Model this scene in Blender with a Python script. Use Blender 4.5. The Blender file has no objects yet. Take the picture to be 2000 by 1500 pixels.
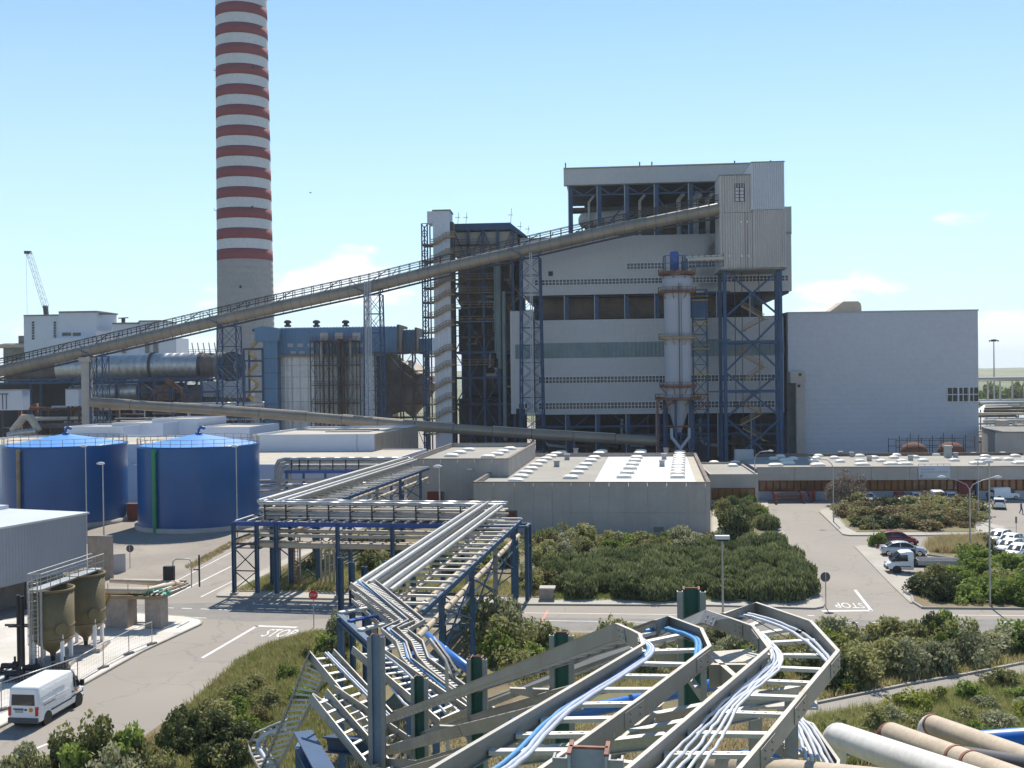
import bpy, bmesh, math, random
import numpy as np
from mathutils import Vector, Matrix
from mathutils.geometry import tessellate_polygon
random.seed(7); RNG = np.random.default_rng(7)
S = bpy.context.scene
# ------------------------------------------------------------------ camera
CAMH = 21.0; FPX = 2080.0                       # eye height in metres, focal length in photo pixels
PIT = math.atan(20 / FPX); ROL = 0.0125
_U0 = Vector((0, math.sin(PIT), math.cos(PIT))); _R0 = Vector((1, 0, 0))
CF = Vector((0, math.cos(PIT), -math.sin(PIT)))
CR = _R0 * math.cos(ROL) - _U0 * math.sin(ROL)
CU = _U0 * math.cos(ROL) + _R0 * math.sin(ROL)
CC = Vector((0, 0, CAMH))
cd = bpy.data.cameras.new('camera'); cam = bpy.data.objects.new('camera', cd); S.collection.objects.link(cam)
cd.sensor_width = 36; cd.lens = 36 * FPX / 2000; cd.clip_start = .1; cd.clip_end = 20000
mw = Matrix.Identity(4)
for i in range(3):
    mw[i][0] = CR[i]; mw[i][1] = CU[i]; mw[i][2] = -CF[i]; mw[i][3] = CC[i]
cam.matrix_world = mw; S.camera = cam
# ------------------------------------------------------------------ sky and sun
SUN_EL, SUN_AZ = 51.0, 9.0                      # azimuth to the right of the viewing direction
W = bpy.data.worlds.new('World'); S.world = W; W.use_nodes = True
wt = W.node_tree; wt.nodes.clear()
def wn(t, **k):
    n = wt.nodes.new(t)
    for a, b in k.items(): setattr(n, a, b)
    return n
wl = wt.links.new
sky = wn('ShaderNodeTexSky', sky_type='NISHITA', sun_disc=False)
sky.sun_elevation = math.radians(SUN_EL); sky.sun_rotation = math.radians(SUN_AZ)
sky.air_density = 1.0; sky.dust_density = 0.2; sky.ozone_density = 1.0; sky.altitude = 20
tc = wn('ShaderNodeTexCoord'); sx = wn('ShaderNodeSeparateXYZ'); wl(tc.outputs['Generated'], sx.inputs[0])
mp = wn('ShaderNodeMapping'); mp.inputs['Scale'].default_value = (3.2, 3.2, 9.0); mp.inputs['Location'].default_value = (0.37, .2, .1)
wl(tc.outputs['Generated'], mp.inputs[0])
nz = wn('ShaderNodeTexNoise'); nz.inputs['Scale'].default_value = 2.2; nz.inputs['Detail'].default_value = 9; nz.inputs['Roughness'].default_value = .52
wl(mp.outputs[0], nz.inputs['Vector'])
# cumulus banked low over the horizon: the threshold rises with elevation
el = wn('ShaderNodeMapRange'); el.inputs[1].default_value = 0.0; el.inputs[2].default_value = .2; el.inputs[3].default_value = .34; el.inputs[4].default_value = .80
wl(sx.outputs['Z'], el.inputs[0])
sb = wn('ShaderNodeMath', operation='SUBTRACT'); wl(nz.outputs['Fac'], sb.inputs[0]); wl(el.outputs[0], sb.inputs[1])
cm = wn('ShaderNodeMapRange'); cm.interpolation_type = 'SMOOTHSTEP'; cm.inputs[1].default_value = 0; cm.inputs[2].default_value = .10; cm.inputs[3].default_value = 0; cm.inputs[4].default_value = .7
wl(sb.outputs[0], cm.inputs[0])
hzf = wn('ShaderNodeMapRange'); hzf.inputs[1].default_value = 0.0; hzf.inputs[2].default_value = .42; hzf.inputs[3].default_value = .75; hzf.inputs[4].default_value = 0.0; wl(sx.outputs['Z'], hzf.inputs[0])
tn = wn('ShaderNodeMix', data_type='RGBA', blend_type='MULTIPLY'); tn.inputs['Factor'].default_value = 1; tn.inputs[7].default_value = (.72, 1.02, 1.18, 1); wl(sky.outputs[0], tn.inputs[6])
hm = wn('ShaderNodeMix', data_type='RGBA'); wl(hzf.outputs[0], hm.inputs['Factor']); wl(tn.outputs[2], hm.inputs[6]); hm.inputs[7].default_value = (7.2, 9.05, 10.3, 1)
mx = wn('ShaderNodeMix', data_type='RGBA'); wl(cm.outputs[0], mx.inputs['Factor']); wl(hm.outputs[2], mx.inputs[6])
mx.inputs[7].default_value = (10.4, 10.6, 10.8, 1)
bg = wn('ShaderNodeBackground'); bg.inputs[1].default_value = 0.095; wl(mx.outputs[2], bg.inputs[0])
wo = wn('ShaderNodeOutputWorld'); wl(bg.outputs[0], wo.inputs[0])
sd = bpy.data.lights.new('sun', 'SUN'); sun = bpy.data.objects.new('sun', sd); S.collection.objects.link(sun)
sd.energy = 5.0; sd.angle = math.radians(.5); sd.color = (1, .935, .83)
_e, _a = math.radians(SUN_EL), math.radians(SUN_AZ)
SUNV = Vector((math.sin(_a) * math.cos(_e), math.cos(_a) * math.cos(_e), math.sin(_e)))
sun.rotation_euler = SUNV.to_track_quat('Z', 'Y').to_euler(); sun.location = (0, 0, 300)
vs = S.view_settings; vs.view_transform = 'Standard'; vs.look = 'None'; vs.exposure = 0.4; vs.gamma = 1; vs.use_curve_mapping = False
# ------------------------------------------------------------------ pixel rays to places
def ray(px, py): return CF * FPX + CR * (px - 1000) + CU * (750 - py)
def D(px, py, Y):
    r = ray(px, py); return CC + r * (Y / r.y)
def G(px, py, z=0.0):
    r = ray(px, py); return CC + r * ((z - CAMH) / r.z)
SM = -0.152                                      # the site's cross axis drops 8.6 degrees towards the right
E1 = Vector((1, SM, 0)).normalized(); E2 = Vector((-SM, 1, 0)).normalized(); EZ = Vector((0, 0, 1))
class Fac:
    "a vertical plane; pixels on it become (s along it, z up); off>0 is towards the viewer"
    def __init__(f, p, m):
        f.p = Vector((p[0], p[1], 0)); f.d = Vector((1, m, 0)).normalized(); f.n = Vector((f.d.y, -f.d.x, 0))
    def sz(f, px, py):
        r = ray(px, py); t = (f.p - CC).dot(f.n) / r.dot(f.n); q = CC + r * t
        return (q - f.p).dot(f.d), q.z
    def pt(f, s, z, off=0): return f.p + f.d * s + f.n * off + Vector((0, 0, z))
    def at(f, px, py, off=0): return f.pt(*f.sz(px, py), off)
    def rect(f, x0, y0, x1, y1):
        xm, ym = (x0 + x1) / 2, (y0 + y1) / 2
        return f.sz(x0, ym)[0], f.sz(x1, ym)[0], f.sz(xm, y1)[1], f.sz(xm, y0)[1]
    def box(f, mb, s0, s1, z0, z1, o0, o1):
        mb.obox(f.pt(s0, z0, o0), f.d * (s1 - s0), f.n * (o1 - o0), EZ * (z1 - z0))
    def pbox(f, mb, x0, y0, x1, y1, o0, o1):
        s0, s1, z0, z1 = f.rect(x0, y0, x1, y1); f.box(mb, s0, s1, z0, z1, o0, o1)
# ------------------------------------------------------------------ mesh builder
def V(*a): return Vector(a)
class MB:
    def __init__(s): s.v = []; s.f = []; s.sm = []
    def add(s, vs, fs, smooth=False):
        b = len(s.v); s.v += [tuple(x) for x in vs]; s.f += [tuple(i + b for i in f) for f in fs]; s.sm += [smooth] * len(fs); return s
    def obox(s, o, a, b, c):
        o, a, b, c = Vector(o), Vector(a), Vector(b), Vector(c)
        p = [o, o + a, o + a + b, o + b]; p += [q + c for q in p]
        fs = [(3, 2, 1, 0), (4, 5, 6, 7), (0, 1, 5, 4), (1, 2, 6, 5), (2, 3, 7, 6), (3, 0, 4, 7)]
        if a.cross(b).dot(c) < 0: fs = [f[::-1] for f in fs]
        return s.add(p, fs)
    def box(s, c, x, y, z, rz=0):
        "box standing on c"
        ca, sa = math.cos(rz), math.sin(rz); a = V(ca, sa, 0) * x; b = V(-sa, ca, 0) * y
        return s.obox(Vector(c) - a / 2 - b / 2, a, b, V(0, 0, z))
    def beam(s, a, b, w, h=None, up=EZ):
        a, b = Vector(a), Vector(b); h = h or w; d = b - a
        if d.length < 1e-6: return s
        d.normalize(); x = d.cross(up)
        if x.length < 1e-4: x = d.cross(V(1, 0, 0))
        x.normalize(); y = x.cross(d)
        return s.obox(a - x * w / 2 - y * h / 2, x * w, y * h, b - a)
    def ibeam(s, a, b, w, h, t, up=EZ):
        a, b = Vector(a), Vector(b); d = (b - a).normalized(); x = d.cross(up)
        if x.length < 1e-4: x = d.cross(V(1, 0, 0))
        x.normalize(); y = x.cross(d)
        for k in (-1, 1): s.obox(a - x * w / 2 + y * (k * (h - t) / 2 - t / 2), x * w, y * t, b - a)
        return s.obox(a - x * t / 2 - y * (h / 2 - t), x * t, y * (h - 2 * t), b - a)
    def tube(s, pts, r, n=8, caps=True, smooth=True):
        pts = [Vector(p) for p in pts]; m = len(pts); rs = r if isinstance(r, (list, tuple)) else [r] * m
        up = None; vs = []
        for i, p in enumerate(pts):
            d = (pts[min(i + 1, m - 1)] - pts[max(i - 1, 0)])
            if d.length < 1e-9: d = V(0, 0, 1)
            d.normalize()
            if up is None:
                up = EZ if abs(d.z) < .9 else V(1, 0, 0)
            x = d.cross(up)
            if x.length < 1e-3: x = d.cross(V(1, .3, .2))
            x.normalize(); y = x.cross(d); up = y
            k = 1.0
            if 0 < i < m - 1:
                c = (pts[i] - pts[i - 1]).normalized().dot((pts[i + 1] - pts[i]).normalized()); k = 1 / max(.6, math.sqrt((1 + c) / 2))
            for j in range(n):
                t = 2 * math.pi * j / n; vs.append(p + (x * math.cos(t) + y * math.sin(t)) * rs[i] * (k if j % 1 == 0 else 1))
        fs = [(i * n + j, i * n + (j + 1) % n, (i + 1) * n + (j + 1) % n, (i + 1) * n + j) for i in range(m - 1) for j in range(n)]
        s.add(vs, fs, smooth)
        if caps:
            s.add(vs[:n], [tuple(range(n))[::-1]]); s.add(vs[-n:], [tuple(range(n))])
        return s
    def lathe(s, c, prof, n=24, smooth=True, a0=0, a1=2 * math.pi):
        c = Vector(c); full = abs(a1 - a0 - 2 * math.pi) < 1e-6; k = n if full else n + 1; vs = []
        for r, z in prof:
            for j in range(k):
                t = a0 + (a1 - a0) * j / n; vs.append(c + V(r * math.cos(t), r * math.sin(t), z))
        fs = []
        for i in range(len(prof) - 1):
            for j in range(n):
                q = (j + 1) % k; fs.append((i * k + j, i * k + q, (i + 1) * k + q, (i + 1) * k + j))
        return s.add(vs, fs, smooth)
    def prism(s, poly, vec):
        "planar polygon (3D points) pushed along vec"
        poly = [Vector(p) for p in poly]; vec = Vector(vec); n = len(poly)
        tri = tessellate_polygon([poly]); vs = poly + [p + vec for p in poly]
        nn = V(0, 0, 0)
        for i in range(n): nn += poly[i].cross(poly[(i + 1) % n])
        flip = nn.dot(vec) > 0
        a = [t if (poly[t[1]] - poly[t[0]]).cross(poly[t[2]] - poly[t[0]]).dot(vec) < 0 else t[::-1] for t in tri]
        fs = [tuple(t) for t in a] + [tuple(i + n for i in t[::-1]) for t in a]
        for i in range(n):
            j = (i + 1) % n; q = (i, j, j + n, i + n); fs.append(q if flip else q[::-1])
        return s.add(vs, fs)
    def sheet(s, poly):
        poly = [Vector(p) for p in poly]; tri = tessellate_polygon([poly]); fs = []
        for t in tri:
            n = (poly[t[1]] - poly[t[0]]).cross(poly[t[2]] - poly[t[0]]); fs.append(tuple(t) if n.z > 0 else tuple(t[::-1]))
        return s.add(poly, fs)
    def build(s, name, m, parent=None):
        me = bpy.data.meshes.new(name); b = ROOT(parent) if parent else V(0, 0, 0)
        me.from_pydata([(x - b.x, y - b.y, z - b.z) for x, y, z in s.v], [], s.f)
        me.polygons.foreach_set('use_smooth', s.sm); me.materials.append(MT[m] if isinstance(m, str) else m); me.update()
        o = bpy.data.objects.new(name, me); S.collection.objects.link(o)
        if parent: o.parent = parent
        return o
def ROOT(o):
    while o.parent: o = o.parent
    return Vector(o.get('_b', (0, 0, 0))) if '_b' in o.keys() else Vector(o.location)
def tag(o, label=None, cat=None, group=None, kind=None):
    if label: o['label'] = label
    if cat: o['category'] = cat
    if group: o['group'] = group
    if kind: o['kind'] = kind
    return o
def thing(name, label, cat, loc, group=None):
    o = bpy.data.objects.new(name, None); S.collection.objects.link(o); o.location = Vector(loc); o.empty_display_size = .3
    return tag(o, label, cat, group)
def copy_tree(o, parent=None):
    c = o.copy(); S.collection.objects.link(c)
    if parent: c.parent = parent
    for ch in KIDS.get(o.name) or list(o.children): copy_tree(ch, c)
    return c
KIDS = {}
def place(o, loc, rz=0, sc=1, label=None, group=None):
    o.location = Vector(loc); o.rotation_euler = (0, 0, rz); o.scale = (sc, sc, sc) if not isinstance(sc, (tuple, list)) else sc
    if label: o['label'] = label
    if group: o['group'] = group
    return o
def share(mesh_obj, name, parent, loc, rz=0, sc=(1, 1, 1)):
    "a part that shares mesh data with another"
    o = bpy.data.objects.new(name, mesh_obj.data if hasattr(mesh_obj, 'data') else mesh_obj); S.collection.objects.link(o)
    o.parent = parent; o.location = Vector(loc) - ROOT(parent); o.rotation_euler = (0, 0, rz); o.scale = sc
    return o
def unit(name, m, fn):
    mb = MB(); fn(mb); me = bpy.data.meshes.new(name); me.from_pydata(mb.v, [], mb.f); me.polygons.foreach_set('use_smooth', mb.sm); me.materials.append(MT[m]); me.update(); return me
# ------------------------------------------------------------------ materials
MT = {}
CRACK = {'asphalt', 'yard', 'patch'}
def mat(name, col, rough=.75, metal=0, var=.14, scale=.6, bump=0, bscale=30, spec=.3, streak=0, scol=(.25, .12, .06), dirt=0, col2=None, wave=None, fine=.07, wst=.35):
    m = bpy.data.materials.new(name); m.use_nodes = True; nt = m.node_tree; N = nt.nodes; L = nt.links.new
    b = N['Principled BSDF']; b.inputs['Roughness'].default_value = rough; b.inputs['Metallic'].default_value = metal; b.inputs['Specular IOR Level'].default_value = spec
    g = N.new('ShaderNodeNewGeometry')
    n1 = N.new('ShaderNodeTexNoise'); n1.inputs['Scale'].default_value = scale; n1.inputs['Detail'].default_value = 6; n1.inputs['Roughness'].default_value = .62; L(g.outputs['Position'], n1.inputs['Vector'])
    n2 = N.new('ShaderNodeTexNoise'); n2.inputs['Scale'].default_value = bscale; n2.inputs['Detail'].default_value = 3; L(g.outputs['Position'], n2.inputs['Vector'])
    r1 = N.new('ShaderNodeMapRange'); r1.inputs[1].default_value = .3; r1.inputs[2].default_value = .7; r1.inputs[3].default_value = 1 - var; r1.inputs[4].default_value = 1 + var; L(n1.outputs['Fac'], r1.inputs[0])
    r2 = N.new('ShaderNodeMapRange'); r2.inputs[1].default_value = .3; r2.inputs[2].default_value = .7; r2.inputs[3].default_value = 1 - fine; r2.inputs[4].default_value = 1 + fine; L(n2.outputs['Fac'], r2.inputs[0])
    mu = N.new('ShaderNodeMath'); mu.operation = 'MULTIPLY'; L(r1.outputs[0], mu.inputs[0]); L(r2.outputs[0], mu.inputs[1])
    base = None
    if col2:
        n3 = N.new('ShaderNodeTexNoise'); n3.inputs['Scale'].default_value = scale * .5; n3.inputs['Detail'].default_value = 5; n3.inputs['Roughness'].default_value = .65; L(g.outputs['Position'], n3.inputs['Vector'])
        r3 = N.new('ShaderNodeMapRange'); r3.interpolation_type = 'SMOOTHSTEP'; r3.inputs[1].default_value = .42; r3.inputs[2].default_value = .6; L(n3.outputs['Fac'], r3.inputs[0])
        mc = N.new('ShaderNodeMix'); mc.data_type = 'RGBA'; mc.inputs[6].default_value = (*col, 1); mc.inputs[7].default_value = (*col2, 1); L(r3.outputs[0], mc.inputs['Factor']); base = mc.outputs[2]
    if streak:
        mp_ = N.new('ShaderNodeMapping'); mp_.inputs['Scale'].default_value = (1.3, 1.3, .035) if streak > 0 else (.9, .9, .05); L(g.outputs['Position'], mp_.inputs[0])
        n4 = N.new('ShaderNodeTexNoise'); n4.inputs['Scale'].default_value = 1.6; n4.inputs['Detail'].default_value = 6; n4.inputs['Roughness'].default_value = .7; L(mp_.outputs[0], n4.inputs['Vector'])
        r4 = N.new('ShaderNodeMapRange'); r4.inputs[1].default_value = .52; r4.inputs[2].default_value = .78; r4.inputs[3].default_value = 0; r4.inputs[4].default_value = abs(streak); L(n4.outputs['Fac'], r4.inputs[0])
        ms = N.new('ShaderNodeMix'); ms.data_type = 'RGBA'; ms.inputs[7].default_value = (*scol, 1); L(r4.outputs[0], ms.inputs['Factor'])
        if base: L(base, ms.inputs[6])
        else: ms.inputs[6].default_value = (*col, 1)
        base = ms.outputs[2]
    if name in CRACK:                            # hairline cracks and tar seams
        nd = N.new('ShaderNodeTexNoise'); nd.inputs['Scale'].default_value = .5; nd.inputs['Detail'].default_value = 4; L(g.outputs['Position'], nd.inputs['Vector'])
        av = N.new('ShaderNodeVectorMath'); av.operation = 'MULTIPLY_ADD'; av.inputs[1].default_value = (3, 3, 0); L(nd.outputs['Color'], av.inputs[0]); L(g.outputs['Position'], av.inputs[2])
        vo = N.new('ShaderNodeTexVoronoi'); vo.feature = 'DISTANCE_TO_EDGE'; vo.inputs['Scale'].default_value = .13; L(av.outputs[0], vo.inputs['Vector'])
        rc = N.new('ShaderNodeMapRange'); rc.inputs[1].default_value = 0; rc.inputs[2].default_value = .012; rc.inputs[3].default_value = .35; rc.inputs[4].default_value = 0; L(vo.outputs['Distance'], rc.inputs[0])
        mk_ = N.new('ShaderNodeMix'); mk_.data_type = 'RGBA'; mk_.inputs[7].default_value = (.12, .11, .10, 1); L(rc.outputs[0], mk_.inputs['Factor'])
        if base: L(base, mk_.inputs[6])
        else: mk_.inputs[6].default_value = (*col, 1)
        base = mk_.outputs[2]
    vm = N.new('ShaderNodeVectorMath'); vm.operation = 'SCALE'
    if base: L(base, vm.inputs[0])
    else: vm.inputs[0].default_value = col
    L(mu.outputs[0], vm.inputs['Scale']); L(vm.outputs[0], b.inputs['Base Color'])
    hs = None
    if wave:                                     # fine ribs of profiled sheet: (axis vector, period)
        ax, per = wave; dt = N.new('ShaderNodeVectorMath'); dt.operation = 'DOT_PRODUCT'; dt.inputs[1].default_value = ax; L(g.outputs['Position'], dt.inputs[0])
        k = N.new('ShaderNodeMath'); k.operation = 'MULTIPLY'; k.inputs[1].default_value = 2 * math.pi / per; L(dt.outputs['Value'], k.inputs[0])
        si = N.new('ShaderNodeMath'); si.operation = 'SINE'; L(k.outputs[0], si.inputs[0])
        bw = N.new('ShaderNodeBump'); bw.inputs['Strength'].default_value = wst; bw.inputs['Distance'].default_value = per * .12; L(si.outputs[0], bw.inputs['Height']); hs = bw
    if bump:
        bm_ = N.new('ShaderNodeBump'); bm_.inputs['Strength'].default_value = bump; bm_.inputs['Distance'].default_value = .6 / bscale; L(n2.outputs['Fac'], bm_.inputs['Height'])
        if hs: L(hs.outputs[0], bm_.inputs['Normal'])
        hs = bm_
    if hs: L(hs.outputs[0], b.inputs['Normal'])
    MT[name] = m; return m
X1 = tuple(E1); X2 = tuple(E2); ZZ = (0, 0, 1)
# ground
mat('earth', (.20, .155, .095), .95, var=.3, scale=.25, bump=.6, bscale=6, col2=(.16, .15, .06))
mat('plain', (.20, .19, .11), .95, var=.3, scale=.01, col2=(.12, .14, .06), bscale=.3)
mat('asphalt', (.305, .272, .235), .9, var=.10, scale=.22, bump=.3, bscale=25, col2=(.275, .248, .216), streak=0)
mat('patch', (.225, .212, .196), .9, var=.12, scale=.5, bump=.3, bscale=25)
mat('yard', (.31, .275, .23), .9, var=.18, scale=.2, bump=.3, bscale=12, col2=(.24, .21, .18))
mat('paving', (.43, .40, .345), .9, var=.12, scale=.5, bump=.3, bscale=12, col2=(.37, .34, .29))
mat('whitepad', (.62, .59, .55), .9, var=.12, scale=.4, bump=.2, bscale=8, col2=(.5, .47, .42))
mat('kerb', (.36, .34, .30), .9, var=.15, scale=1.5, bump=.3, bscale=15)
mat('marking', (.74, .73, .70), .8, var=.12, scale=1.2, bump=.1, bscale=20, col2=(.6, .59, .56))
mat('redmark', (.55, .25, .2), .85, var=.2)
mat('roofbeige', (.46, .42, .35), .9, var=.12, scale=.25, bump=.2, bscale=5, col2=(.41, .37, .31))
mat('roofwhite', (.62, .61, .58), .85, var=.07, scale=.25, bump=.15, bscale=5)
mat('roofgrey', (.34, .32, .285), .9, var=.12, scale=.25, bump=.2, bscale=5, col2=(.30, .285, .25))
mat('concrete', (.43, .39, .355), .9, var=.1, scale=.35, bump=.2, bscale=10, streak=.45, scol=(.28, .25, .225))
mat('concrete_dark', (.22, .21, .19), .9, var=.2, scale=.5, bump=.2, bscale=10, streak=.5, scol=(.1, .09, .08))
mat('chimney_concrete', (.33, .32, .31), .9, var=.07, scale=.07, streak=.35, scol=(.26, .25, .24), wave=(ZZ, 2.4), bscale=1)
mat('chimney_white', (.56, .56, .575), .8, var=.05, scale=.08, streak=.2, scol=(.45, .44, .43), bscale=1)
mat('chimney_red', (.215, .052, .06), .8, var=.08, scale=.08, streak=.25, scol=(.2, .05, .05), bscale=1)
mat('cladding', (.455, .455, .465), .55, var=.05, scale=.06, wave=(X1, 1.0), wst=.1, bscale=1.2, streak=.2, scol=(.38, .375, .375), fine=.04)
mat('cladding_blue', (.475, .49, .54), .5, var=.045, scale=.05, wave=(ZZ, 1.1), wst=.1, bscale=1.2, streak=.15, scol=(.41, .42, .465), fine=.04)
mat('cladding_white', (.52, .55, .61), .5, var=.04, scale=.08, wave=(X1, .8), bscale=1.2, streak=.3, scol=(.4, .41, .44))
mat('cladding_tan', (.33, .30, .26), .6, var=.08, scale=.1, wave=(tuple(E2), .6), bscale=2)
mat('band_green', (.155, .21, .225), .4, var=.2, scale=.2, wave=(X1, .9), bscale=1.5, streak=.5, scol=(.2, .26, .26))
mat('corrugated', (.52, .485, .465), .6, var=.08, scale=.12, bscale=3, streak=.6, scol=(.33, .27, .23))
mat('corrugated_pale', (.58, .60, .65), .55, var=.05, scale=.12, bscale=3, streak=.25, scol=(.5, .5, .5))
mat('rust', (.20, .085, .045), .9, var=.4, scale=1.2, bump=.3, bscale=8, col2=(.13, .07, .05))
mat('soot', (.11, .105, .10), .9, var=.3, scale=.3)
mat('bluesteel', (.026, .070, .15), .5, var=.2, scale=.5, streak=.35, scol=(.09, .10, .14))
mat('bluerack', (.034, .092, .175), .5, var=.25, scale=.8, streak=.6, scol=(.12, .15, .2), spec=.5)
mat('bluebright', (.014, .08, .33), .35, var=.1, scale=.6, spec=.5)
mat('blueclad', (.12, .23, .36), .5, var=.07, scale=.1, wave=(X1, .9), streak=.25, scol=(.09, .16, .25))
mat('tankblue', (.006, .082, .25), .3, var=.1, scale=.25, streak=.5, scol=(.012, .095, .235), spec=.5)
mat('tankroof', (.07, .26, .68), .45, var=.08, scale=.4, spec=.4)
mat('darksteel', (.055, .055, .062), .7, var=.3, scale=.4)
mat('machinery', (.12, .112, .105), .8, var=.45, scale=.35, col2=(.12, .085, .06), bscale=2)
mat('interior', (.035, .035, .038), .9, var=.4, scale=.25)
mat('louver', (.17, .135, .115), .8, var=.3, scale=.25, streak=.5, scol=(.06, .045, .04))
mat('tanpaint', (.30, .22, .13), .7, var=.25, scale=.5)
mat('yellowpaint', (.38, .25, .06), .6, var=.2, scale=.5)
mat('galv', (.44, .44, .43), .42, .55, var=.2, scale=2.5, bump=.08, bscale=40, streak=0, col2=(.37, .365, .355))
mat('galvtray', (.355, .335, .305), .5, .3, var=.16, scale=3, bump=.06, bscale=60, streak=.55, scol=(.21, .16, .115), col2=(.29, .275, .25))
mat('galv_lit', (.60, .58, .545), .55, .15, var=.12, scale=4, bump=.05, bscale=60)  # paler than galvtray: sunlit rung and beam tops put into the colour
mat('alu', (.44, .425, .40), .36, .7, var=.12, scale=1.2, bump=.1, bscale=15)
mat('aluduct', (.44, .435, .425), .38, .6, var=.2, scale=.25, streak=.5, scol=(.2, .18, .16), wave=(X1, 2.2), bscale=2)
mat('silverclad', (.60, .61, .62), .42, .35, var=.12, scale=.3, streak=.35, scol=(.4, .4, .4), wave=(X1, 1.4), wst=.2, bscale=2)
mat('alutan', (.50, .43, .35), .55, .15, var=.15, scale=.8)
mat('conveyor', (.26, .222, .175), .27, .2, var=.16, scale=.22, streak=.6, scol=(.22, .19, .16))
mat('beltred', (.22, .045, .035), .7, var=.3, scale=.6)
mat('white', (.80, .80, .79), .6, var=.04, scale=.5)
mat('wallwhite', (.60, .63, .70), .7, var=.05, scale=.15, streak=.15, scol=(.55, .55, .56))
mat('paintgrey', (.38, .40, .44), .5, var=.06, scale=.5, streak=.2, scol=(.34, .34, .35))
mat('silograt', (.36, .385, .44), .55, var=.05, scale=.2, streak=.3, scol=(.3, .3, .32))
mat('shedclad', (.27, .295, .34), .5, .1, var=.05, scale=.3, wave=(tuple(E2), .35))
mat('shedroof', (.55, .57, .60), .45, .2, var=.06, scale=.3)
mat('grpolive', (.17, .135, .07), .55, var=.18, scale=.6, streak=.6, scol=(.13, .10, .055), wave=(ZZ, .12), bscale=10)
mat('blackrubber', (.02, .02, .02), .85, var=.2)
mat('blackplastic', (.03, .03, .032), .55, var=.15)
mat('glassdark', (.02, .025, .03), .08, spec=.7, var=.1, scale=.3)
mat('winpane', (.03, .036, .045), .2, spec=.5, var=.4, scale=.4)
mat('winframe', (.64, .65, .67), .6, var=.08)
mat('orangeglass', (.24, .12, .05), .12, spec=.6, var=.55, scale=.12, bscale=.5)
mat('orangeframe', (.19, .055, .03), .55, var=.15)
mat('doorred', (.20, .035, .03), .6, var=.15)
mat('hull_red', (.22, .01, .018), .22, spec=.6, var=.03)
mat('car_silver', (.46, .48, .52), .28, .45, var=.03)
mat('car_white', (.80, .81, .82), .28, spec=.5, var=.02)
mat('car_dark', (.03, .05, .09), .25, spec=.6, var=.03)
mat('chrome', (.6, .6, .62), .22, 1, var=.05)
mat('lamp_red', (.45, .012, .012), .25, spec=.5, var=.05)
mat('lamp_clear', (.75, .75, .74), .12, spec=.6, var=.03)
mat('lamp_amber', (.7, .22, .02), .25, var=.03)
mat('greenpaint', (.03, .26, .10), .5, var=.1)
mat('greensteel', (.04, .125, .10), .5, var=.2, scale=2, streak=.4, scol=(.05, .09, .05))
mat('postgrey', (.28, .285, .285), .55, .15, var=.14, scale=2, streak=.4, scol=(.24, .16, .1))
mat('postblue', (.20, .26, .36), .5, .2, var=.14, scale=1.5)
mat('cable_blue', (.10, .30, .56), .45, var=.08, scale=3)
mat('cable_pale', (.46, .50, .58), .45, var=.08, scale=3)
mat('cable_white', (.64, .66, .71), .4, var=.05, scale=3)
mat('pipeblue', (.012, .13, .45), .35, var=.1, scale=2, spec=.5)
mat('pipebeige', (.47, .385, .285), .6, var=.12, scale=2.5, bump=.06, bscale=20, streak=.3, scol=(.4, .3, .2))
mat('pipewhite', (.74, .71, .66), .4, .1, var=.08, scale=3, bump=.05, bscale=15)
mat('oxide', (.20, .07, .05), .7, var=.25, scale=5, col2=(.28, .13, .09))
mat('cabletie', (.012, .012, .014), .5, var=.1)
mat('netgreen', (.05, .36, .27), .7, var=.3, scale=4)
mat('signred', (.55, .02, .025), .5, var=.06)
mat('signback', (.10, .10, .105), .6, var=.1)
mat('skylight', (.78, .74, .66), .35, var=.08, scale=.8, spec=.4)
mat('skylight_grey', (.36, .37, .38), .5, var=.1)
mat('skin', (.45, .27, .19), .6, var=.05)
mat('cloth_dark', (.03, .035, .05), .85, var=.1)
mat('cloth_blue', (.04, .06, .14), .85, var=.1)
mat('hair', (.02, .015, .012), .7)
mat('inkgrey', (.35, .36, .40), .7); mat('inkblack', (.02, .02, .025), .6)
mat('bark', (.14, .105, .075), .9, var=.3, scale=3, bump=.5, bscale=12)
mat('cratered', (.24, .06, .045), .7, var=.2)
mat('hillgreen', (.16, .185, .075), .95, var=.3, scale=.006, col2=(.22, .20, .10), bscale=.05)
mat('brickblock', (.34, .29, .25), .9, var=.15, scale=2, bump=.3, bscale=10)
mat('banner', (.52, .54, .58), .7, var=.04)
mat('drum', (.46, .45, .42), .5, var=.15, scale=.3, streak=.5, scol=(.28, .24, .2))
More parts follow.
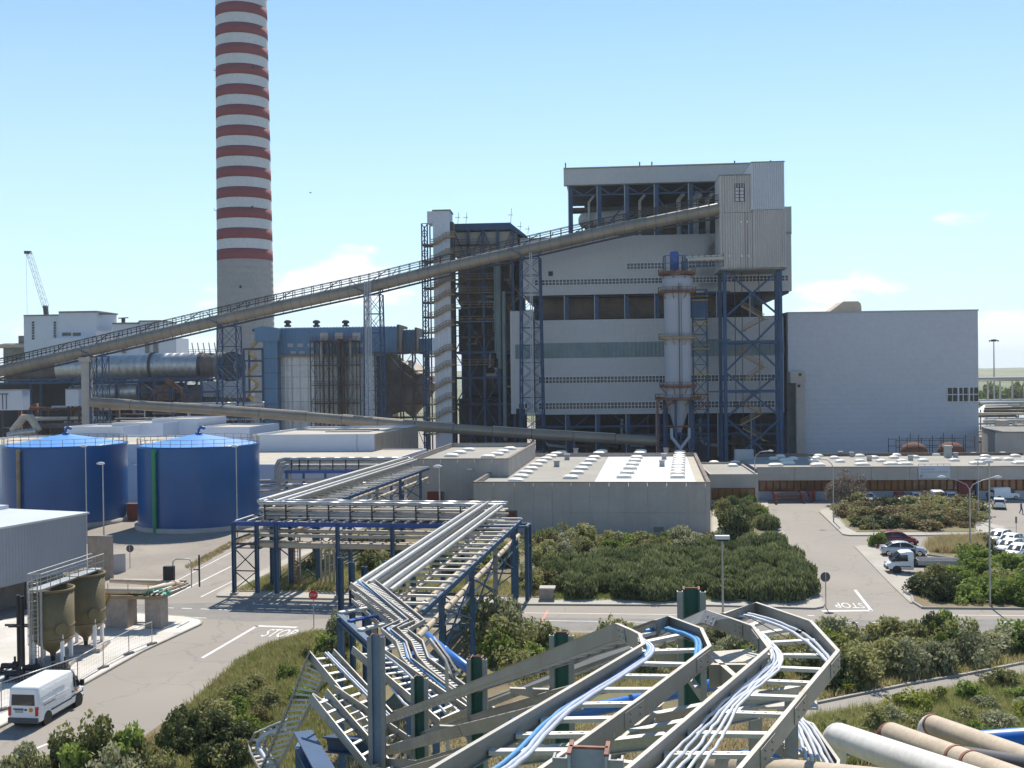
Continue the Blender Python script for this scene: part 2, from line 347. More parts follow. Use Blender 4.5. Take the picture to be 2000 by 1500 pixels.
def leafmat(name, c1, c2, tr=.3, rough=.6):
    m = bpy.data.materials.new(name); m.use_nodes = True; nt = m.node_tree; N = nt.nodes; L = nt.links.new; N.remove(N['Principled BSDF'])
    g = N.new('ShaderNodeNewGeometry'); oi = N.new('ShaderNodeObjectInfo')
    n = N.new('ShaderNodeTexNoise'); n.inputs['Scale'].default_value = 1.1; n.inputs['Detail'].default_value = 5; L(g.outputs['Position'], n.inputs['Vector'])
    ad = N.new('ShaderNodeMath'); ad.operation = 'ADD'; L(n.outputs['Fac'], ad.inputs[0])
    mm = N.new('ShaderNodeMapRange'); mm.inputs[3].default_value = -.22; mm.inputs[4].default_value = .22; L(oi.outputs['Random'], mm.inputs[0]); L(mm.outputs[0], ad.inputs[1])
    ra = N.new('ShaderNodeMath'); ra.operation = 'ADD'; L(ad.outputs[0], ra.inputs[0])
    mr = N.new('ShaderNodeMapRange'); mr.inputs[3].default_value = -.2; mr.inputs[4].default_value = .2; L(g.outputs['Random Per Island'], mr.inputs[0]); L(mr.outputs[0], ra.inputs[1])
    r = N.new('ShaderNodeMapRange'); r.inputs[1].default_value = .25; r.inputs[2].default_value = .75; L(ra.outputs[0], r.inputs[0])
    mc = N.new('ShaderNodeMix'); mc.data_type = 'RGBA'; mc.inputs[6].default_value = (*c1, 1); mc.inputs[7].default_value = (*c2, 1); L(r.outputs[0], mc.inputs['Factor'])
    d = N.new('ShaderNodeBsdfPrincipled'); d.inputs['Roughness'].default_value = rough; d.inputs['Specular IOR Level'].default_value = .25; L(mc.outputs[2], d.inputs['Base Color'])
    t = N.new('ShaderNodeBsdfTranslucent'); L(mc.outputs[2], t.inputs['Color'])
    mx_ = N.new('ShaderNodeMixShader'); mx_.inputs[0].default_value = tr; L(d.outputs[0], mx_.inputs[1]); L(t.outputs[0], mx_.inputs[2]); L(mx_.outputs[0], N['Material Output'].inputs['Surface'])
    MT[name] = m
leafmat('leaf_olive', (.17, .175, .06), (.36, .35, .145), .42); leafmat('leaf_green', (.11, .165, .032), (.28, .35, .08), .42)
leafmat('leaf_dark', (.088, .115, .045), (.25, .275, .12), .36); leafmat('leaf_deep', (.048, .068, .024), (.145, .165, .06), .3); leafmat('leaf_grey', (.21, .22, .115), (.42, .42, .25), .4)
leafmat('leaf_brown', (.14, .10, .05), (.27, .20, .10), .36); leafmat('leaf_yellow', (.15, .18, .03), (.32, .34, .07), .42); leafmat('leaf_bronze', (.13, .125, .045), (.29, .215, .095), .4)
leafmat('grass_dry', (.32, .265, .13), (.55, .455, .25), .42); leafmat('grass_green', (.18, .22, .055), (.38, .40, .14), .42); leafmat('twig', (.22, .17, .13), (.36, .29, .22), .2)
# ================================================================== ground, roads, pavements
def struct(o): o['kind'] = 'structure'; return o
def GP(pts, z=0.0): return [G(x, y, 0) + V(0, 0, z) for x, y in pts]
def grid_sheet(x0, x1, y0, y1, nx, ny, fz):
    mb = MB(); vs = [(x0 + (x1 - x0) * i / nx, y0 + (y1 - y0) * j / ny, 0) for j in range(ny + 1) for i in range(nx + 1)]
    vs = [(x, y, fz(x, y)) for x, y, _ in vs]
    fs = [(j * (nx + 1) + i, j * (nx + 1) + i + 1, (j + 1) * (nx + 1) + i + 1, (j + 1) * (nx + 1) + i) for j in range(ny) for i in range(nx)]
    return mb.add(vs, fs, True)
g_ = MB(); g_.sheet([V(-9000, -3000, -.05), V(9000, -3000, -.05), V(9000, 12000, -.05), V(-9000, 12000, -.05)]); struct(g_.build('ground', 'plain'))
def hz_(x, y):
    t = max(0, 1 - abs(y - 3400) / 900); return -1 + t * (34 + 10 * math.sin(x * .0021 + 1) + 6 * math.sin(x * .007) + 3 * math.sin(x * .019 + y * .01))
struct(grid_sheet(-2500, 4500, 2500, 4300, 90, 16, hz_).build('hills', 'hillgreen'))
r_ = MB(); r_.sheet([V(-130, 52, 0), V(150, 40, 0), V(165, 230, 0), V(60, 460, 0), V(-170, 460, 0), V(-150, 120, 0)])
road = struct(r_.build('road', 'asphalt'))
# a darker resurfaced strip on the cross road and smaller repairs
def patch(pts, m, z, nm='road_patch'): b = MB(); b.sheet(GP(pts, z)); return b.build(nm, m, road)
patch([(180, 1182), (470, 1176), (690, 1180), (690, 1206), (560, 1212), (480, 1214), (300, 1199)], 'patch', .003)
patch([(1040, 1206), (1600, 1212), (2100, 1208), (2100, 1236), (1300, 1236), (900, 1226)], 'patch', .003)
y_ = MB(); y_.sheet(GP([(-160, 1075), (170, 1155), (225, 1142), (300, 1139), (341, 1129), (452, 1067), (520, 1036), (640, 986), (800, 932), (800, 905), (-160, 905)], .004)); struct(y_.build('yard', 'yard'))
def raised(name, pts, m, h=.13, kerb=True, kw=.18):
    mb = MB(); P = GP(pts, -.02); mb.prism(P, V(0, 0, h + .02)); o = struct(mb.build(name, m))
    if kerb:
        k = MB(); n = len(pts)
        for i in range(n):
            a, b = GP([pts[i]])[0], GP([pts[(i + 1) % n]])[0]; d = (b - a)
            if d.length < .05: continue
            nseg = max(1, int(d.length / 8)); 
            for j in range(nseg):
                p = a + d * (j / nseg); q = a + d * ((j + 1) / nseg) - d.normalized() * .012
                k.beam(p + V(0, 0, h / 2 + .01), q + V(0, 0, h / 2 + .01), kw, h + .012)
        k.build('kerb', 'kerb', o)
    return o
raised('pavement_silos', [(-160, 1490), (0, 1422), (157, 1342), (280, 1273), (375, 1229), (392, 1221), (395, 1216), (388, 1211), (360, 1206), (250, 1199), (100, 1199), (-160, 1240)], 'whitepad')
pc = [(425, 1166), (428, 1158), (440, 1151), (640, 1052), (790, 985), (925, 975), (925, 1050), (1390, 1050), (1420, 1064), (1475, 1067), (1545, 1070), (1600, 1165), (1609, 1181), (1606, 1187), (1590, 1190), (1390, 1184), (1030, 1182), (690, 1172), (540, 1169)]
raised('pavement_centre', pc, 'paving')
raised('planting_bed_centre', [(452, 1158), (660, 1056), (800, 992), (930, 985), (930, 1050), (1385, 1054), (1430, 1068), (1528, 1073), (1578, 1160), (1582, 1174), (1570, 1178), (1390, 1173), (1060, 1170), (700, 1160), (540, 1158)], 'earth', .2, kw=.12)
raised('pavement_office', [(1392, 1051), (1392, 980), (1478, 973), (1498, 980), (1500, 990), (1488, 1000), (1533, 1044), (1525, 1048), (1480, 1050)], 'paving')
raised('planting_bed_office', [(1405, 1046), (1403, 988), (1482, 985), (1512, 1040), (1492, 1045)], 'earth', .2, kw=.12)
raised('pavement_island', [(1601, 1001), (1607, 996), (1640, 986), (1905, 974), (1918, 1020), (1960, 1030), (1962, 1036), (1925, 1042), (1912, 1047), (1660, 1047), (1647, 1045)], 'paving')
raised('planting_bed_island', [(1622, 992), (1900, 979), (1908, 1038), (1900, 1041), (1674, 1041), (1652, 1030)], 'earth', .2, kw=.12)
raised('pavement_parking', [(1670, 1068), (1677, 1065), (1712, 1066), (1765, 1118), (1780, 1128), (1780, 1179), (1743, 1144)], 'paving', .06)
raised('planting_bed_parking', [(1772, 1136), (1785, 1126), (1876, 1112), (1866, 1092), (1812, 1085), (1812, 1060), (1915, 1053), (1932, 1092), (2140, 1165), (2140, 1192), (1802, 1189), (1784, 1178)], 'earth', .16)
so = [(-260, 1640), (120, 1530), (280, 1441), (378, 1371), (476, 1282), (520, 1259), (600, 1236), (660, 1228), (930, 1234), (1300, 1240), (1600, 1242), (2200, 1240)]
sp = GP(so) + [V(90, 20, 0), V(-90, 20, 0)]
mb = MB(); mb.prism([p + V(0, 0, -.02) for p in sp], V(0, 0, .1)); struct(mb.build('verge', 'earth'))
pp = [(1520, 1392), (1595, 1377), (1780, 1339), (1890, 1320), (2000, 1298), (2200, 1258), (2200, 1283), (2000, 1324), (1846, 1353), (1736, 1379), (1575, 1404), (1480, 1425)]
mb = MB(); mb.sheet(GP(pp, .088)); path = struct(mb.build('path', 'asphalt'))
k = MB()
for a, b in zip(pp[:5], pp[1:6]):
    a, b = GP([a])[0], GP([b])[0]; n = max(1, int((b - a).length / 3))
    for i in range(n): k.beam(a.lerp(b, i / n) + V(0, 0, .14), a.lerp(b, (i + .98) / n) + V(0, 0, .14), .2, .16)
k.build('kerb', 'kerb', path)
# painted lines
def line(a, b, w, z=.007):
    a, b = G(*a), G(*b); d = (b - a).normalized(); n = V(-d.y, d.x, 0) * w / 2
    m_ = MB(); m_.sheet([a - n + V(0, 0, z), b - n + V(0, 0, z), b + n + V(0, 0, z), a + n + V(0, 0, z)]); return m_.build('painted_line', 'marking', road)
for a, b, w in [((395, 1285), (503, 1222), .28), ((499, 1222.5), (580, 1225.5), .5), ((1605, 1193.5), (1703, 1192.5), .5), ((1670, 1152), (1702, 1193), .28),
                ((249, 1198.5), (403, 1207), .15), ((331, 1166), (452, 1106), .2), ((392, 1166), (455, 1135), .18), ((345, 1134), (452, 1079), .14), ((314, 1166), (333, 1166), .3),
                ((1020, 1197), (1560, 1203), .15), ((1060, 1212), (1300, 1216), .15), ((1860, 1201.5), (2080, 1203), .15), ((1954, 1215), (2080, 1216), .2), ((1771, 1233), (1806, 1233.5), .2), ((1577, 1202), (1591, 1202.5), .2), ((-20, 1510), (28, 1484), .2), ((70, 1462), (100, 1450), .2)]:
    line(a, b, w)
for x in (249, 320, 355, 392, 427, 461, 496, 533, 568, 604, 640): line((x, 1184.5 + .034 * (x - 249)), (x + 20, 1185.2 + .034 * (x - 249)), .2)
for x, y in ((493, 1180), (528, 1181.3), (566, 1183), (608, 1185), (652, 1186.4)): line((x, y), (x + 23, y + .7), .18)
for x in (1654, 1700, 1744, 1776, 1850): line((x, 1216), (x + 22, 1216.1), .22)
def text_mesh(body, m, name, org, xa, ya, w, h, parent=None, thick=0.0):
    "flat lettering fitted to w x h in the plane of xa, ya"
    cu = bpy.data.curves.new(name, 'FONT'); cu.body = body; cu.size = 1; cu.resolution_u = 3
    o = bpy.data.objects.new(name, cu); S.collection.objects.link(o); bpy.context.view_layer.update()
    dg = bpy.context.evaluated_depsgraph_get(); me = o.evaluated_get(dg).to_mesh()
    vs = [v.co.copy() for v in me.vertices]; fs = [tuple(p.vertices) for p in me.polygons]
    bpy.data.objects.remove(o); 
    x0, x1 = min(v.x for v in vs), max(v.x for v in vs); y0, y1 = min(v.y for v in vs), max(v.y for v in vs)
    mb = MB(); mb.add([org + xa * ((v.x - x0) / (x1 - x0) * w) + ya * ((v.y - y0) / (y1 - y0) * h) for v in vs], fs)
    return mb.build(name, m, parent)
text_mesh('STOP', 'marking', 'painted_lettering', G(507, 1243) + V(0, 0, .007), E1, E2, 2.55, 2.5, road)
text_mesh('STOP', 'marking', 'painted_lettering', G(1683, 1178) + V(0, 0, .007), -E1, -E2, 2.5, 2.1, road)
b = MB(); b.sheet(GP([(1052, 1217), (1058, 1217), (1073, 1192), (1068, 1192)], .006)); b.build('painted_line', 'redmark', road)
for x, y in ((1514, 1001), (1608, 1035), (1975, 1030)):
    b = MB(); b.lathe(G(x, y) + V(0, 0, .006), [(0, 0), (.45, 0)], 14); b.build('manhole_cover', 'patch', road)
# ================================================================== chimney
CH = D(482, 737, 400); CH.z = 0
ch = thing('chimney', 'very tall concrete chimney ringed with red and white bands', 'chimney', CH)
def chr_(z): return 10.75 - z * .0085 + max(0, 40 - z) * .012
b = MB(); b.lathe(CH, [(chr_(z), z) for z in (0, 10, 20, 30, 40, 55, 66)], 48); b.build('shaft_base', 'chimney_concrete', ch)
b = MB(); b.lathe(CH, [(chr_(z), z) for z in (66, 90, 120, 150, 180, 200)] + [(7.8, 200), (7.8, 185)], 48); sh = b.build('shaft', 'chimney_white', ch)
z0 = 64.4
for k in range(18):
    za = z0 + k * 7.52; zb = za + 3.9
    b = MB(); b.lathe(CH, [(chr_(za), za), (chr_(za) + .06, za), (chr_(zb) + .06, zb), (chr_(zb), zb)], 48); b.build('red_band', 'chimney_red', ch)
for px, py in ((494, 131), (493, 405), (495, 645), (470, 560)):
    p = D(px, py, 400 - 10.4); b = MB(); b.obox(p + V(-.35, 0, -.5), V(.7, 0, 0), V(0, -.25, 0), V(0, 0, 1)); b.build('inspection_hatch', 'blackplastic', ch)
for py in (138, 411):
    p = D(428, py, 400); b = MB(); b.beam(p, p + V(-1.9, 0, .1), .12); b.beam(p + V(-1.9, 0, 0), p + V(-1.9, 0, .9), .12); b.beam(p + V(-.2, 0, -.8), p + V(-1.5, 0, 0), .1); b.build('warning_light_arm', 'darksteel', ch)
# ================================================================== frames and lattices
def frame3d(root, fac, x0, y0, x1, ylev, nx, dep, w, m='bluesteel', brace=True, bm=None, off=0, z_base=0.0):
    "open steel frame on a facade plane: columns standing on the ground, beams at the pixel levels, crossed bracing"
    s0 = fac.sz(x0, y0)[0]; s1 = fac.sz(x1, y0)[0]; xm = (x0 + x1) / 2; zs = [fac.sz(xm, y)[1] for y in ylev]; zt = max(zs)
    for i in range(nx):
        s = s0 + (s1 - s0) * i / max(1, nx - 1)
        for o in (off, off - dep):
            b = MB(); b.beam(fac.pt(s, z_base, o), fac.pt(s, zt, o), w, w * 1.15, fac.n); b.build('column', m, root)
    be = MB(); br = MB()
    for z in zs:
        for o in (off, off - dep): be.beam(fac.pt(s0, z, o), fac.pt(s1, z, o), w * .7, w * .9)
        for i in range(nx):
            s = s0 + (s1 - s0) * i / max(1, nx - 1); be.beam(fac.pt(s, z, off), fac.pt(s, z, off - dep), w * .6, w * .8)
    lv = sorted(zs + [z_base])
    if brace:
        for i in range(nx - 1):
            a = s0 + (s1 - s0) * i / (nx - 1); c = s0 + (s1 - s0) * (i + 1) / (nx - 1)
            for j in range(len(lv) - 1):
                if (i + j) % 2 == 0 or brace == 2: br.beam(fac.pt(a, lv[j], off), fac.pt(c, lv[j + 1], off), w * .4)
                if (i + j) % 2 == 1 or brace == 2: br.beam(fac.pt(c, lv[j], off), fac.pt(a, lv[j + 1], off), w * .4)
        br.build('bracing', m, root)
    be.build('beams', bm or m, root)
    return s0, s1, zs
def deck(mb, fac, s0, s1, z, o0, o1, rail=1.1):
    fac.box(mb, s0, s1, z - .12, z, o0, o1)
    for h in (rail * .5, rail):
        mb.beam(fac.pt(s0, z + h, o1), fac.pt(s1, z + h, o1), .09); mb.beam(fac.pt(s0, z + h, o0), fac.pt(s0, z + h, o1), .09); mb.beam(fac.pt(s1, z + h, o0), fac.pt(s1, z + h, o1), .09)
    n = max(2, int(abs(s1 - s0) / 1.8))
    for i in range(n + 1): mb.beam(fac.pt(s0 + (s1 - s0) * i / n, z, o1), fac.pt(s0 + (s1 - s0) * i / n, z + rail, o1), .09)
def lattice_tower(root, c, wx, wy, ztop, nlev, w=.32, m='bluesteel', zb=0.0, taper=1.0):
    c = Vector((c[0], c[1], zb)); corn = [(-1, -1), (1, -1), (1, 1), (-1, 1)]
    def P(k, z):
        t = (z - zb) / (ztop - zb); f = taper + (1 - taper) * t; return c + E1 * (corn[k][0] * wx / 2 * f) + E2 * (corn[k][1] * wy / 2 * f) + V(0, 0, z - zb)
    for k_ in range(4):
        b = MB(); b.beam(P(k_, zb), P(k_, ztop), w); b.build('leg', m, root)
    br = MB()
    for j in range(nlev):
        za = zb + (ztop - zb) * j / nlev; zc = zb + (ztop - zb) * (j + 1) / nlev
        for k_ in range(4):
            l = (k_ + 1) % 4; br.beam(P(k_, zc), P(l, zc), w * .55)
            br.beam(P(k_, za), P(l, zc), w * .4); br.beam(P(l, za), P(k_, zc), w * .4)
    br.build('bracing', m, root)
# ================================================================== main boiler house
FB = Fac(D(1300, 728, 244), -.085)
bh = thing('boiler_house', 'huge grey ribbed boiler house with dark open floors and strips of small windows', 'building', FB.pt(0, 0))
def wall(root, fac, x0, y0, x1, y1, m, name='wall_panel', o0=-.4, o1=0.0):
    b = MB(); fac.pbox(b, x0, y0, x1, y1, o0, o1); return b.build(name, m, root)
top = wall(bh, FB, 1101, 326, 1530, 357, 'cladding', 'roof_fascia', -1.0, .8)
wall(bh, FB, 1016, 459, 1546, 573, 'cladding', 'upper_wall')
wall(bh, FB, 1400, 405, 1546, 459, 'cladding', 'upper_wall')
low = wall(bh, FB, 1045, 622, 1531, 808, 'cladding', 'lower_wall')
lb = wall(bh, FB, 998, 608, 1043, 808, 'cladding', 'annex_wall', -8, 1.2)
wall(bh, FB, 1046, 667, 1532, 697, 'band_green', 'green_band', 0, .06)
wall(bh, FB, 1007, 673, 1043, 701, 'band_green', 'green_band', 1.2, 1.26)
DPT = 44
sl, sr = FB.sz(1045, 700)[0], FB.sz(1534, 700)[0]; su, su2 = FB.sz(1018, 500)[0], FB.sz(1545, 500)[0]
zt = FB.sz(1300, 326)[1]; zr = FB.sz(1300, 459)[1]; z573 = FB.sz(1300, 573)[1]; z622 = FB.sz(1300, 620)[1]; z808 = FB.sz(1300, 806)[1]
b = MB(); FB.box(b, su, su + .4, z573, zr, -DPT, -.4); b.build('side_wall', 'cladding', bh)
b = MB(); FB.box(b, su2 - .4, su2, z573, FB.sz(1540, 405)[1], -DPT, -.41); b.build('side_wall', 'cladding', bh)
b = MB(); FB.box(b, sl, sl + .4, z808, z622, -DPT, -.42); b.build('side_wall', 'cladding', bh)
s1101 = FB.sz(1101, 340)[0]
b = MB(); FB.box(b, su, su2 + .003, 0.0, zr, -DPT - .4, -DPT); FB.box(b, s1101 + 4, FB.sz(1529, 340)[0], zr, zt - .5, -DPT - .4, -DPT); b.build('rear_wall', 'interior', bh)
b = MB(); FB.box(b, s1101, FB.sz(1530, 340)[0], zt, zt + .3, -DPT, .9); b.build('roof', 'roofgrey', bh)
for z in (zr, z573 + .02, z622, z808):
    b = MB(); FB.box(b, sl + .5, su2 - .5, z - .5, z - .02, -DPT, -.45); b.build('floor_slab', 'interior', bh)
for x in (1104, 1163, 1222, 1281, 1345, 1402, 1467, 1521):     # columns of the open floors: blue flange with a pale edge
    for ya, yb, nm in ((573, 622, 'column'), (808, 893, 'column')):
        s, z0_, z1_ = FB.sz(x, 700)[0], FB.sz(1300, yb)[1], FB.sz(1300, ya)[1]
        b = MB(); FB.box(b, s, s + .9, max(0, z0_), z1_, -1.6, -.5); b.build(nm, 'bluesteel', bh)
        b = MB(); FB.box(b, s - .16, s, max(0, z0_), z1_, -1.4, -.3); b.build('downpipe', 'paintgrey', bh)
for x in (1111, 1167, 1221, 1279, 1346):
    s, z0_, z1_ = FB.sz(x, 400)[0], zr, FB.sz(1300, 357)[1]
    b = MB(); FB.box(b, s, s + .9, z0_, z1_, -1.6, -.4); b.build('column', 'bluesteel', bh)
    b = MB(); FB.box(b, s - .18, s, z0_, z1_, -1.4, -.25); b.build('downpipe', 'paintgrey', bh)
tr_ = MB(); zc1 = FB.sz(1300, 358)[1]; zc0 = FB.sz(1300, 376)[1]; xs = [FB.sz(x, 400)[0] for x in (1111, 1167, 1221, 1279, 1346, 1408)]
for a, c in zip(xs, xs[1:]):
    tr_.beam(FB.pt(a, zc0, -.8), FB.pt(c, zc0, -.8), .3); m_ = (a + c) / 2
    tr_.beam(FB.pt(a, zc1, -.8), FB.pt(m_, zc0, -.8), .25); tr_.beam(FB.pt(m_, zc0, -.8), FB.pt(c, zc1, -.8), .25)
tr_.beam(FB.pt(xs[1], zr, -2), FB.pt(xs[2], zc0 - 2, -2), .35); tr_.beam(FB.pt(xs[3], zc0, -2), FB.pt(xs[4], zr, -2), .35); tr_.build('roof_truss', 'bluesteel', bh)
b = MB(); FB.box(b, s1101 + .5, FB.sz(1529, 340)[0], zt - 1.6, zt - 1.3, -DPT, -1.2); b.build('ceiling', 'interior', bh)  # added slab; the shade under the roof is put into its dark colour
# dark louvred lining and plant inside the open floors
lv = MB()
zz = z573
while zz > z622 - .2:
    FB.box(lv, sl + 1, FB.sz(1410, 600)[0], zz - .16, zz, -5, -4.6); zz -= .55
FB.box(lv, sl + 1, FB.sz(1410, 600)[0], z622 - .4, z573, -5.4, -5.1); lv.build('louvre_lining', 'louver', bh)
b = MB(); p = FB.at(1128, 421, -9); q = FB.at(1222, 414, -9); d_ = (q - p).normalized()
b.tube([p, p + d_ * .5, p + d_ * 1.2, q], [.6, 1.5, 1.85, 1.85], 16); b.build('steam_drum', 'drum', bh)
for x, r in ((1150, .3), (1252, .35), (1330, .5), (1362, .9), (1388, .5)):
    s = FB.sz(x, 420)[0]; b = MB(); b.tube([FB.pt(s, zr, -7), FB.pt(s, zr + 9, -7), FB.pt(s + 1.2, zr + 10.5, -7)], r, 8); b.build('vent_pipe', 'drum', bh)
for x0, x1, y0, y1, o in ((1230, 1300, 420, 459, -12), (1300, 1400, 432, 459, -14), (1175, 1400, 385, 398, -16), (1110, 1400, 376, 384, -20), (1120, 1230, 425, 459, -22)):
    b = MB(); FB.pbox(b, x0, y0, x1, y1, o - 4, o); b.build('boiler_casing', 'machinery', bh)
for i in range(9):                                         # pipes and ducts at ground level
    x = 1060 + i * 52; b = MB(); s = FB.sz(x, 850)[0]; b.tube([FB.pt(s, 10, -6), FB.pt(s, 5, -6), FB.pt(s + 1, 4, -5.6), FB.pt(s + 5, 3.6, -5)], .35, 7); b.build('ground_pipe', 'paintgrey' if i % 3 == 0 else 'machinery', bh)
for i in range(6):
    x = 1065 + i * 75; b = MB(); s = FB.sz(x, 850)[0]; FB.box(b, s, s + 6, 0, 4.5 + i % 3, -16, -11); b.build('pump_casing', 'machinery', bh)
for x in (1080, 1200, 1320): b = MB(); b.beam(FB.at(x, 812, -2), FB.at(x + 70, 870, -2), .3); b.beam(FB.at(x + 70, 812, -2.2), FB.at(x, 870, -2.2), .3); b.build('bracing', 'bluesteel', bh)
b = MB(); 
for y in (835, 852): b.beam(FB.at(1050, y, -1.5), FB.at(1530, y - 5, -1.5), .4, .5)
b.build('beams', 'bluesteel', bh)
# strips of small windows
def strip(root, fac, x0, x1, y0, y1, n, m='winframe'):
    s0, s1, z0_, z1_ = fac.rect(x0, y0, x1, y1); bw = (s1 - s0) / n; f = MB(); t = bw * .075; zm = (z0_ + z1_) / 2; h = z1_ - z0_
    for z, e in ((z0_, .07), (zm - h * .03, .06), (z1_ - h * .07, .07)): fac.box(f, s0 - t, s1 + t, z, z + h * e, .0, .16)
    for i in range(n + 1): fac.box(f, s0 + i * bw - t, s0 + i * bw + t, z0_ + .01, z1_ - .01, 0, .14)
    fo = f.build('window_frame', m, root); me = None
    for i in range(n):
        if me is None:
            p = MB(); q = fac.d * (bw - 2.4 * t); p.obox(V(0, 0, 0), q, fac.n * .05, EZ * (h * .96)); pm = bpy.data.meshes.new('pane'); pm.from_pydata(p.v, [], p.f); pm.materials.append(MT['winpane']); me = pm
        share(me, 'pane', fo, fac.pt(s0 + i * bw + 1.2 * t, z0_ + h * .02, .01))
def stain(mname, c, rx, ry, rz, col, amt):
    "a soot smudge on the cladding beside the vents"
    nt = MT[mname].node_tree; N = nt.nodes; L = nt.links.new; bs = N['Principled BSDF']; src = bs.inputs['Base Color'].links[0].from_socket; g = N.new('ShaderNodeNewGeometry')
    su_ = N.new('ShaderNodeVectorMath'); su_.operation = 'SUBTRACT'; su_.inputs[1].default_value = c; L(g.outputs['Position'], su_.inputs[0])
    mu = N.new('ShaderNodeVectorMath'); mu.operation = 'MULTIPLY'; mu.inputs[1].default_value = (1 / rx, 1 / ry, 1 / rz); L(su_.outputs[0], mu.inputs[0]); ln = N.new('ShaderNodeVectorMath'); ln.operation = 'LENGTH'; L(mu.outputs[0], ln.inputs[0])
    nz_ = N.new('ShaderNodeTexNoise'); nz_.inputs['Scale'].default_value = .5; nz_.inputs['Detail'].default_value = 6; L(g.outputs['Position'], nz_.inputs['Vector'])
    ad = N.new('ShaderNodeMath'); ad.operation = 'MULTIPLY_ADD'; ad.inputs[1].default_value = .9; L(nz_.outputs['Fac'], ad.inputs[0]); L(ln.outputs['Value'], ad.inputs[2])
    mr = N.new('ShaderNodeMapRange'); mr.interpolation_type = 'SMOOTHSTEP'; mr.inputs[1].default_value = .5; mr.inputs[2].default_value = 1.35; mr.inputs[3].default_value = amt; mr.inputs[4].default_value = 0; L(ad.outputs[0], mr.inputs[0])
    mx_ = N.new('ShaderNodeMix'); mx_.data_type = 'RGBA'; mx_.inputs[7].default_value = (*col, 1); L(mr.outputs[0], mx_.inputs['Factor']); L(src, mx_.inputs[6]); L(mx_.outputs[2], bs.inputs['Base Color'])
stain('cladding', FB.at(1391, 486), 2.2, 9, 4.5, (.05, .05, .055), .85); stain('cladding', FB.at(1384, 548), 5, 9, 5, (.08, .08, .085), .7); stain('cladding', FB.at(1395, 650), 8, 9, 16, (.16, .165, .17), .4)
strip(bh, FB, 1044, 1300, 544, 556, 37); strip(bh, FB, 1345, 1540, 539, 551, 28); strip(bh, FB, 1224, 1298, 513, 526, 11); strip(bh, FB, 1345, 1403, 510, 522, 9)
strip(bh, FB, 1052, 1527, 733, 747, 70); strip(bh, FB, 1052, 1527, 784, 798, 70)
b = MB(); FB.pbox(b, 1071, 530, 1080, 539, 0, .08); b.build('vent_opening', 'blackplastic', bh)
b = MB(); FB.pbox(b, 1013, 787, 1031, 797, 1.2, 1.3); b.build('window_frame', 'winframe', bh)
for i in range(3):
    b = MB(); FB.pbox(b, 1014 + i * 6, 788, 1018.5 + i * 6, 796.4, 1.3, 1.36); b.build('pane', 'winpane', bh)
b = MB(); FB.pbox(b, 1009, 797.6, 1026, 809, 1.2, 1.3); b.build('doorway', 'blackplastic', bh)
for x0, x1, y0, y1 in ((1376, 1402, 455, 506), (1386, 1408, 512, 600)):
    pass
for x in (1104, 1250, 1274, 1437, 1508): 
    b = MB(); p = FB.at(x, 326 - (x - 1300) * .012, -2); b.beam(p, p + V(0, 0, 1.6), .25); b.build('roof_vent', 'darksteel', bh)
# ================================================================== conveyor head house
FH = Fac(D(1470, 728, 228), -.085)
hh = thing('transfer_tower', 'corrugated conveyor head house raised on blue braced legs with stairs', 'tower', FH.pt(0, 0))
def corr(fac, x0, y0, x1, y1, o, dep, pitch=.5, amp=.24):
    s0, s1, z0_, z1_ = fac.rect(x0, y0, x1, y1); b = MB(); n = int((s1 - s0) / pitch); prof = []
    for i in range(n):
        a = s0 + (s1 - s0) * i / n; w = (s1 - s0) / n; prof += [(a, 0), (a + w * .25, 0), (a + w * .4, amp), (a + w * .75, amp), (a + w * .9, 0)]
    prof.append((s1, 0)); vs = []
    for s, e in prof: vs += [fac.pt(s, z0_, o + e), fac.pt(s, z1_, o + e)]
    b.add(vs, [(2 * i, 2 * i + 2, 2 * i + 3, 2 * i + 1) for i in range(len(prof) - 1)])
    fac.box(b, s0, s1, z0_, z1_, o - dep, o - .002); return b
hl1 = corr(FH, 1405, 343, 1468, 415, 0, 9); hl1.build('corrugated_wall', 'corrugated', hh)
corr(FH, 1406, 415.6, 1470, 525, 0, 9).build('corrugated_wall', 'corrugated', hh)
corr(FH, 1466, 318, 1531, 410, .6, 11, .42).build('corrugated_wall', 'corrugated_pale', hh)
corr(FH, 1470, 410.6, 1534, 523, .6, 11, .42).build('corrugated_wall', 'corrugated', hh)
for q in ((1404.5, 341, 1468, 343, -9, .3), (1465.5, 316.5, 1531.5, 318, -11, .9), (1406, 524.6, 1535, 527, -11, .8)): b = MB(); FH.pbox(b, *q); b.build('edge_trim', 'concrete_dark', hh)
f = MB()
for y in (359, 366, 373, 380, 386, 393): FH.pbox(f, 1435, y, 1454, y + .9, .14, .3)
for x in (1435, 1443.5, 1453): FH.pbox(f, x, 359, x + .9, 394, .14, .28)
wf = f.build('window_frame', 'darksteel', hh)
for i in range(2):
    for j in range(5):
        b = MB(); FH.pbox(b, 1436.2 + i * 8.8, 360.3 + j * 6.8, 1443 + i * 9, 365.8 + j * 6.8, .12, .2); b.build('pane', 'corrugated_pale' if j else 'winpane', wf)
for x, y0, y1, w in ((1409, 420, 522, 1.2), (1453, 416, 524, 2.0), (1458.5, 416, 524, 1.4), (1467.5, 345, 520, 1.0), (1447, 500, 524, 1.5), (1463, 430, 520, 1.0)):
    b = MB(); FH.pbox(b, x, y0, x + w, y1, .15, .19); b.build('rust_streak', 'rust', hh)
for x, y in ((1446, 436), (1458, 435), (1423, 502), (1447, 502), (1460, 502)):
    b = MB(); p = FH.at(x, y, .15); b.obox(p, FH.d * .3, FH.n * .3, EZ * .4); b.build('lamp', 'white', hh)
LEGX = [(1415, 0), (1524, 0), (1415, -9), (1531, -10)]
zl = FH.sz(1470, 526)[1]
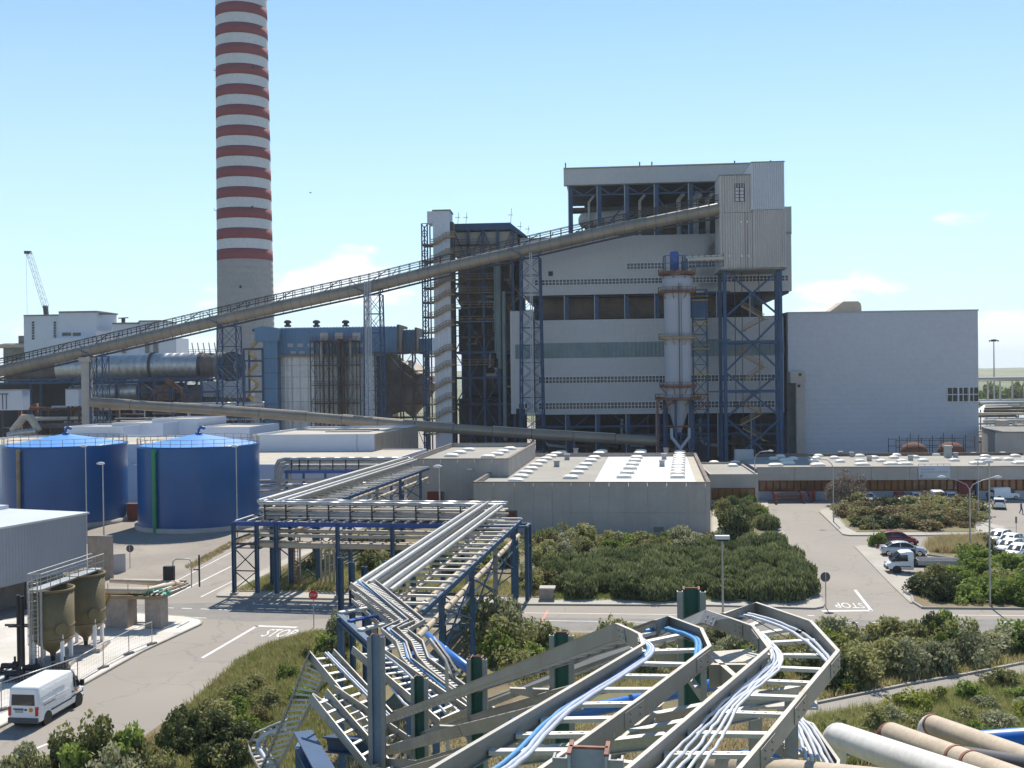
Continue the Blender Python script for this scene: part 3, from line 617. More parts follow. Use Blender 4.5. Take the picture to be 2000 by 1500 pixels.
for x, o in LEGX:
    s = FH.sz(x, 526)[0]; b = MB(); FH.box(b, s - .36, s + .36, 0, zl, o - .8, o); b.build('leg', 'bluesteel', hh)
ss0, ss1 = FH.sz(1415, 526)[0], FH.sz(1524, 526)[0]; smid = (ss0 + ss1) / 2
br = MB(); lev = [zl, FH.sz(1470, 612)[1], FH.sz(1470, 668)[1], FH.sz(1470, 765)[1], FH.sz(1470, 808)[1], 0]
lb_ = [zl] + [FH.sz(1470, y)[1] for y in (619, 726, 816)] + [.5]
for za, zb_ in zip(lb_, lb_[1:]):
    for o in (-.5,):
        br.beam(FH.pt(ss0, za, o), FH.pt(ss1, zb_, o), .4); br.beam(FH.pt(ss0, zb_, o), FH.pt(ss1, za, o), .4)
br.build('bracing', 'bluesteel', hh)
be = MB()
for z in (lev[2], lev[3]): be.beam(FH.pt(ss0, z, -.5), FH.pt(ss1, z, -.5), .45, .5); be.beam(FH.pt(ss0, z, -9.5), FH.pt(ss1, z, -9.5), .45, .5)
be.build('beams', 'bluesteel', hh)
def stairs(root, fac, pts, o, w=.9, m='tanpaint'):
    "zigzag flights between pixel landings"
    for (a, c) in zip(pts, pts[1:]):
        b = MB(); p, q = fac.at(*a, o), fac.at(*c, o)
        for k_ in (0, w): 
            b.beam(p + fac.n * k_, q + fac.n * k_, .12, .3)
            for h in (.55, 1.05): b.beam(p + fac.n * k_ + V(0, 0, h), q + fac.n * k_ + V(0, 0, h), .07)
        n = max(3, int((q - p).length / .45))
        for i in range(n): t = p.lerp(q, (i + .5) / n); b.obox(t - fac.d * .12, fac.d * .24, fac.n * w, EZ * .05)
        b.obox(q - fac.d * .7 - V(0, 0, .1), fac.d * 1.4, fac.n * (w + .6), EZ * .1); b.build('stair_flight', m, root)
stairs(hh, FH, [(1452, 595), (1498, 622), (1455, 645), (1445, 690), (1498, 715), (1452, 745), (1448, 690)][:3], -4)
stairs(hh, FH, [(1498, 622), (1452, 646)], -4); stairs(hh, FH, [(1446, 690), (1496, 717)], -4); stairs(hh, FH, [(1496, 717), (1462, 742)], -4); stairs(hh, FH, [(1450, 832), (1492, 810)], -4); stairs(hh, FH, [(1455, 838), (1498, 862)], -4); stairs(hh, FH, [(1490, 765), (1452, 790)], -4); stairs(hh, FH, [(1452, 790), (1492, 810)], -4); stairs(hh, FH, [(1446, 690), (1496, 665)], -4)
b = MB()
for x in (1441, 1455, 1489): FH.pbox(b, x, 528, x + 1.4, 880, -4.6, -4.4)
b.build('hanger', 'darksteel', hh)
# ================================================================== inclined conveyor
cv_px = [(-70, 742, 262), (0, 725, 260.5), (250, 667.5, 255), (500, 609, 249.6), (720, 561.5, 244.8), (900, 517, 241), (1035, 487, 238), (1200, 449, 234.5), (1406, 408, 230)]
CV = [D(*p) for p in cv_px]
cv = thing('conveyor_gallery', 'long inclined conveyor tube with walkway railings climbing to the head house', 'conveyor', (CV[0].x, CV[0].y, 0))
def along(pts, step):
    out = [pts[0].copy()]; 
    for a, b_ in zip(pts, pts[1:]):
        n = max(1, round((b_ - a).length / step))
        for i in range(1, n + 1): out.append(a.lerp(b_, i / n))
    return out
seg = along(CV, 2.35); RT = 1.32; rb = MB()
for i, (a, c) in enumerate(zip(seg, seg[1:])):
    d = (c - a).normalized(); b = MB(); b.tube([a, c - d * .05], RT, 18); b.build('tube_panel', 'conveyor', cv)
    b = MB(); b.tube([c - d * .06, c + d * .03], RT + .025, 18); b.build('joint_ring', 'bluesteel', cv)
ra = MB(); rw = MB(); yd = V(0, 1, 0)
for i, (a, c) in enumerate(zip(seg, seg[1:])):
    for o, hs in ((-.2, (1.9, 2.5, 3.1)), (2.3, (1.5, 2.3, 3.2))):
        for h in hs: ra.beam(a + yd * o + V(0, 0, h), c + yd * o + V(0, 0, h), .13)
        ra.beam(a + yd * o + V(0, 0, .9), a + yd * o + V(0, 0, hs[-1]), .15)
    ra.beam(a + yd * -.2 + V(0, 0, 3.1), a + yd * 2.3 + V(0, 0, 3.2), .12)
    if i % 5 == 0: ra.beam(a + yd * -.2 + V(0, 0, 1.0), c + (c - a) + yd * -.2 + V(0, 0, 3.1), .16)
    rw.beam(a + yd * 1.9 + V(0, 0, .75), c + yd * 1.9 + V(0, 0, .75), 1.2, .14)
    ra.beam(a + V(0, -.6, -1.75), c + V(0, -.6, -1.75), .2); ra.beam(a + V(0, 1.6, -1.75), c + V(0, 1.6, -1.75), .2)
    ra.beam(a + V(0, -.6, -1.75), a + V(0, -.3, -1.2), .12)
    if i % 2: ra.beam(a + V(0, -.6, -1.75), c + V(0, 1.6, -1.75), .1)
ra.build('railing', 'darksteel', cv); rw.build('walkway', 'concrete_dark', cv)
hl = MB()
for a, c in zip(seg, seg[1:]): hl.beam(a + V(0, .1, RT + .06), c + V(0, .1, RT + .06), .55, .1)
hl.build('top_strip', 'alu', cv)  # pale strip standing in for the bright highlight along the tube
rd = MB()
for a, c in zip(seg[30:], seg[31:]): rd.beam(a + V(0, .75, RT + .1), c + V(0, .75, RT + .1), .18, .28)
rd.build('belt_edge', 'beltred', cv)
def cvz(px):
    for (a, c) in zip(cv_px, cv_px[1:]):
        if a[0] <= px <= c[0]:
            t = (px - a[0]) / (c[0] - a[0]); return D(a[0] + (c[0] - a[0]) * t, a[1] + (c[1] - a[1]) * t, a[2] + (c[2] - a[2]) * t)
for px, lab, wx, nl in ((192, 'blue lattice trestle under the conveyor beside the grey concrete pier', 3.2, 4), (446, 'blue lattice trestle carrying the conveyor in front of the striped chimney', 4.6, 7), (729, 'blue lattice trestle under the conveyor with pale pipes rising along it', 3.6, 9), (1036, 'tall blue lattice trestle carrying the conveyor before the grey boiler house', 4.2, 12)):
    p = cvz(px); t = thing('conveyor_trestle', lab, 'trestle', (p.x, p.y, 0), 'trestles carrying the conveyor'); lattice_tower(t, (p.x, p.y + .5), wx, 3.0, p.z - 1.9, nl, .27, taper=1.25 if px != 192 else 1.1)
    b = MB()
    for sg in (-1, 1): b.beam(p + V(sg * 1.6, 0, -1.8), p + V(sg * 5.2, 0, 2.6 + sg * 1.1), .18); b.beam(p + V(sg * 1.2, -1.2, -1.8), p + V(sg * 4.5, -1.0, 1.0 + sg * 1.1), .2)
    b.build('saddle_strut', 'bluesteel', t)
    if px == 729:
        for k_ in range(5): b = MB(); b.tube([V(p.x - 1.7 + k_ * .35, p.y - 2.2, 0), V(p.x - 1.7 + k_ * .35, p.y - 2.2, p.z + 1)], .12, 6); b.build('riser_pipe', 'paintgrey', t)
    if px == 1036:
        for k_ in range(2): b = MB(); b.tube([V(p.x - .2 + k_ * .4, p.y - 2.3, 0), V(p.x - .2 + k_ * .4, p.y - 2.3, p.z - 1)], .13, 6); b.build('riser_pipe', 'paintgrey', t)
p = cvz(170); t = thing('concrete_pier', 'plain grey concrete pier standing under the conveyor at the ducts', 'pier', (p.x, p.y, 0))
b = MB(); b.obox(V(p.x - 1.1, p.y - 1, 0), V(2.0, 0, 0), V(0, 2, 0), V(0, 0, p.z - 1.5)); b.build('shaft', 'concrete', t)
b = MB(); b.obox(V(p.x - 1.5, p.y - 1.4, p.z - 2.6), V(2.8, 0, 0), V(0, 2.8, 0), V(0, 0, 1.1)); b.build('cap', 'concrete', t)
# lower long covered pipe conveyor, dropping to the right
lp = [D(*q) for q in ((178, 786, 246), (420, 801, 242), (600, 814, 238), (812, 832, 234), (1040, 848, 230), (1285, 862, 226))]
lc = thing('pipe_conveyor', 'long tan covered pipe sloping down across the foot of the plant', 'conveyor', (lp[0].x, lp[0].y, 0))
sg_ = along(lp, 9)
for a, c in zip(sg_, sg_[1:]):
    d = (c - a).normalized(); b = MB(); b.tube([a, c - d * .1], 1.12, 20); b.build('pipe_section', 'conveyor', lc)
b = MB()
for i, a in enumerate(sg_): 
    if i % 2 == 0: b.beam(V(a.x, a.y, 0), a + V(0, 0, -1.0), .4)
b.build('support_post', 'bluesteel', lc)
for i, (a, c) in enumerate(zip(sg_, sg_[1:])):
    if i % 4 != 1: b = MB(); b.beam(a + V(0, .2, 1.14), c + V(0, .2, 1.14), .8, .12); b.build('pale_strip', 'alutan', lc)  # lighter strip; the shine on the pipe's top is put into colour
# ================================================================== storage silo in front of the boiler house
SI = D(1324, 728, 226); SI.z = 0
def zat(px, py, Y): return D(px, py, Y).z
si = thing('storage_silo', 'tall grey cylindrical silo with round platforms and a blue filter on top', 'silo', SI)
zb_, zt_ = zat(1324, 780, 226), zat(1324, 540, 226); R_ = 2.8
b = MB(); b.lathe(SI, [(R_, zb_), (R_, zt_ - 3), (R_ + .35, zt_ - 1.5), (R_ + .35, zt_), (0, zt_ + .3)], 28); b.build('shell', 'silograt', si)
b = MB(); b.lathe(SI, [(.6, zb_ - 7), (R_, zb_), ], 28); b.build('hopper', 'paintgrey', si)
for py, rr in ((537, 3.9), (573, 4.0), (663, 4.0), (757, 3.9), (781, 4.9)):
    z = zat(1324, py, 226); b = MB(); b.lathe(SI, [(R_, z), (rr, z), (rr, z + .2), (R_, z + .2)], 20); b.lathe(SI, [(rr, z + .2), (rr, z + .5)], 20)
    for h in (.6, 1.15): b.lathe(SI, [(rr, z + h), (rr + .08, z + h), (rr + .08, z + h + .08), (rr, z + h + .08), (rr, z + h)], 20)
    for k_ in range(16):
        t_ = k_ * math.pi / 8; q = SI + V(rr * math.cos(t_), rr * math.sin(t_), z); b.beam(q, q + V(0, 0, 1.2), .09)
        if k_ % 2: b.beam(q + V(0, 0, .1), SI + V(R_ * math.cos(t_), R_ * math.sin(t_), z - 1.2), .12)
    b.build('platform', 'rust' if py != 663 else 'tanpaint', si)
b = MB(); q = SI + V(-.1, -R_ - .25, 0)
for z in (zb_, zt_): pass
b.beam(q + V(0, 0, zb_), q + V(0, 0, zt_), .14); b.beam(q + V(.5, 0, zb_), q + V(.5, 0, zt_), .07); b.build('seam_pipe', 'darksteel', si)
fz = zat(1324, 530, 226); b = MB(); c_ = SI + V(-.55, -.4, fz)
b.lathe(c_, [(0, 0), (.95, .3), (.95, 3.7), (.8, 4.1), (0, 4.2)], 16); b.build('filter_drum', 'bluebright', si)
b = MB()
for sx_, sy_ in ((-2.1, -1.2), (2.0, -1.2), (2.0, 1.5), (-2.1, 1.5)): b.beam(c_ + V(sx_, sy_, -.3), c_ + V(sx_, sy_, 3.2), .25)
for z in (1.6, 3.2): 
    for a, c in (((-2.1, -1.2), (2, -1.2)), ((2, -1.2), (2, 1.5)), ((-2.1, 1.5), (-2.1, -1.2))): b.beam(c_ + V(*a, z), c_ + V(*c, z), .14)
b.obox(c_ + V(1.5, -.8, .3), V(1.3, 0, 0), V(0, 1.2, 0), V(0, 0, 1.8)); b.build('filter_frame', 'bluerack', si)
b = MB(); b.tube([c_ + V(2.4, 0, 1.0), c_ + V(3.0, 0, 2.6), c_ + V(.8, 0, 3.9)], .22, 8); b.build('filter_duct', 'alu', si)
# legs, ring beam and trouser pipe below
b = MB()
for a in range(6):
    t_ = a * math.pi / 3 + .2; q = SI + V(3.2 * math.cos(t_), 3.2 * math.sin(t_), 0); b = MB(); b.beam(q, q + V(0, 0, zb_), .5); b.build('leg', 'bluesteel', si)
b = MB(); 
for a in range(6):
    t_ = a * math.pi / 3 + .2; u_ = t_ + math.pi / 3
    for z in (4.5, 9.5): b.beam(SI + V(3.2 * math.cos(t_), 3.2 * math.sin(t_), z), SI + V(3.2 * math.cos(u_), 3.2 * math.sin(u_), z), .3)
b.build('ring_beam', 'rust', si)
b = MB(); y0_ = -R_ - .6; w0 = SI + V(-.1, y0_, 0)
b.tube([w0 + V(-1.9, 0, 9.2), w0 + V(-1.9, 0, 7.3), w0 + V(-.1, 0, 5.0), w0 + V(-.1, 0, 2.8)], .33, 8); b.tube([w0 + V(1.8, 0, 9.2), w0 + V(1.8, 0, 7.3), w0 + V(0, 0, 5.0), w0 + V(0, 0, 3.0)], .33, 8); b.build('trouser_pipe', 'paintgrey', si)
b = MB(); p_ = D(1284, 780, 223); b.beam(V(p_.x, p_.y, 0), p_, .4); b.beam(D(1290, 800, 223), D(1322, 782, 223), .3); b.beam(D(1385, 783, 223), D(1352, 805, 223), .4); b.build('outrigger', 'rust', si)
# small feeder conveyor between silo top and head house
a_, c_2 = D(1340, 507, 227), D(1412, 504, 228.5); fc = thing('feeder_conveyor', 'short horizontal feeder tube joining the silo top to the head house', 'conveyor', (a_.x, a_.y, 0))
b = MB(); b.tube([a_, c_2], .55, 10); b.build('tube', 'alutan', fc)
b = MB()
for h in (-.4, .5, 1.4): b.beam(a_ + V(0, -.4, h - 1.3), c_2 + V(0, -.4, h - 1.3), .15)
for i in range(7): q = a_.lerp(c_2, i / 6); b.beam(q + V(0, -.4, -1.7), q + V(0, -.4, 1.0), .12)
b.build('truss', 'bluesteel', fc)
b = MB(); b.beam(a_ + V(0, .2, .62), c_2 + V(0, .2, .62), .5, .12); b.build('top_strip', 'white', fc)
# stair tower beside the silo
p = D(1368, 728, 229); st = thing('ladder_tower', 'slim blue braced ladder tower with yellow landings beside the grey silo', 'tower', (p.x, p.y, 0))
lattice_tower(st, (p.x, p.y), 3.0, 2.6, zat(1368, 566, 229), 12, .28)
for i, y in enumerate((588, 636, 683, 732, 775)):
    z = zat(1368, y, 229); b = MB(); b.box((p.x, p.y - .2, z), 3.5, 3.2, .22, -.15); b.box((p.x, p.y - 1.8, z + .9), 3.5, .1, .1, -.15); b.build('landing', 'yellowpaint', st)
b = MB(); b.box((p.x - .4, p.y - 1.2, zat(1368, 621, 229)), 2.9, .3, 4.0, -.15); b.build('lift_cage', 'bluesteel', st)
b = MB()
for z in (zat(1390, 570, 229), zat(1390, 664, 229), zat(1390, 765, 229)): b.beam(V(p.x + 1.5, p.y, z), V(p.x + 6.5, p.y - .3, z), .3)
b.build('tie_beam', 'bluesteel', st)
# machinery at its foot
p = D(1190, 868, 224); t = thing('gantry_machine', 'yellow railed machine platform at the end of the covered pipe', 'machine', (p.x, p.y, 0))
b = MB(); b.box((p.x, p.y, 0), 9.5, 3, 1.5, -.1); b.build('base', 'machinery', t); b = MB()
for i in range(9): q = p + V(-4.6 + i * 1.15, .45 - i * .1 - 1.5, 0); b.beam(V(q.x, q.y, 1.5), V(q.x, q.y, 3.3), .14)
for h in (2.4, 3.3): b.beam(V(p.x - 4.6, p.y - 1.05, h), V(p.x + 4.6, p.y - 1.9, h), .14)
b.build('railing', 'yellowpaint', t); b = MB(); b.box((p.x - .5, p.y - .5, 1.5), 2.2, 1.6, 2.6); b.build('motor', 'tanpaint', t)
p = D(1270, 862, 224); t = thing('blue_drive_unit', 'bright blue drive unit standing beside the silo legs', 'machine', (p.x, p.y, 0))
b = MB(); b.box((p.x, p.y, 0), 1.9, 1.6, 4.0, -.1); b.build('housing', 'bluebright', t); b = MB(); b.tube([V(p.x, p.y - .9, 3.0), V(p.x + 3.2, p.y - 1.2, 3.0)], .6, 10); b.build('drum', 'bluebright', t)
# ================================================================== turbine hall (big plain blue-grey block on the right)
FT = Fac(D(1720, 728, 240), -.03)
th = thing('turbine_hall', 'huge windowless blue-grey block with one dark window group at its corner', 'building', FT.pt(0, 0))
s0, s1 = FT.sz(1540, 750)[0], FT.sz(1911, 750)[0]; z1 = FT.sz(1720, 609.5)[1]
b = MB(); FT.box(b, s0, s1, 0, z1, -45, 0); b.build('wall', 'cladding_blue', th)
b = MB(); FT.box(b, s0 - .1, s1 + .15, z1, z1 + .3, -45, .2); b.build('parapet_trim', 'paintgrey', th)
f = MB(); s_, t_, za, zc = FT.rect(1850, 756, 1911, 785); w = t_ - s_; h = zc - za
for i, k_ in enumerate((0, .166, .345, .51, .69, .84)): FT.box(f, s_ + w * k_ - .05, s_ + w * k_ + (.22 if i in (2, 4) else .06), za, zc, .0, .15)
for k_ in (0, .48, .97): FT.box(f, s_ - .1, t_ + .05, za + h * k_, za + h * k_ + .12, .0, .18)
fo = f.build('window_frame', 'winframe', th)
for i in range(6):
    for j in range(2):
        b = MB(); FT.box(b, s_ + w * i / 6 + .1, s_ + w * (i + 1) / 6 - .1, za + h * j / 2 + .15, za + h * (j + 1) / 2 - .1, .02, .08); b.build('pane', 'glassdark', fo)
p0_, p1_ = FT.sz(1640, 609)[0], FT.sz(1719, 609)[0]; zv = z1 + 3.4
b = MB(); pr = [(p0_, z1), (p0_ + 4.0, zv - .6), (p0_ + 4.8, zv), (p1_ - .8, zv), (p1_ - .2, zv - .5), (p1_, zv - 1.3), (p1_, z1)]
b.prism([FT.pt(s, z, -14) for s, z in pr], FT.n * -6); b.build('roof_ventilator', 'pipebeige', th)
b = MB(); FT.pbox(b, 1540, 726, 1569, 748, .05, 2.0); FT.pbox(b, 1552, 748, 1569, 888, .05, 1.8); ls = b.build('lift_shaft', 'concrete', th)
for x, y in ((1556, 729), (1554, 751)):
    b = MB(); FT.pbox(b, x, y, x + 5, y + 5, 2.0, 2.06); b.build('vent_opening', 'blackplastic', th)
b = MB(); FT.pbox(b, 1540, 748, 1552, 888, .03, .5); b.build('shade_panel', 'soot', th)  # dark slab proud of the wall; shade of a recess put into colour
# rusty pair of tanks in a scaffold frame before the hall
FR = Fac(D(1830, 728, 212), -.05)
rk = thing('scaffold_frame', 'thin dark scaffold frame around two rusty tanks at the plain hall', 'scaffold', FR.pt(0, 0))
b = MB(); sa, sb_ = FR.sz(1750, 870)[0], FR.sz(1904, 870)[0]; zc = FR.sz(1827, 858)[1]
for i in range(8):
    s = sa + (sb_ - sa) * i / 7
    for o in (0, -5): b.beam(FR.pt(s, 0, o), FR.pt(s, zc + (i % 3) * .5, o), .12)
for z in (zc - .2, zc - 1.6, zc - 3.2, 2.5): b.beam(FR.pt(sa, z, 0), FR.pt(sb_, z, 0), .12); b.beam(FR.pt(sa, z, -5), FR.pt(sb_, z, -5), .12)
b.build('tube_frame', 'darksteel', rk)
for x in (1793, 1866):
    s = FR.sz(x, 880)[0]; c0 = FR.pt(s, 0, -2.5); t = thing('rusty_tank', 'squat rusty tank standing inside the scaffold frame', 'tank', c0, 'rusty tanks inside the scaffold')
    b = MB(); b.lathe(c0, [(2.6, 0), (2.6, 4.6), (2.2, 5.4), (1.2, 6.0), (0, 6.2)], 18); b.build('shell', 'rust', t); b = MB(); b.lathe(c0, [(2.62, 3), (2.75, 3), (2.75, 3.3), (2.62, 3.3)], 18); b.build('hoop', 'oxide', t)
# ================================================================== lift and stair tower with boiler frame
FE = Fac(D(860, 728, 250), -.06)
lt = thing('stair_tower', 'slim white stair tower with brown flights climbing round it', 'tower', FE.pt(0, 0))
b = MB(); s0, s1 = FE.sz(848, 640)[0], FE.sz(881, 640)[0]; zt_ = FE.sz(860, 412)[1]; FE.box(b, s0, s1, 0, zt_, -6, 0); b.build('shaft', 'cladding_white', lt)
b = MB(); FE.pbox(b, 834, 412.5, 849, 436, -5.5, -.1); b.build('top_house', 'cladding_white', lt)
b = MB(); FE.box(b, s0 - .1, s1 + .2, zt_, zt_ + .3, -6.2, .2); b.build('roof', 'concrete_dark', lt)
b = MB(); FE.box(b, s1, s1 + .7, 0, zt_ - 2.5, -5, -.6); b.build('shaft_strip', 'darksteel', lt)  # dark strip along the right side of the shaft
FEl = [(y, k_) for k_, y in enumerate((465, 497, 550, 578, 607, 637, 684, 715, 748, 778, 806, 836))]
for y, k_ in FEl:
    b = MB(); 
    a0, a1, a2, a3 = FE.at(840, y + 13, .9), FE.at(853, y + 11, .9), FE.at(872, y - 1, .9), FE.at(889, y - 3, .9)
    for o in (0, -.9):
        for pa, pb in ((a0, a1), (a1, a2), (a2, a3)):
            q = FE.n * o; b.beam(pa + q, pb + q, .14, .34)
            for h in (.6, 1.15): b.beam(pa + q + V(0, 0, h), pb + q + V(0, 0, h), .08)
            for t_ in (0, .33, .66): u_ = pa.lerp(pb, t_) + q; b.beam(u_, u_ + V(0, 0, 1.15), .07)
    for pa, pb in ((a0, a1), (a1, a2), (a2, a3)): b.add([pa, pb, pb - FE.n * .9, pa - FE.n * .9], [(0, 1, 2, 3)])
    b.build('stair_flight', 'tanpaint', lt)
    b = MB(); q = FE.at(825, y + 12, -4); FE.pbox(b, 825, y + 11.5, 849, y + 13.5, -5, -.2); b.build('landing', 'darksteel', lt)
lv_ = MB(); zq = FE.sz(832, 436)[1]; s_a, s_b = FE.sz(825, 600)[0], FE.sz(836, 600)[0]
for s in (s_a, s_b):
    for o in (-.5, -5): b = MB(); b.beam(FE.pt(s, 0, o), FE.pt(s, zq, o), .32); b.build('lattice_leg', 'bluesteel', lt)
n = 24
for i in range(n):
    za, zc = zq * i / n, zq * (i + 1) / n; lv_.beam(FE.pt(s_a, za, -.5), FE.pt(s_b, zc, -.5), .16); lv_.beam(FE.pt(s_b, za, -.5), FE.pt(s_a, zc, -.5), .16); lv_.beam(FE.pt(s_a, zc, -.5), FE.pt(s_b, zc, -.5), .16)
lv_.build('lattice', 'bluesteel', lt)
FQ = Fac(D(950, 728, 256), -.07)
bf = thing('open_boiler', 'dark open boiler steelwork packed with ducts and platforms beside the white stair tower', 'boiler', FQ.pt(0, 0))
frame3d(bf, FQ, 888, 640, 1003, (448, 515, 572, 628, 688, 738, 790, 842), 5, 16, .6, 'bluesteel', True)
b = MB(); FQ.pbox(b, 884, 437, 998, 450, -17, 1.0); b.build('roof_hood', 'bluesteel', bf)
b = MB(); za = FQ.sz(998, 440)[1]; b.prism([FQ.at(998, 437, 1), FQ.at(1030, 462, 1), FQ.at(1030, 466, 1), FQ.at(998, 450, 1)], FQ.n * -18); b.build('roof_slope', 'bluesteel', bf)
b = MB(); FQ.pbox(b, 888, 452, 1010, 500, -14, -.8); b.build('upper_casing', 'concrete', bf)
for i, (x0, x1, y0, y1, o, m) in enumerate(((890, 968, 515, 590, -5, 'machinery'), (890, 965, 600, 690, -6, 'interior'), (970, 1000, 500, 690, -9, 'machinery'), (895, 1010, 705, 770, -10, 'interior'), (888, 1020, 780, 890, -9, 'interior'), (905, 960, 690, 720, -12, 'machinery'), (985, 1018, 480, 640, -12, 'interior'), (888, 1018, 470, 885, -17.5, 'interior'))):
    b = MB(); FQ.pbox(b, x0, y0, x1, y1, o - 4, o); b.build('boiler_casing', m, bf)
for y in (478, 507, 545, 572, 600, 628, 655, 712, 790):
    b = MB(); s0, s1 = FQ.sz(887, y)[0], FQ.sz(970 if y < 700 else 965, y)[0]; z = FQ.sz(930, y)[1]; deck(b, FQ, s0, s1, z, -2.5, 1.3, 1.2); b.build('platform', 'tanpaint' if y in (545, 572, 600, 628, 507, 712) else 'darksteel', bf)
for x, r, y0, y1 in ((972, .35, 500, 700), (976, .5, 510, 720), (968, .25, 520, 690), (985, .5, 570, 860)):
    s = FQ.sz(x, 600)[0]; b = MB(); b.tube([FQ.pt(s, FQ.sz(x, y1)[1], 1.4), FQ.pt(s, FQ.sz(x, y0)[1], 1.4)], r, 8); b.build('downcomer', 'band_green', bf)
for i in range(14):
    a = FQ.at(random.uniform(890, 1000), random.uniform(500, 850), random.uniform(-6, .5)); c = a + FQ.d * random.uniform(-7, 7) + V(0, 0, random.uniform(-6, 6)); b = MB(); b.tube([a, V(c.x, c.y, a.z), c], random.uniform(.15, .4), 6); b.build('pipework', random.choice(['machinery', 'darksteel', 'tanpaint', 'drum']), bf)
for x0, y0, x1, y1 in ((990, 545, 1015, 575), (990, 600, 1018, 575), (990, 600, 1018, 625)):
    stairs(bf, FQ, [(x0, y0), (x1, y1)], -3, 1.2)
for x, h in ((908, 3), (996, 4), (1014, 3), (892, 3), (1030, 2)):
    b = MB(); p = FQ.at(x, 437 if x < 1000 else 455, -2); b.beam(p, p + V(.3, 0, h), .1); b.beam(p + V(-.6, 0, h * .6), p + V(.6, 0, h * .6), .1); b.build('mast', 'darksteel', bf)
# ================================================================== precipitator with blue hall on top
FP = Fac(D(660, 728, 300), -.05)
ep = thing('precipitator', 'silver-clad filter block under a blue hall with arched roof ends', 'building', FP.pt(0, 0))
b = MB(); FP.pbox(b, 548, 694, 618, 840, -16, 0); b.build('casing_wall', 'silverclad', ep)
b = MB(); FP.pbox(b, 618, 694, 735, 840, -16, -.4); b.build('casing_wall', 'silverclad', ep)
b = MB(); FP.pbox(b, 735, 694, 760, 840, -16, -2); b.build('casing_wall', 'machinery', ep)
sg = MB()
for y in (712, 735, 757, 783): FP.pbox(sg, 548, y, 735, y + 1.2, 0, .2)
for x in (556, 570, 586, 602): FP.pbox(sg, x, 694, x + .8, 840, 0, .22)
sg.build('clamp_rail', 'galv', ep)
def arch_hall(x0, x1, ytop, yb, o0, o1, root):
    s0, s1 = FP.sz(x0, 680)[0], FP.sz(x1, 680)[0]; zb_ = FP.sz((x0 + x1) / 2, yb)[1]; zt_ = FP.sz((x0 + x1) / 2, ytop)[1]; w = o1 - o0; r = .9; m = MB(); prof = [(o1, zb_), (o1, zt_ - r)]
    for k_ in range(1, 6): a = k_ * math.pi / 12; prof.append((o1 - r + r * math.cos(a), zt_ - r + r * math.sin(a)))
    prof.append((o1 - r, zt_)); prof += [(o0 + r, zt_), (o0, zt_ - r), (o0, zb_)]
    m.prism([FP.pt(s0, z, o) for o, z in prof], FP.d * (s1 - s0)); m.build('hall_wall', 'blueclad', root)
arch_hall(548, 776, 638, 692, -15, .6, ep)
b = MB(); FP.pbox(b, 776, 634, 781, 690, -15, .8); b.build('end_rib', 'soot', ep)
arch_hall(781, 806, 641, 688, -22, -6, ep); b = MB(); FP.pbox(b, 805, 638, 809, 685, -22, -5); b.build('end_rib', 'soot', ep)
arch_hall(809, 835, 657, 690, -28, -10, ep)
for x in (563, 582, 602, 621, 640, 660, 680, 698):
    b = MB(); FP.pbox(b, x, 671, x + 11, 678, .6, .75); b.build('louvre_window', 'paintgrey', ep)
for x in (575, 592, 612): b = MB(); FP.pbox(b, x - 6, 686, x + 4, 691, .6, .7); b.build('vent_panel', 'paintgrey', ep)
for x in (553, 610, 668):
    b = MB(); p = FP.at(x, 637, -5); b.lathe(p, [(1.0, 0), (1.0, .5), (.6, .6), (.6, 1.0), (1.1, 1.1), (1.0, 1.7), (.4, 2.0), (0, 2.0)], 10); b.build('roof_fan', 'darksteel', ep)
b = MB(); FP.pbox(b, 548, 692, 776, 696, -2, 1.4); b.build('gutter_walkway', 'tanpaint', ep)
# blue service tower with yellow stairs
tt = thing('service_tower', 'blue clad service tower with yellow zigzag stairs in a blue frame', 'tower', FP.at(530, 845, 4))
b = MB(); FP.pbox(b, 505, 642, 550, 668, -3, 4); s0, s1 = FP.sz(505, 650)[0], FP.sz(550, 650)[0]; z = FP.sz(527, 642)[1]
b.prism([FP.pt(s0, z, 4), FP.pt((s0 + s1) / 2 - 1, z + .6, 4), FP.pt(s1, z, 4)], FP.n * -7); b.build('head_house', 'blueclad', tt)
b = MB(); FP.pbox(b, 521, 668, 549, 840, -2, 3.4); b.build('clad_shaft', 'blueclad', tt)
for y in (700, 728, 758, 788): b = MB(); FP.pbox(b, 521, y, 549.3, y + .8, -2, 3.5); b.build('panel_joint', 'bluesteel', tt)
frame3d(tt, FP, 484, 720, 520, (682, 705, 735, 765, 798), 2, 5, .5, 'bluesteel', False, off=3.5)
zz = [(486, 690), (505, 668), (503, 705), (486, 725), (486, 738), (503, 752), (486, 768), (503, 783), (486, 798), (503, 812)]
for a, c in (((490, 688), (508, 668)), ((490, 690), (508, 706)), ((508, 712), (490, 730)), ((490, 735), (508, 750)), ((508, 755), (490, 770)), ((490, 775), (508, 790)), ((508, 795), (490, 812))): stairs(tt, FP, [a, c], 2, 1.0, 'yellowpaint')
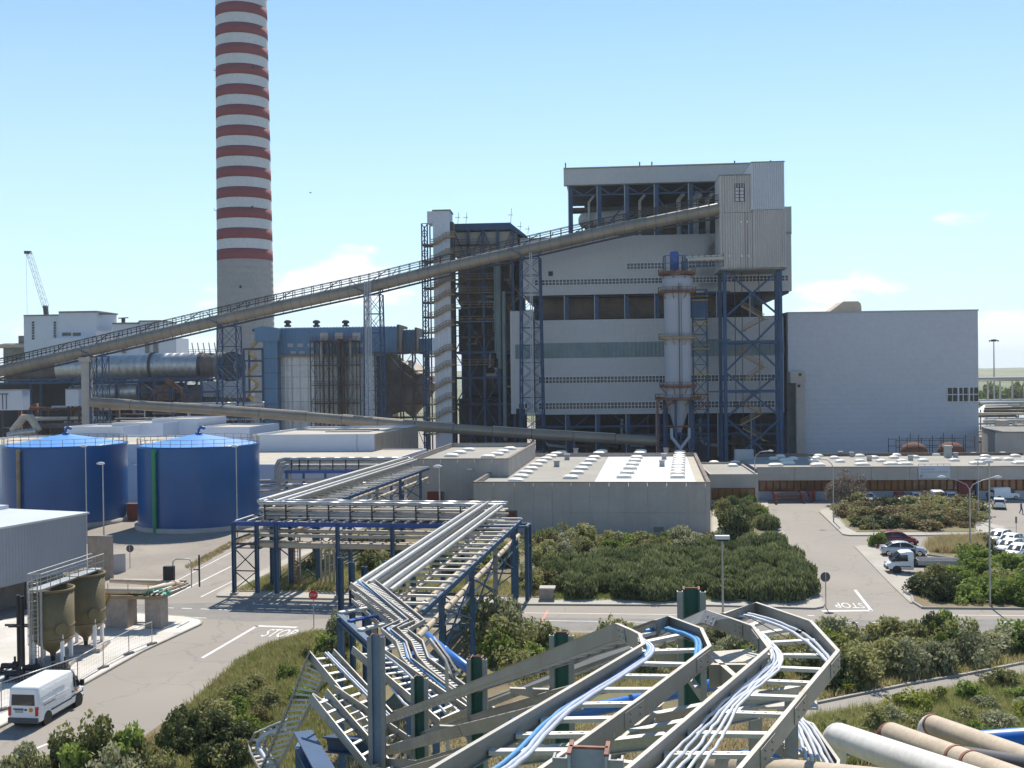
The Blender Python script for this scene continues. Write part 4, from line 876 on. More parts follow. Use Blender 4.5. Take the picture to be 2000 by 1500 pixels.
# brown access frame in front of the casing
sc = thing('access_frame', 'rust brown access frame of thin columns and decks before the blue hall', 'scaffold', FP.at(665, 845, 5))
s0, s1, zs = frame3d(sc, FP, 617, 760, 705, (667, 714, 752, 787, 820), 6, 5, .26, 'darksteel', True, off=6)
for y in (667, 714, 752, 787): b = MB(); deck(b, FP, s0, s1, FP.sz(660, y)[1], 1, 6.2, 1.1); b.build('deck', 'rust', sc)
for x in (634, 648, 668, 676, 690): s = FP.sz(x, 740)[0]; b = MB(); b.tube([FP.pt(s, 2, 3.5), FP.pt(s, FP.sz(x, 662)[1], 3.5)], .3 + (x % 3) * .12, 8); b.build('riser_pipe', 'drum' if x % 4 else 'machinery', sc)
for x in (637, 666, 700): 
    s = FP.sz(x, 650)[0]; zz_ = FP.sz(x, 666)[1]; b = MB(); FP.box(b, s - 1, s + 1, zz_, zz_ + 2.2, 2, 3.4); b.build('cabinet', 'drum', sc)
# hopper duct towards the stair tower
hd = thing('hopper_duct', 'dark sloping hopper duct with tan sheeted top beside the stair tower', 'duct', FP.at(790, 845, 3))
b = MB(); b.prism([FP.at(x, y, 2) for x, y in ((758, 692), (768, 692), (826, 738), (828, 765), (800, 800), (758, 812))], FP.n * -9); b.build('casing', 'machinery', hd)
for (xa, ya, xb, yb, xc, yc, xd, yd_) in ((761, 694, 778, 694, 800, 720, 786, 722), (788, 706, 806, 704, 838, 728, 822, 730), (786, 723, 801, 721, 822, 737, 808, 740)):
    b = MB(); q = [FP.at(xa, ya, 2.4), FP.at(xb, yb, -1), FP.at(xc, yc, -.5), FP.at(xd, yd_, 2.7)]; b.add(q + [p + V(0, 0, .12) for p in q], [(0, 1, 2, 3), (7, 6, 5, 4), (0, 4, 5, 1), (1, 5, 6, 2), (2, 6, 7, 3), (3, 7, 4, 0)]); b.build('top_sheet', 'alutan', hd)
b = MB(); b.tube([FP.at(838, 740, 0), FP.at(816, 770, 0), FP.at(790, 800, 0)], [3.2, 3.6, 3.4], 14); b.build('round_duct', 'louver', hd)
b = MB(); FP.pbox(b, 812, 735, 846, 765, -4, 1); b.build('flange_box', 'concrete_dark', hd)
sf_ = thing('duct_support_frame', 'thin dark steel frame around the sloping hopper duct', 'frame', FP.at(790, 850, 6))
frame3d(sf_, FP, 738, 760, 835, (690, 725, 752, 788, 815), 5, 5, .4, 'darksteel', True, off=4)
for y in (690, 788, 815): b = MB(); deck(b, FP, FP.sz(738, y)[0], FP.sz(835, y)[0], FP.sz(790, y)[1], 2.2, 4.4); b.build('deck', 'louver', sf_)
# ================================================================== flue ducts on the left
FD = Fac(D(250, 728, 318), -.05)
fd = thing('flue_duct', 'fat silver horizontal flue duct running to the striped chimney', 'duct', FD.at(260, 845, 0))
a, c = FD.at(118, 721), FD.at(298, 716); b = MB(); b.tube([a, c], 3.8, 24); b.build('duct_section', 'aluduct', fd)
a2, c2 = FD.at(299.5, 716), FD.at(392, 714); b = MB(); b.tube([a2, c2], 3.9, 24); b.build('duct_section', 'aluduct', fd)
b = MB(); b.tube([FD.at(20, 727), a + FD.d * -.1], [3.2, 3.6], 24); b.build('duct_section', 'machinery', fd)
b = MB(); b.tube([c2, FD.at(424, 714)], [3.9, 3.3], 24); b.build('rusty_cone', 'louver', fd)
b = MB(); b.tube([FD.at(424.5, 714), FD.at(470, 716)], 4.0, 24); b.build('fan_casing', 'concrete_dark', fd)
b = MB(); b.tube([FD.at(455, 716, 3), FD.at(462, 716, 4.2)], [4.4, 4.4], 20); b.build('fan_rim', 'darksteel', fd)
for x in (297, 392): p = FD.at(x, 715); b = MB(); b.tube([p, p + FD.d * .8], 4.15, 24); b.build('flange_ring', 'darksteel', fd)
for x in (70, 150, 235, 330, 400):
    s = FD.sz(x, 760)[0]; b = MB()
    for o in (-3, 3): b.beam(FD.pt(s, 0, o), FD.pt(s, FD.sz(x, 738)[1], o), .6)
    b.beam(FD.pt(s, FD.sz(x, 741)[1], -3.5), FD.pt(s, FD.sz(x, 741)[1], 3.5), .7); b.build('support_portal', 'bluesteel', fd)
b = MB()
for y in (742, 748): b.beam(FD.at(0, y + 1, 4), FD.at(425, y - 6, 4), .35, .6)
for i in range(30): x = 10 + i * 14; b.beam(FD.at(x, 747, 4), FD.at(x + 7, 741, 4), .14); b.beam(FD.at(x + 7, 741, 4), FD.at(x + 14, 747, 4), .14)
b.build('lattice_girder', 'bluesteel', fd)
b = MB(); deck(b, FD, FD.sz(290, 740)[0], FD.sz(425, 740)[0], FD.sz(350, 740)[1], 2, 5); b.build('walkway', 'rust', fd)
b = MB()
for i in range(5): x = 376 + i * 11; p = FD.at(x, 690, -1); b.beam(p, p + V(-.5, 0, 3.2), .22)
deck(b, FD, FD.sz(371, 690)[0], FD.sz(424, 690)[0], FD.sz(400, 690)[1], -3, 1); b.build('damper_deck', 'darksteel', fd)
f2 = thing('lower_duct', 'shorter dull silver duct lying under the big flue duct', 'duct', FD.at(230, 845, -2))
b = MB(); b.tube([FD.at(140, 770), FD.at(272, 765)], 2.6, 20); b.build('duct_section', 'aluduct', f2); b = MB(); b.tube([FD.at(272.5, 765), FD.at(330, 765)], [2.6, 3.4], 20); b.build('fan_casing', 'machinery', f2)
b = MB(); 
for x in (160, 215, 262): b.beam(FD.pt(FD.sz(x, 780)[0], 0, 0), FD.at(x, 782), .8)
b.build('saddle', 'concrete', f2)
FK = Fac(D(250, 728, 306), -.05)
fan = thing('fan_house_frame', 'dark blue steel frame with orange stairs around the flue fans', 'frame', FK.at(350, 845, 0))
frame3d(fan, FK, 272, 780, 425, (741, 766, 800, 825), 6, 9, .55, 'bluesteel', True)
for a, c in (((300, 772), (345, 745)), ((330, 745), (365, 770)), ((300, 800), (330, 772))): stairs(fan, FK, [a, c], 1.5, 1.0, 'rust')
for i, (x0, x1, y0, y1, m) in enumerate(((280, 345, 748, 800, 'interior'), (300, 335, 752, 782, 'louver'), (345, 390, 755, 810, 'machinery'), (392, 482, 745, 775, 'silograt'), (392, 482, 778, 840, 'machinery'), (272, 420, 800, 850, 'interior'))):
    b = MB(); FK.pbox(b, x0, y0, x1, y1, -8 + i % 3, -3 + (i % 2)); b.build('fan_housing', m, fan)
# dark pipe yard at far left, one thing per block
FL = Fac(D(150, 728, 290), -.06)
pj = thing('pipe_jungle', 'dark tangle of pipes and vessels at the foot of the flue ducts', 'pipework', FL.at(120, 850, 0))
for i in range(34):
    x, y = random.uniform(-40, 480), random.uniform(785, 850); a = FL.at(x, y, random.uniform(-4, 6)); L = random.uniform(4, 22)
    b = MB(); q = a + FL.d * L; r = random.uniform(.2, .6); pts = [a, q] if i % 3 else [V(a.x, a.y, .3), a, q, q + V(0, 0, -min(q.z - .2, 4))]
    b.tube(pts, r, 8); b.build('pipe_run', random.choice(['machinery', 'aluduct', 'machinery', 'alutan', 'rust']), pj)
for x0, x1, y0 in ((-90, 60, 748), (60, 180, 742), (180, 300, 746), (300, 420, 752)): b = MB(); FD.pbox(b, x0, y0, x1 - 1, 856, -9, -6); b.build('dark_block', 'interior', pj)  # dark boxes added behind the ducts; the gloom there is put into their colour
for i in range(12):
    x = -30 + i * 42; b = MB(); h = random.uniform(4, 12); p = FL.at(x, 845, -8 - i % 4 * 2); b.obox(V(p.x, p.y, 0), V(random.uniform(4, 6.5), 0, 0), V(0, 5, 0), V(0, 0, h)); b.build('dark_block', random.choice(['interior', 'machinery']), pj)
for x0, x1, y0, y1 in ((8, 62, 762, 800), (145, 170, 760, 792)):
    p = FL.at(x0, y1, 4); t = thing('switch_cabin', 'small white sheet-metal cabin raised among the dark pipes' if x0 < 100 else 'narrow white metal cabin beside the concrete pier', 'cabin', (p.x, p.y, 0)); b = MB(); FL.pbox(b, x0, y0, x1, y1, 1, 5); b.build('wall', 'wallwhite', t)
    b = MB(); FL.pbox(b, x0 - .6, y0 - 1.5, x1 + .6, y0, .8, 5.2); b.build('roof', 'concrete_dark', t)
    b = MB()
    for x in (x0 + 2, x1 - 2): s = FL.sz(x, y1)[0]; b.beam(FL.pt(s, 0, 4), FL.pt(s, FL.sz(x, y1)[1], 4), .4); b.beam(FL.pt(s, 0, 1.5), FL.pt(s, FL.sz(x, y1)[1], 1.5), .4)
    b.build('stilt', 'darksteel', t)
    if x0 < 100: 
        b = MB(); FL.pbox(b, 20, 768, 35, 769.5, 5, 5.5); FL.pbox(b, 24, 769.5, 25, 798, 5, 5.15); FL.pbox(b, 31, 769.5, 32, 798, 5, 5.15); b.build('door_frame', 'darksteel', t)
ap = thing('bent_pipe_arch', 'pale insulated pipe bent into an arch over the yard pipes', 'pipe', FL.at(80, 850, 8))
b = MB(); b.tube([FL.at(62, 838, 10), FL.at(84, 812, 10), FL.at(96, 812, 10), FL.at(112, 838, 10)], .9, 10); b.build('arch', 'alutan', ap)
b = MB(); b.tube([FL.at(58, 846, 11), FL.at(70, 842, 11), FL.at(112, 838, 11)], .9, 10); b.build('run', 'aluduct', ap)
# ================================================================== distant pale blocks, crane
FZ = Fac(D(150, 728, 430), -.05)
a1 = thing('bunker_building', 'pale tall block with slit windows behind the conveyor at far left', 'building', FZ.at(120, 830, 0))
b = MB(); FZ.pbox(b, 48, 617, 122, 850, -25, 0); b.build('wall', 'wallwhite', a1); b = MB(); FZ.pbox(b, 120, 611, 193, 850, -18, 1.5); b.build('wall', 'wallwhite', a1)
b = MB(); FZ.pbox(b, 47, 614.5, 121, 617, -25, .5); FZ.pbox(b, 119, 608, 194, 611, -18, 2); FZ.pbox(b, 190, 611, 219, 613.5, -4, -1); b.build('roof_slab', 'concrete_dark', a1)
for x in (62.5, 105):
    for k_ in range(7): b = MB(); FZ.pbox(b, x, 628 + k_ * 5.2, x + 4.5, 632 + k_ * 5.2, 0, .2); b.build('slit_window', 'winpane', a1)
for x0, x1 in ((125, 142), (146, 161)): b = MB(); FZ.pbox(b, x0, 650, x1, 656, 1.5, 1.7); b.build('strip_window', 'winpane', a1)
b = MB(); FZ.pbox(b, 100, 661, 193, 850, 1.5, 6); b.build('annex', 'wallwhite', a1)
b = MB(); FZ.pbox(b, 26, 655, 47, 670, -8, -4); FZ.pbox(b, 36, 640, 46, 655, -8, -5); FZ.pbox(b, 0, 670, 47, 850, -12, -3); b.build('side_plant', 'concrete_dark', a1)
b = MB(); b.tube([FZ.at(-30, 676, -2), FZ.at(47, 675, -2)], .9, 8); b.build('side_pipe', 'alutan', a1)
a2_ = thing('ash_silo_block', 'pale low block with flat roof peeping above the conveyor by the duct', 'building', FZ.at(280, 830, 0))
b = MB(); FZ.pbox(b, 221, 633, 272, 850, -14, 0); FZ.pbox(b, 270, 628, 313, 850, -18, -.3); FZ.pbox(b, 312, 660, 346, 850, -14, .3); b.build('wall', 'wallwhite', a2_)
b = MB(); FZ.pbox(b, 220, 630, 272, 633, -14, .5); FZ.pbox(b, 271, 625.5, 314, 628, -18, .2); b.build('roof_slab', 'concrete_dark', a2_)
for x in (238, 284, 300): b = MB(); FZ.pbox(b, x, 668, x + 8, 690, .3, .5); b.build('recess_shade', 'concrete_dark', a2_)  # dark plates on the wall carrying the shade of recesses as colour
b = MB(); p = FZ.at(235, 630, -3); b.beam(p, p + V(0, 0, 1.8), 1.2); b.beam(p + V(-2, 0, 1.9), p + V(2, 0, 2.1), .4); b.build('roof_unit', 'darksteel', a2_)
p0, p1 = D(108, 660, 455), D(57, 494, 455)
cr = thing('lattice_crane', 'grey lattice crane jib rising steeply behind the pale block', 'crane', (p0.x, p0.y, 0))
b = MB(); b.beam(V(p0.x, p0.y, 0), p0.lerp(p1, .38), 1.6); b.build('lower_boom', 'darksteel', cr)
b = MB(); d = (p1 - p0).normalized(); n_ = d.cross(V(0, 1, 0)).normalized(); A = p0.lerp(p1, .36); n = 16
for k_ in (-1, 1):
    for y in (-1, 1): b.beam(A + n_ * k_ * 1.0 + V(0, y * 1.0, 0), p1 + n_ * k_ * .9 + V(0, y * .9, 0), .17)
for i in range(n):
    u, w = A.lerp(p1, i / n), A.lerp(p1, (i + 1) / n); sgn = 1 if i % 2 else -1
    for y in (-1, 1): b.beam(u + n_ * sgn + V(0, y, 0), w - n_ * sgn + V(0, y, 0), .11)
    b.beam(u + n_ + V(0, -1, 0), w + n_ + V(0, 1, 0), .1)
b.build('lattice_jib', 'white', cr)
b = MB(); b.box(p1 + V(-.6, 0, -.4), 2.6, 1.4, 1.2); b.beam(p1 + V(-1.5, 0, .4), p1 + V(-1.8, 0, .9), .4); b.build('jib_head', 'darksteel', cr)
b = MB(); q = p1 + V(-1.3, 0, 0); b.beam(q, V(q.x, q.y, 30), .07); b.build('hoist_rope', 'darksteel', cr)
# ================================================================== far right: mast, pipe bridges, pale heap
mm = D(1942, 790, 420); t = thing('floodlight_mast', 'tall thin floodlight mast standing in the pipe yard beyond the hall', 'lamp', (mm.x, mm.y, 0))
zt_ = zat(1942, 664, 420); b = MB(); b.tube([V(mm.x, mm.y, 0), V(mm.x, mm.y, zt_)], [.42, .2], 8); b.build('mast', 'galv', t)
b = MB(); b.lathe(V(mm.x, mm.y, zt_ - .4), [(.3, 0), (1.2, .2), (1.2, .5), (.3, .7)], 10)
for k_ in range(8): a = k_ * math.pi / 4; b.box((mm.x + 1.6 * math.cos(a), mm.y + 1.6 * math.sin(a), zt_ - .6), .5, .5, .5, a)
b.build('lamp_ring', 'darksteel', t)
FY = Fac(D(1960, 728, 400), 0)
for y, r, dz in ((740, 1.6, 'white pipe bridge on posts crossing the far green belt'), (782, 1.1, 'pale pipe bridge over the pipe yard beside the hall corner')):
    t = thing('pipe_bridge', dz, 'pipe', FY.at(1960, 800, 0)); b = MB(); b.tube([FY.at(1900, y + 1), FY.at(2060, y - 1)], r * .5, 8); b.build('pipe', 'alu', t); b = MB()
    for x in range(1905, 2060, 24): b.beam(FY.pt(FY.sz(x, y)[0], 0), FY.at(x, y), .5)
    b.build('post', 'concrete', t)
FW = Fac(D(1960, 728, 300), 0)
yd_r = thing('pipe_yard', 'crowded silver pipe runs on low trestles beyond the plain hall', 'pipework', FW.at(1960, 860, 0))
for i in range(16):
    y = 788 + i * 5.0; o = -70 + i * 6; b = MB(); q0, q1 = D(1905 + random.uniform(0, 20), y, 350 - i * 6.5), D(2060, y - 1 + random.uniform(-2, 2), 350 - i * 6.5); pts = [q0, q1]
    if i % 4 == 1: m_ = q0.lerp(q1, .5); pts = [q0, m_, m_ + V(1, 0, -1.5), q1 + V(0, 0, -1.5)]
    b.tube(pts, random.uniform(.22, .5), 7); b.build('pipe_run', random.choice(['alu', 'galv', 'alutan', 'machinery']), yd_r)
b = MB()
for i in range(16): q = D(1915 + (i * 37) % 120, 800 + i * 4.2, 345 - i * 6.5); b.beam(V(q.x, q.y, 0), q, .3); b.beam(V(q.x + 2, q.y, 0), q + V(2, 0, 0), .3)
b.build('trestle', 'concrete_dark', yd_r)
for i in range(6): q = D(1920 + i * 17, 842, 262); b = MB(); b.obox(V(q.x, q.y, 0), V(2.2, 0, 0), V(0, 3, 0), V(0, 0, 4 + (i * 7) % 5)); b.build('yard_block', random.choice(['machinery', 'brickblock', 'concrete']), yd_r)
wp = D(1945, 772, 390); b = MB(); 
b.lathe(V(wp.x, wp.y, 0), [(13, 0), (9, 4), (4, 7.5), (0, 8.5)], 14); o = b.build('covered_heap', 'white'); tag(o, 'white sheeted heap in the pipe yard beyond the hall', 'heap')
cw = [D(1944, 895, 222), D(1944, 845, 222), D(2080, 868, 200)]
t = thing('concrete_tank_wall', 'dark plain concrete block at the end of the long office roof', 'building', (cw[0].x, cw[0].y, 0))
b = MB(); b.obox(V(cw[0].x, cw[0].y, 0), V(30, -12, 0), V(6, 20, 0), V(0, 0, cw[1].z)); b.build('wall', 'concrete', t); b = MB(); b.obox(V(cw[0].x - .1, cw[0].y - .1, cw[1].z), V(30.2, -12, 0), V(6, 20.2, 0), V(0, 0, .25)); b.build('coping', 'concrete_dark', t)
# ================================================================== blue tanks
def blue_tank(c, r, h, label, pipe_m, pipe_a):
    t = thing('storage_tank', label, 'tank', c, 'big blue storage tanks')
    b = MB(); b.lathe(c, [(r + .45, 0), (r + .45, .55), (r, .6)], 56); b.build('concrete_base', 'concrete', t)
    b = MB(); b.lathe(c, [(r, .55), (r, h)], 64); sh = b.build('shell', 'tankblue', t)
    for z in (2.3, 4.6, 6.9, 9.2): b = MB(); b.lathe(c, [(r, z), (r + .012, z + .01), (r + .012, z + .05), (r, z + .06)], 64); b.build('weld_seam', 'tankblue', t)
    b = MB(); b.lathe(c, [(r + .12, h - .12), (r + .12, h + .12), (r - .3, h + .14)], 64); b.build('rim', 'tankblue', t)
    for k_ in range(24):
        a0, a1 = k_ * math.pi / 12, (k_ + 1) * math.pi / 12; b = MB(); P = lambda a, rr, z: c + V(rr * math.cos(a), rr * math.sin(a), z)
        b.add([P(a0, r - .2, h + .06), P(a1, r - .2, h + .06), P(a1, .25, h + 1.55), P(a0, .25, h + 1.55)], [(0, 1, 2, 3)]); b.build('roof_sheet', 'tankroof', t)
        
    b = MB(); b.tube([c + V(0, 0, h + 1.4), c + V(0, 0, h + 2.1), c + V(.25, 0, h + 2.45), c + V(.7, 0, h + 2.4), c + V(.8, 0, h + 2.15)], .2, 8); b.lathe(c + V(0, 0, h + 1.45), [(.5, 0), (.5, .25), (0, .3)], 12); b.build('vent_gooseneck', 'tankblue', t)
    b = MB(); n = 36
    for k_ in range(n):
        a, a2 = 2 * math.pi * k_ / n, 2 * math.pi * (k_ + 1) / n; p, q = c + V((r - .05) * math.cos(a), (r - .05) * math.sin(a), h), c + V((r - .05) * math.cos(a2), (r - .05) * math.sin(a2), h)
        b.beam(p, p + V(0, 0, 1.1), .06)
        for z in (.55, 1.1): b.beam(p + V(0, 0, z), q + V(0, 0, z), .05)
    b.build('roof_railing', 'tanpaint', t)
    p = c + V((r + .35) * math.cos(pipe_a), (r + .35) * math.sin(pipe_a), 0); q = c + V((r - .1) * math.cos(pipe_a), (r - .1) * math.sin(pipe_a), h - .3)
    b = MB(); b.tube([p + V(0, 0, .1), p + V(0, 0, h - .9), p.lerp(q, .15) + V(0, 0, (h - .5) * .85 + .1), V(q.x, q.y, h - .35)], .27, 10); b.build('fill_pipe', pipe_m, t)
    return t
T1 = D(389, 900, 152); T1.z = 0; T2 = D(129, 900, 157.5); T2.z = 0
blue_tank(T1, 8.4, 11.45, 'big dark blue round tank with a green upright pipe on its side', 'greenpaint', math.radians(-116))
blue_tank(T2, 8.6, 11.4, 'big dark blue round tank with a tan upright pipe behind the metal shed', 'tanpaint', math.radians(-111))
# rusty lockers and pipes between the tanks
p = G(263, 1015); t = thing('rusty_locker', 'rust red steel locker standing between the two blue tanks', 'locker', p); b = MB(); b.box(p, 1.9, 1.2, 2.3); b.build('body', 'cratered', t); b = MB(); b.box(p + V(0, 0, 2.3), 2.2, 1.5, .15); b.build('lid', 'rust', t)
p = G(256, 985); t = thing('brown_shed', 'brown timber shed behind the rusty locker between the blue tanks', 'shed', p); b = MB(); b.box(p, 3.0, 2.5, 3.4); b.build('wall', 'louver', t); b = MB(); b.box(p + V(0, 0, 3.4), 3.3, 2.8, .2); b.build('roof', 'concrete_dark', t)
# ================================================================== flat white buildings behind the tanks
def block(root_label, x0, x1, ytop, Y, dep, m, m_roof, ybase_z=0, name='service_building', cat='building', mm=SM, side=True, par=.35):
    f = Fac(D((x0 + x1) / 2, ytop, Y), mm); s0, s1 = f.sz(x0, ytop)[0], f.sz(x1, ytop)[0]; z = f.sz((x0 + x1) / 2, ytop)[1]
    t = thing(name, root_label, cat, f.pt((s0 + s1) / 2, 0)); b = MB(); f.box(b, s0, s1, ybase_z, z - par, -dep, 0); b.build('wall', m, t)
    b = MB()
    f.box(b, s0 + .003, s1 - .003, z - par, z, -.25, -.003); f.box(b, s0 + .003, s1 - .003, z - par, z, -dep, -dep + .25); f.box(b, s0 + .003, s0 + .25, z - par, z, -dep + .25, -.25); f.box(b, s1 - .25, s1 - .003, z - par, z, -dep + .25, -.25); b.build('parapet', m, t)
    b = MB(); f.box(b, s0 + .25, s1 - .25, z - par, z - par + .05, -dep + .25, -.25); b.build('roof', m_roof, t)
    return t, f, s0, s1, z
block('low white wing with beige flat roof behind the blue tanks', -140, 275, 868, 176, 25, 'wallwhite', 'roofbeige')
block('white boxy wing with a plain wall behind the blue tanks', 126, 240, 833, 202, 12, 'wallwhite', 'roofbeige')
block('taller white block stepping up in the row behind the blue tanks', 218, 318, 826, 208, 14, 'wallwhite', 'roofbeige')
block('tallest white block of the stepped row behind the blue tanks', 297, 385, 818, 214, 14, 'wallwhite', 'roofbeige')
block('last white block of the stepped row beside the right blue tank', 386, 487, 834, 210, 16, 'wallwhite', 'roofbeige')
block('wide low building with sunlit beige flat roof behind the right tank', 240, 735, 907, 168, 34, 'wallwhite', 'roofbeige', par=.2)
# white box hall with ribbed tan side
FX = Fac(D(730, 850, 196), -.10); s0, s1 = FX.sz(492, 850)[0], FX.sz(731, 850)[0]; z = FX.sz(640, 848)[1]
t = thing('box_hall', 'white box hall with a ribbed tan side wall before the precipitator', 'building', FX.pt((s0 + s1) / 2, 0))
q0 = FX.pt(s1, 0); qb = D(815, 832, 226); qb.z = 0; side = qb - q0
b = MB(); b.obox(FX.pt(s0, 0), FX.d * (s1 - s0), side, EZ * (z - .5)); b.build('wall', 'wallwhite', t)
b = MB(); d = side.normalized(); n_ = V(d.y, -d.x, 0); b.obox(q0 + n_ * .01, side, n_ * .12, EZ * z)
for i in range(40): p = q0 + side * ((i + .3) / 40) + n_ * .13; b.obox(p, d * .35, n_ * .1, EZ * (z - .1))
b.build('ribbed_side_wall', 'cladding_tan', t)
b = MB(); b.obox(FX.pt(s0, z - .5), FX.d * (s1 - s0), -FX.n * .3, EZ * .5); b.obox(FX.pt(s0, z - .5) + side - d * .3, FX.d * (s1 - s0), d * .3, EZ * .5); b.obox(FX.pt(s0, z - .5) - FX.n * .3, FX.d * .3, side - d * .6, EZ * .5); b.build('parapet', 'wallwhite', t)
b = MB(); b.obox(FX.pt(s0, z - .495) - FX.n * .01, FX.d * (s1 - s0 - .05), side * .98, EZ * .1); b.build('roof', 'roofbeige', t)
b = MB(); p = FX.pt(s0 + 10, z - .4, -14); b.obox(p, FX.d * 9, -FX.n * 9, EZ * .15); b.build('roof_patch', 'concrete_dark', t)
b = MB(); s = FX.sz(697, 870)[0]; FX.box(b, s, s + .07, 0, z, .0, .05); b.build('wall_joint', 'concrete_dark', t)
# ================================================================== concrete warehouses
def dome_unit():
    def fn(mb):
        mb.box((0, 0, 0), 1, 1, .55); k_ = 6
        vs = []; fs = []
        for j in range(4):
            t_ = j / 3; w = .52 * math.cos(t_ * 1.25); h = .55 + .75 * math.sin(t_ * 1.45) / math.sin(1.45)
            for a in range(12):
                an = a * math.pi / 6 + math.pi / 12; ca, sa = math.cos(an), math.sin(an); e = .35; vs.append((w * math.copysign(abs(ca) ** e, ca), w * math.copysign(abs(sa) ** e, sa), h))
        for j in range(3):
            for a in range(12): fs.append((j * 12 + a, j * 12 + (a + 1) % 12, (j + 1) * 12 + (a + 1) % 12, (j + 1) * 12 + a))
        fs.append(tuple(36 + a for a in range(12))); mb.add(vs, fs, True)
    return unit('skylight', 'skylight', fn)
DOME = dome_unit(); VENT = unit('roof_vent', 'skylight_grey', lambda mb: (mb.box((0, 0, 0), 1, 1, .8), mb.box((0, 0, .8), 1.25, 1.25, .18)))
def domes(root, pts, z, w, dp, h=.55, me=None, nm='skylight', rz=-.14):
    for x, y in pts: p = G(x, y, z); share(me or DOME, nm, root, p, rz, (w, dp, h))
FWh = Fac(G(1388, 1044), -.135); sL, sR = FWh.sz(925, 1000)[0], 0.0; zt_ = FWh.sz(1388, 943)[1]; DP = 50
wh = thing('warehouse', 'long concrete panel warehouse with rows of pale dome skylights on its flat roof', 'warehouse', FWh.pt(sL / 2, 0))
nc = 13; edges = [sL] + [FWh.sz(x, 1000)[0] for x in (965, 1005, 1042, 1079, 1116, 1152, 1190, 1228, 1265, 1303, 1341, 1378)] + [0]
zj = FWh.sz(1250, 1001)[1]
for i in range(nc):
    for za, zc in ((0, zj), (zj, zt_)):
        b = MB(); FWh.box(b, edges[i] + .015, edges[i + 1] - .015, za + .01, zc - .015, -.055, 0); b.build('wall_panel', 'concrete', wh)
b = MB(); FWh.box(b, sL, 0, 0, zt_ - .6, -DP, -.06); b.build('core_wall', 'concrete', wh)
b = MB(); FWh.box(b, sL, sL + .3, zt_ - .6, zt_, -DP, -.25); FWh.box(b, -.3, 0, zt_ - .6, zt_, -DP, -.25); FWh.box(b, sL + .3, -.3, zt_ - .6, zt_, -DP, -DP + .3); b.build('parapet', 'concrete', wh)
b = MB(); FWh.box(b, sL - .08, .08, zt_, zt_ + .1, -.4, .08); FWh.box(b, sL - .08, sL + .4, zt_, zt_ + .1, -DP, -.4); FWh.box(b, -.4, .08, zt_, zt_ + .1, -DP, -.4); FWh.box(b, sL, 0, zt_, zt_ + .1, -DP - .1, -DP + .4); b.build('coping', 'louver', wh)
ZR = zt_ - .5
def gp(x, y): return (x / 3.226 + 780, y / 3.226 + 860)
b = MB(); sm0 = FWh.sz(1156, 943)[0]; FWh.box(b, sL + .3, sm0, zt_ - .6, ZR, -DP + .3, -.25); b.build('roof', 'roofgrey', wh)
b = MB(); FWh.box(b, sm0, -1.6, zt_ - .6, ZR + .004, -DP + .3, -.25); b.build('roof', 'roofwhite', wh)
b = MB(); FWh.box(b, -1.6, -.3, zt_ - .6, ZR, -DP + .3, -.25); b.build('roof', 'roofbeige', wh)
c1 = [(735 + 285 * t_, 260 - 178 * (1 - (1 - t_) ** 1.35)) for t_ in [i / 9 for i in range(10)]]
c2 = [(1080, 240), (1118, 210), (1147, 183), (1175, 158), (1205, 134), (1228, 114), (1257, 88), (1275, 75)]
c3 = [(1416, 236), (1436, 209), (1455, 181), (1470, 156), (1484, 133), (1495, 113), (1515, 87), (1523, 74)]
c4 = [(1753, 236), (1754, 214), (1756, 195), (1757, 177), (1758, 161), (1760, 146), (1762, 131), (1763, 117), (1764, 104), (1766, 92), (1768, 81)]
domes(wh, [gp(*p) for p in c1 + c2 + c3 + c4], ZR, 2.1, 1.7, .42)
domes(wh, [gp(*p) for p in ((992, 165), (1057, 122), (1112, 82), (1655, 164), (1668, 119), (1680, 80))], ZR, .8, .8, 1, VENT, 'roof_vent')
b = MB(); FWh.pbox(b, 1277, 1029, 1296, 1039, .0, .08); b.build('vent_grille', 'concrete_dark', wh)
b = MB(); FWh.pbox(b, 983, 997, 1010, 1044, 0, .18); b.build('door_frame', 'soot', wh); b = MB(); FWh.pbox(b, 987, 1001, 1006, 1044, .18, .24); b.build('door', 'doorred', wh)
# annex warehouse on the left
zA = 8.7; p = D(994, 925, 153.5); FA = Fac((p.x, p.y, 0), -.135); sL2 = FA.sz(795, 950)[0]; DP2 = 34
wa = thing('warehouse_annex', 'taller concrete annex with red door joined to the panel warehouse', 'warehouse', FA.pt(sL2 / 2, 0))
ed = [sL2 + (0 - sL2) * i / 6 for i in range(7)]
for i in range(6): b = MB(); FA.box(b, ed[i] + .015, ed[i + 1] - .015, .01, zA - .015, -.055, 0); b.build('wall_panel', 'concrete', wa)
b = MB(); FA.box(b, sL2, -.003, 0, zA - .7, -DP2, -.06); b.build('core_wall', 'concrete', wa)
b = MB(); FA.box(b, sL2, sL2 + .3, zA - .7, zA, -DP2, -.25); FA.box(b, -.3, -.003, zA - .7, zA, -DP2, -.25); FA.box(b, sL2 + .3, -.3, zA - .7, zA, -DP2, -DP2 + .3); b.build('parapet', 'concrete', wa)
b = MB(); FA.box(b, sL2 - .08, .08, zA, zA + .1, -.4, .08); FA.box(b, sL2, sL2 + .4, zA, zA + .1, -DP2, -.4); FA.box(b, -.4, .08, zA, zA + .1, -DP2, -.4); FA.box(b, sL2, 0, zA, zA + .1, -DP2 - .1, -DP2 + .4); b.build('coping', 'louver', wa)
b = MB(); FA.box(b, sL2 + .3, -.3, zA - .7, zA - .6, -DP2 + .3, -.25); b.build('roof', 'roofgrey', wa)
domes(wa, [gp(*q) for q in ((330, 103), (380, 84), (435, 66), (560, 110), (615, 94), (650, 77), (695, 59))], zA - .6, 2.1, 1.7, .42)
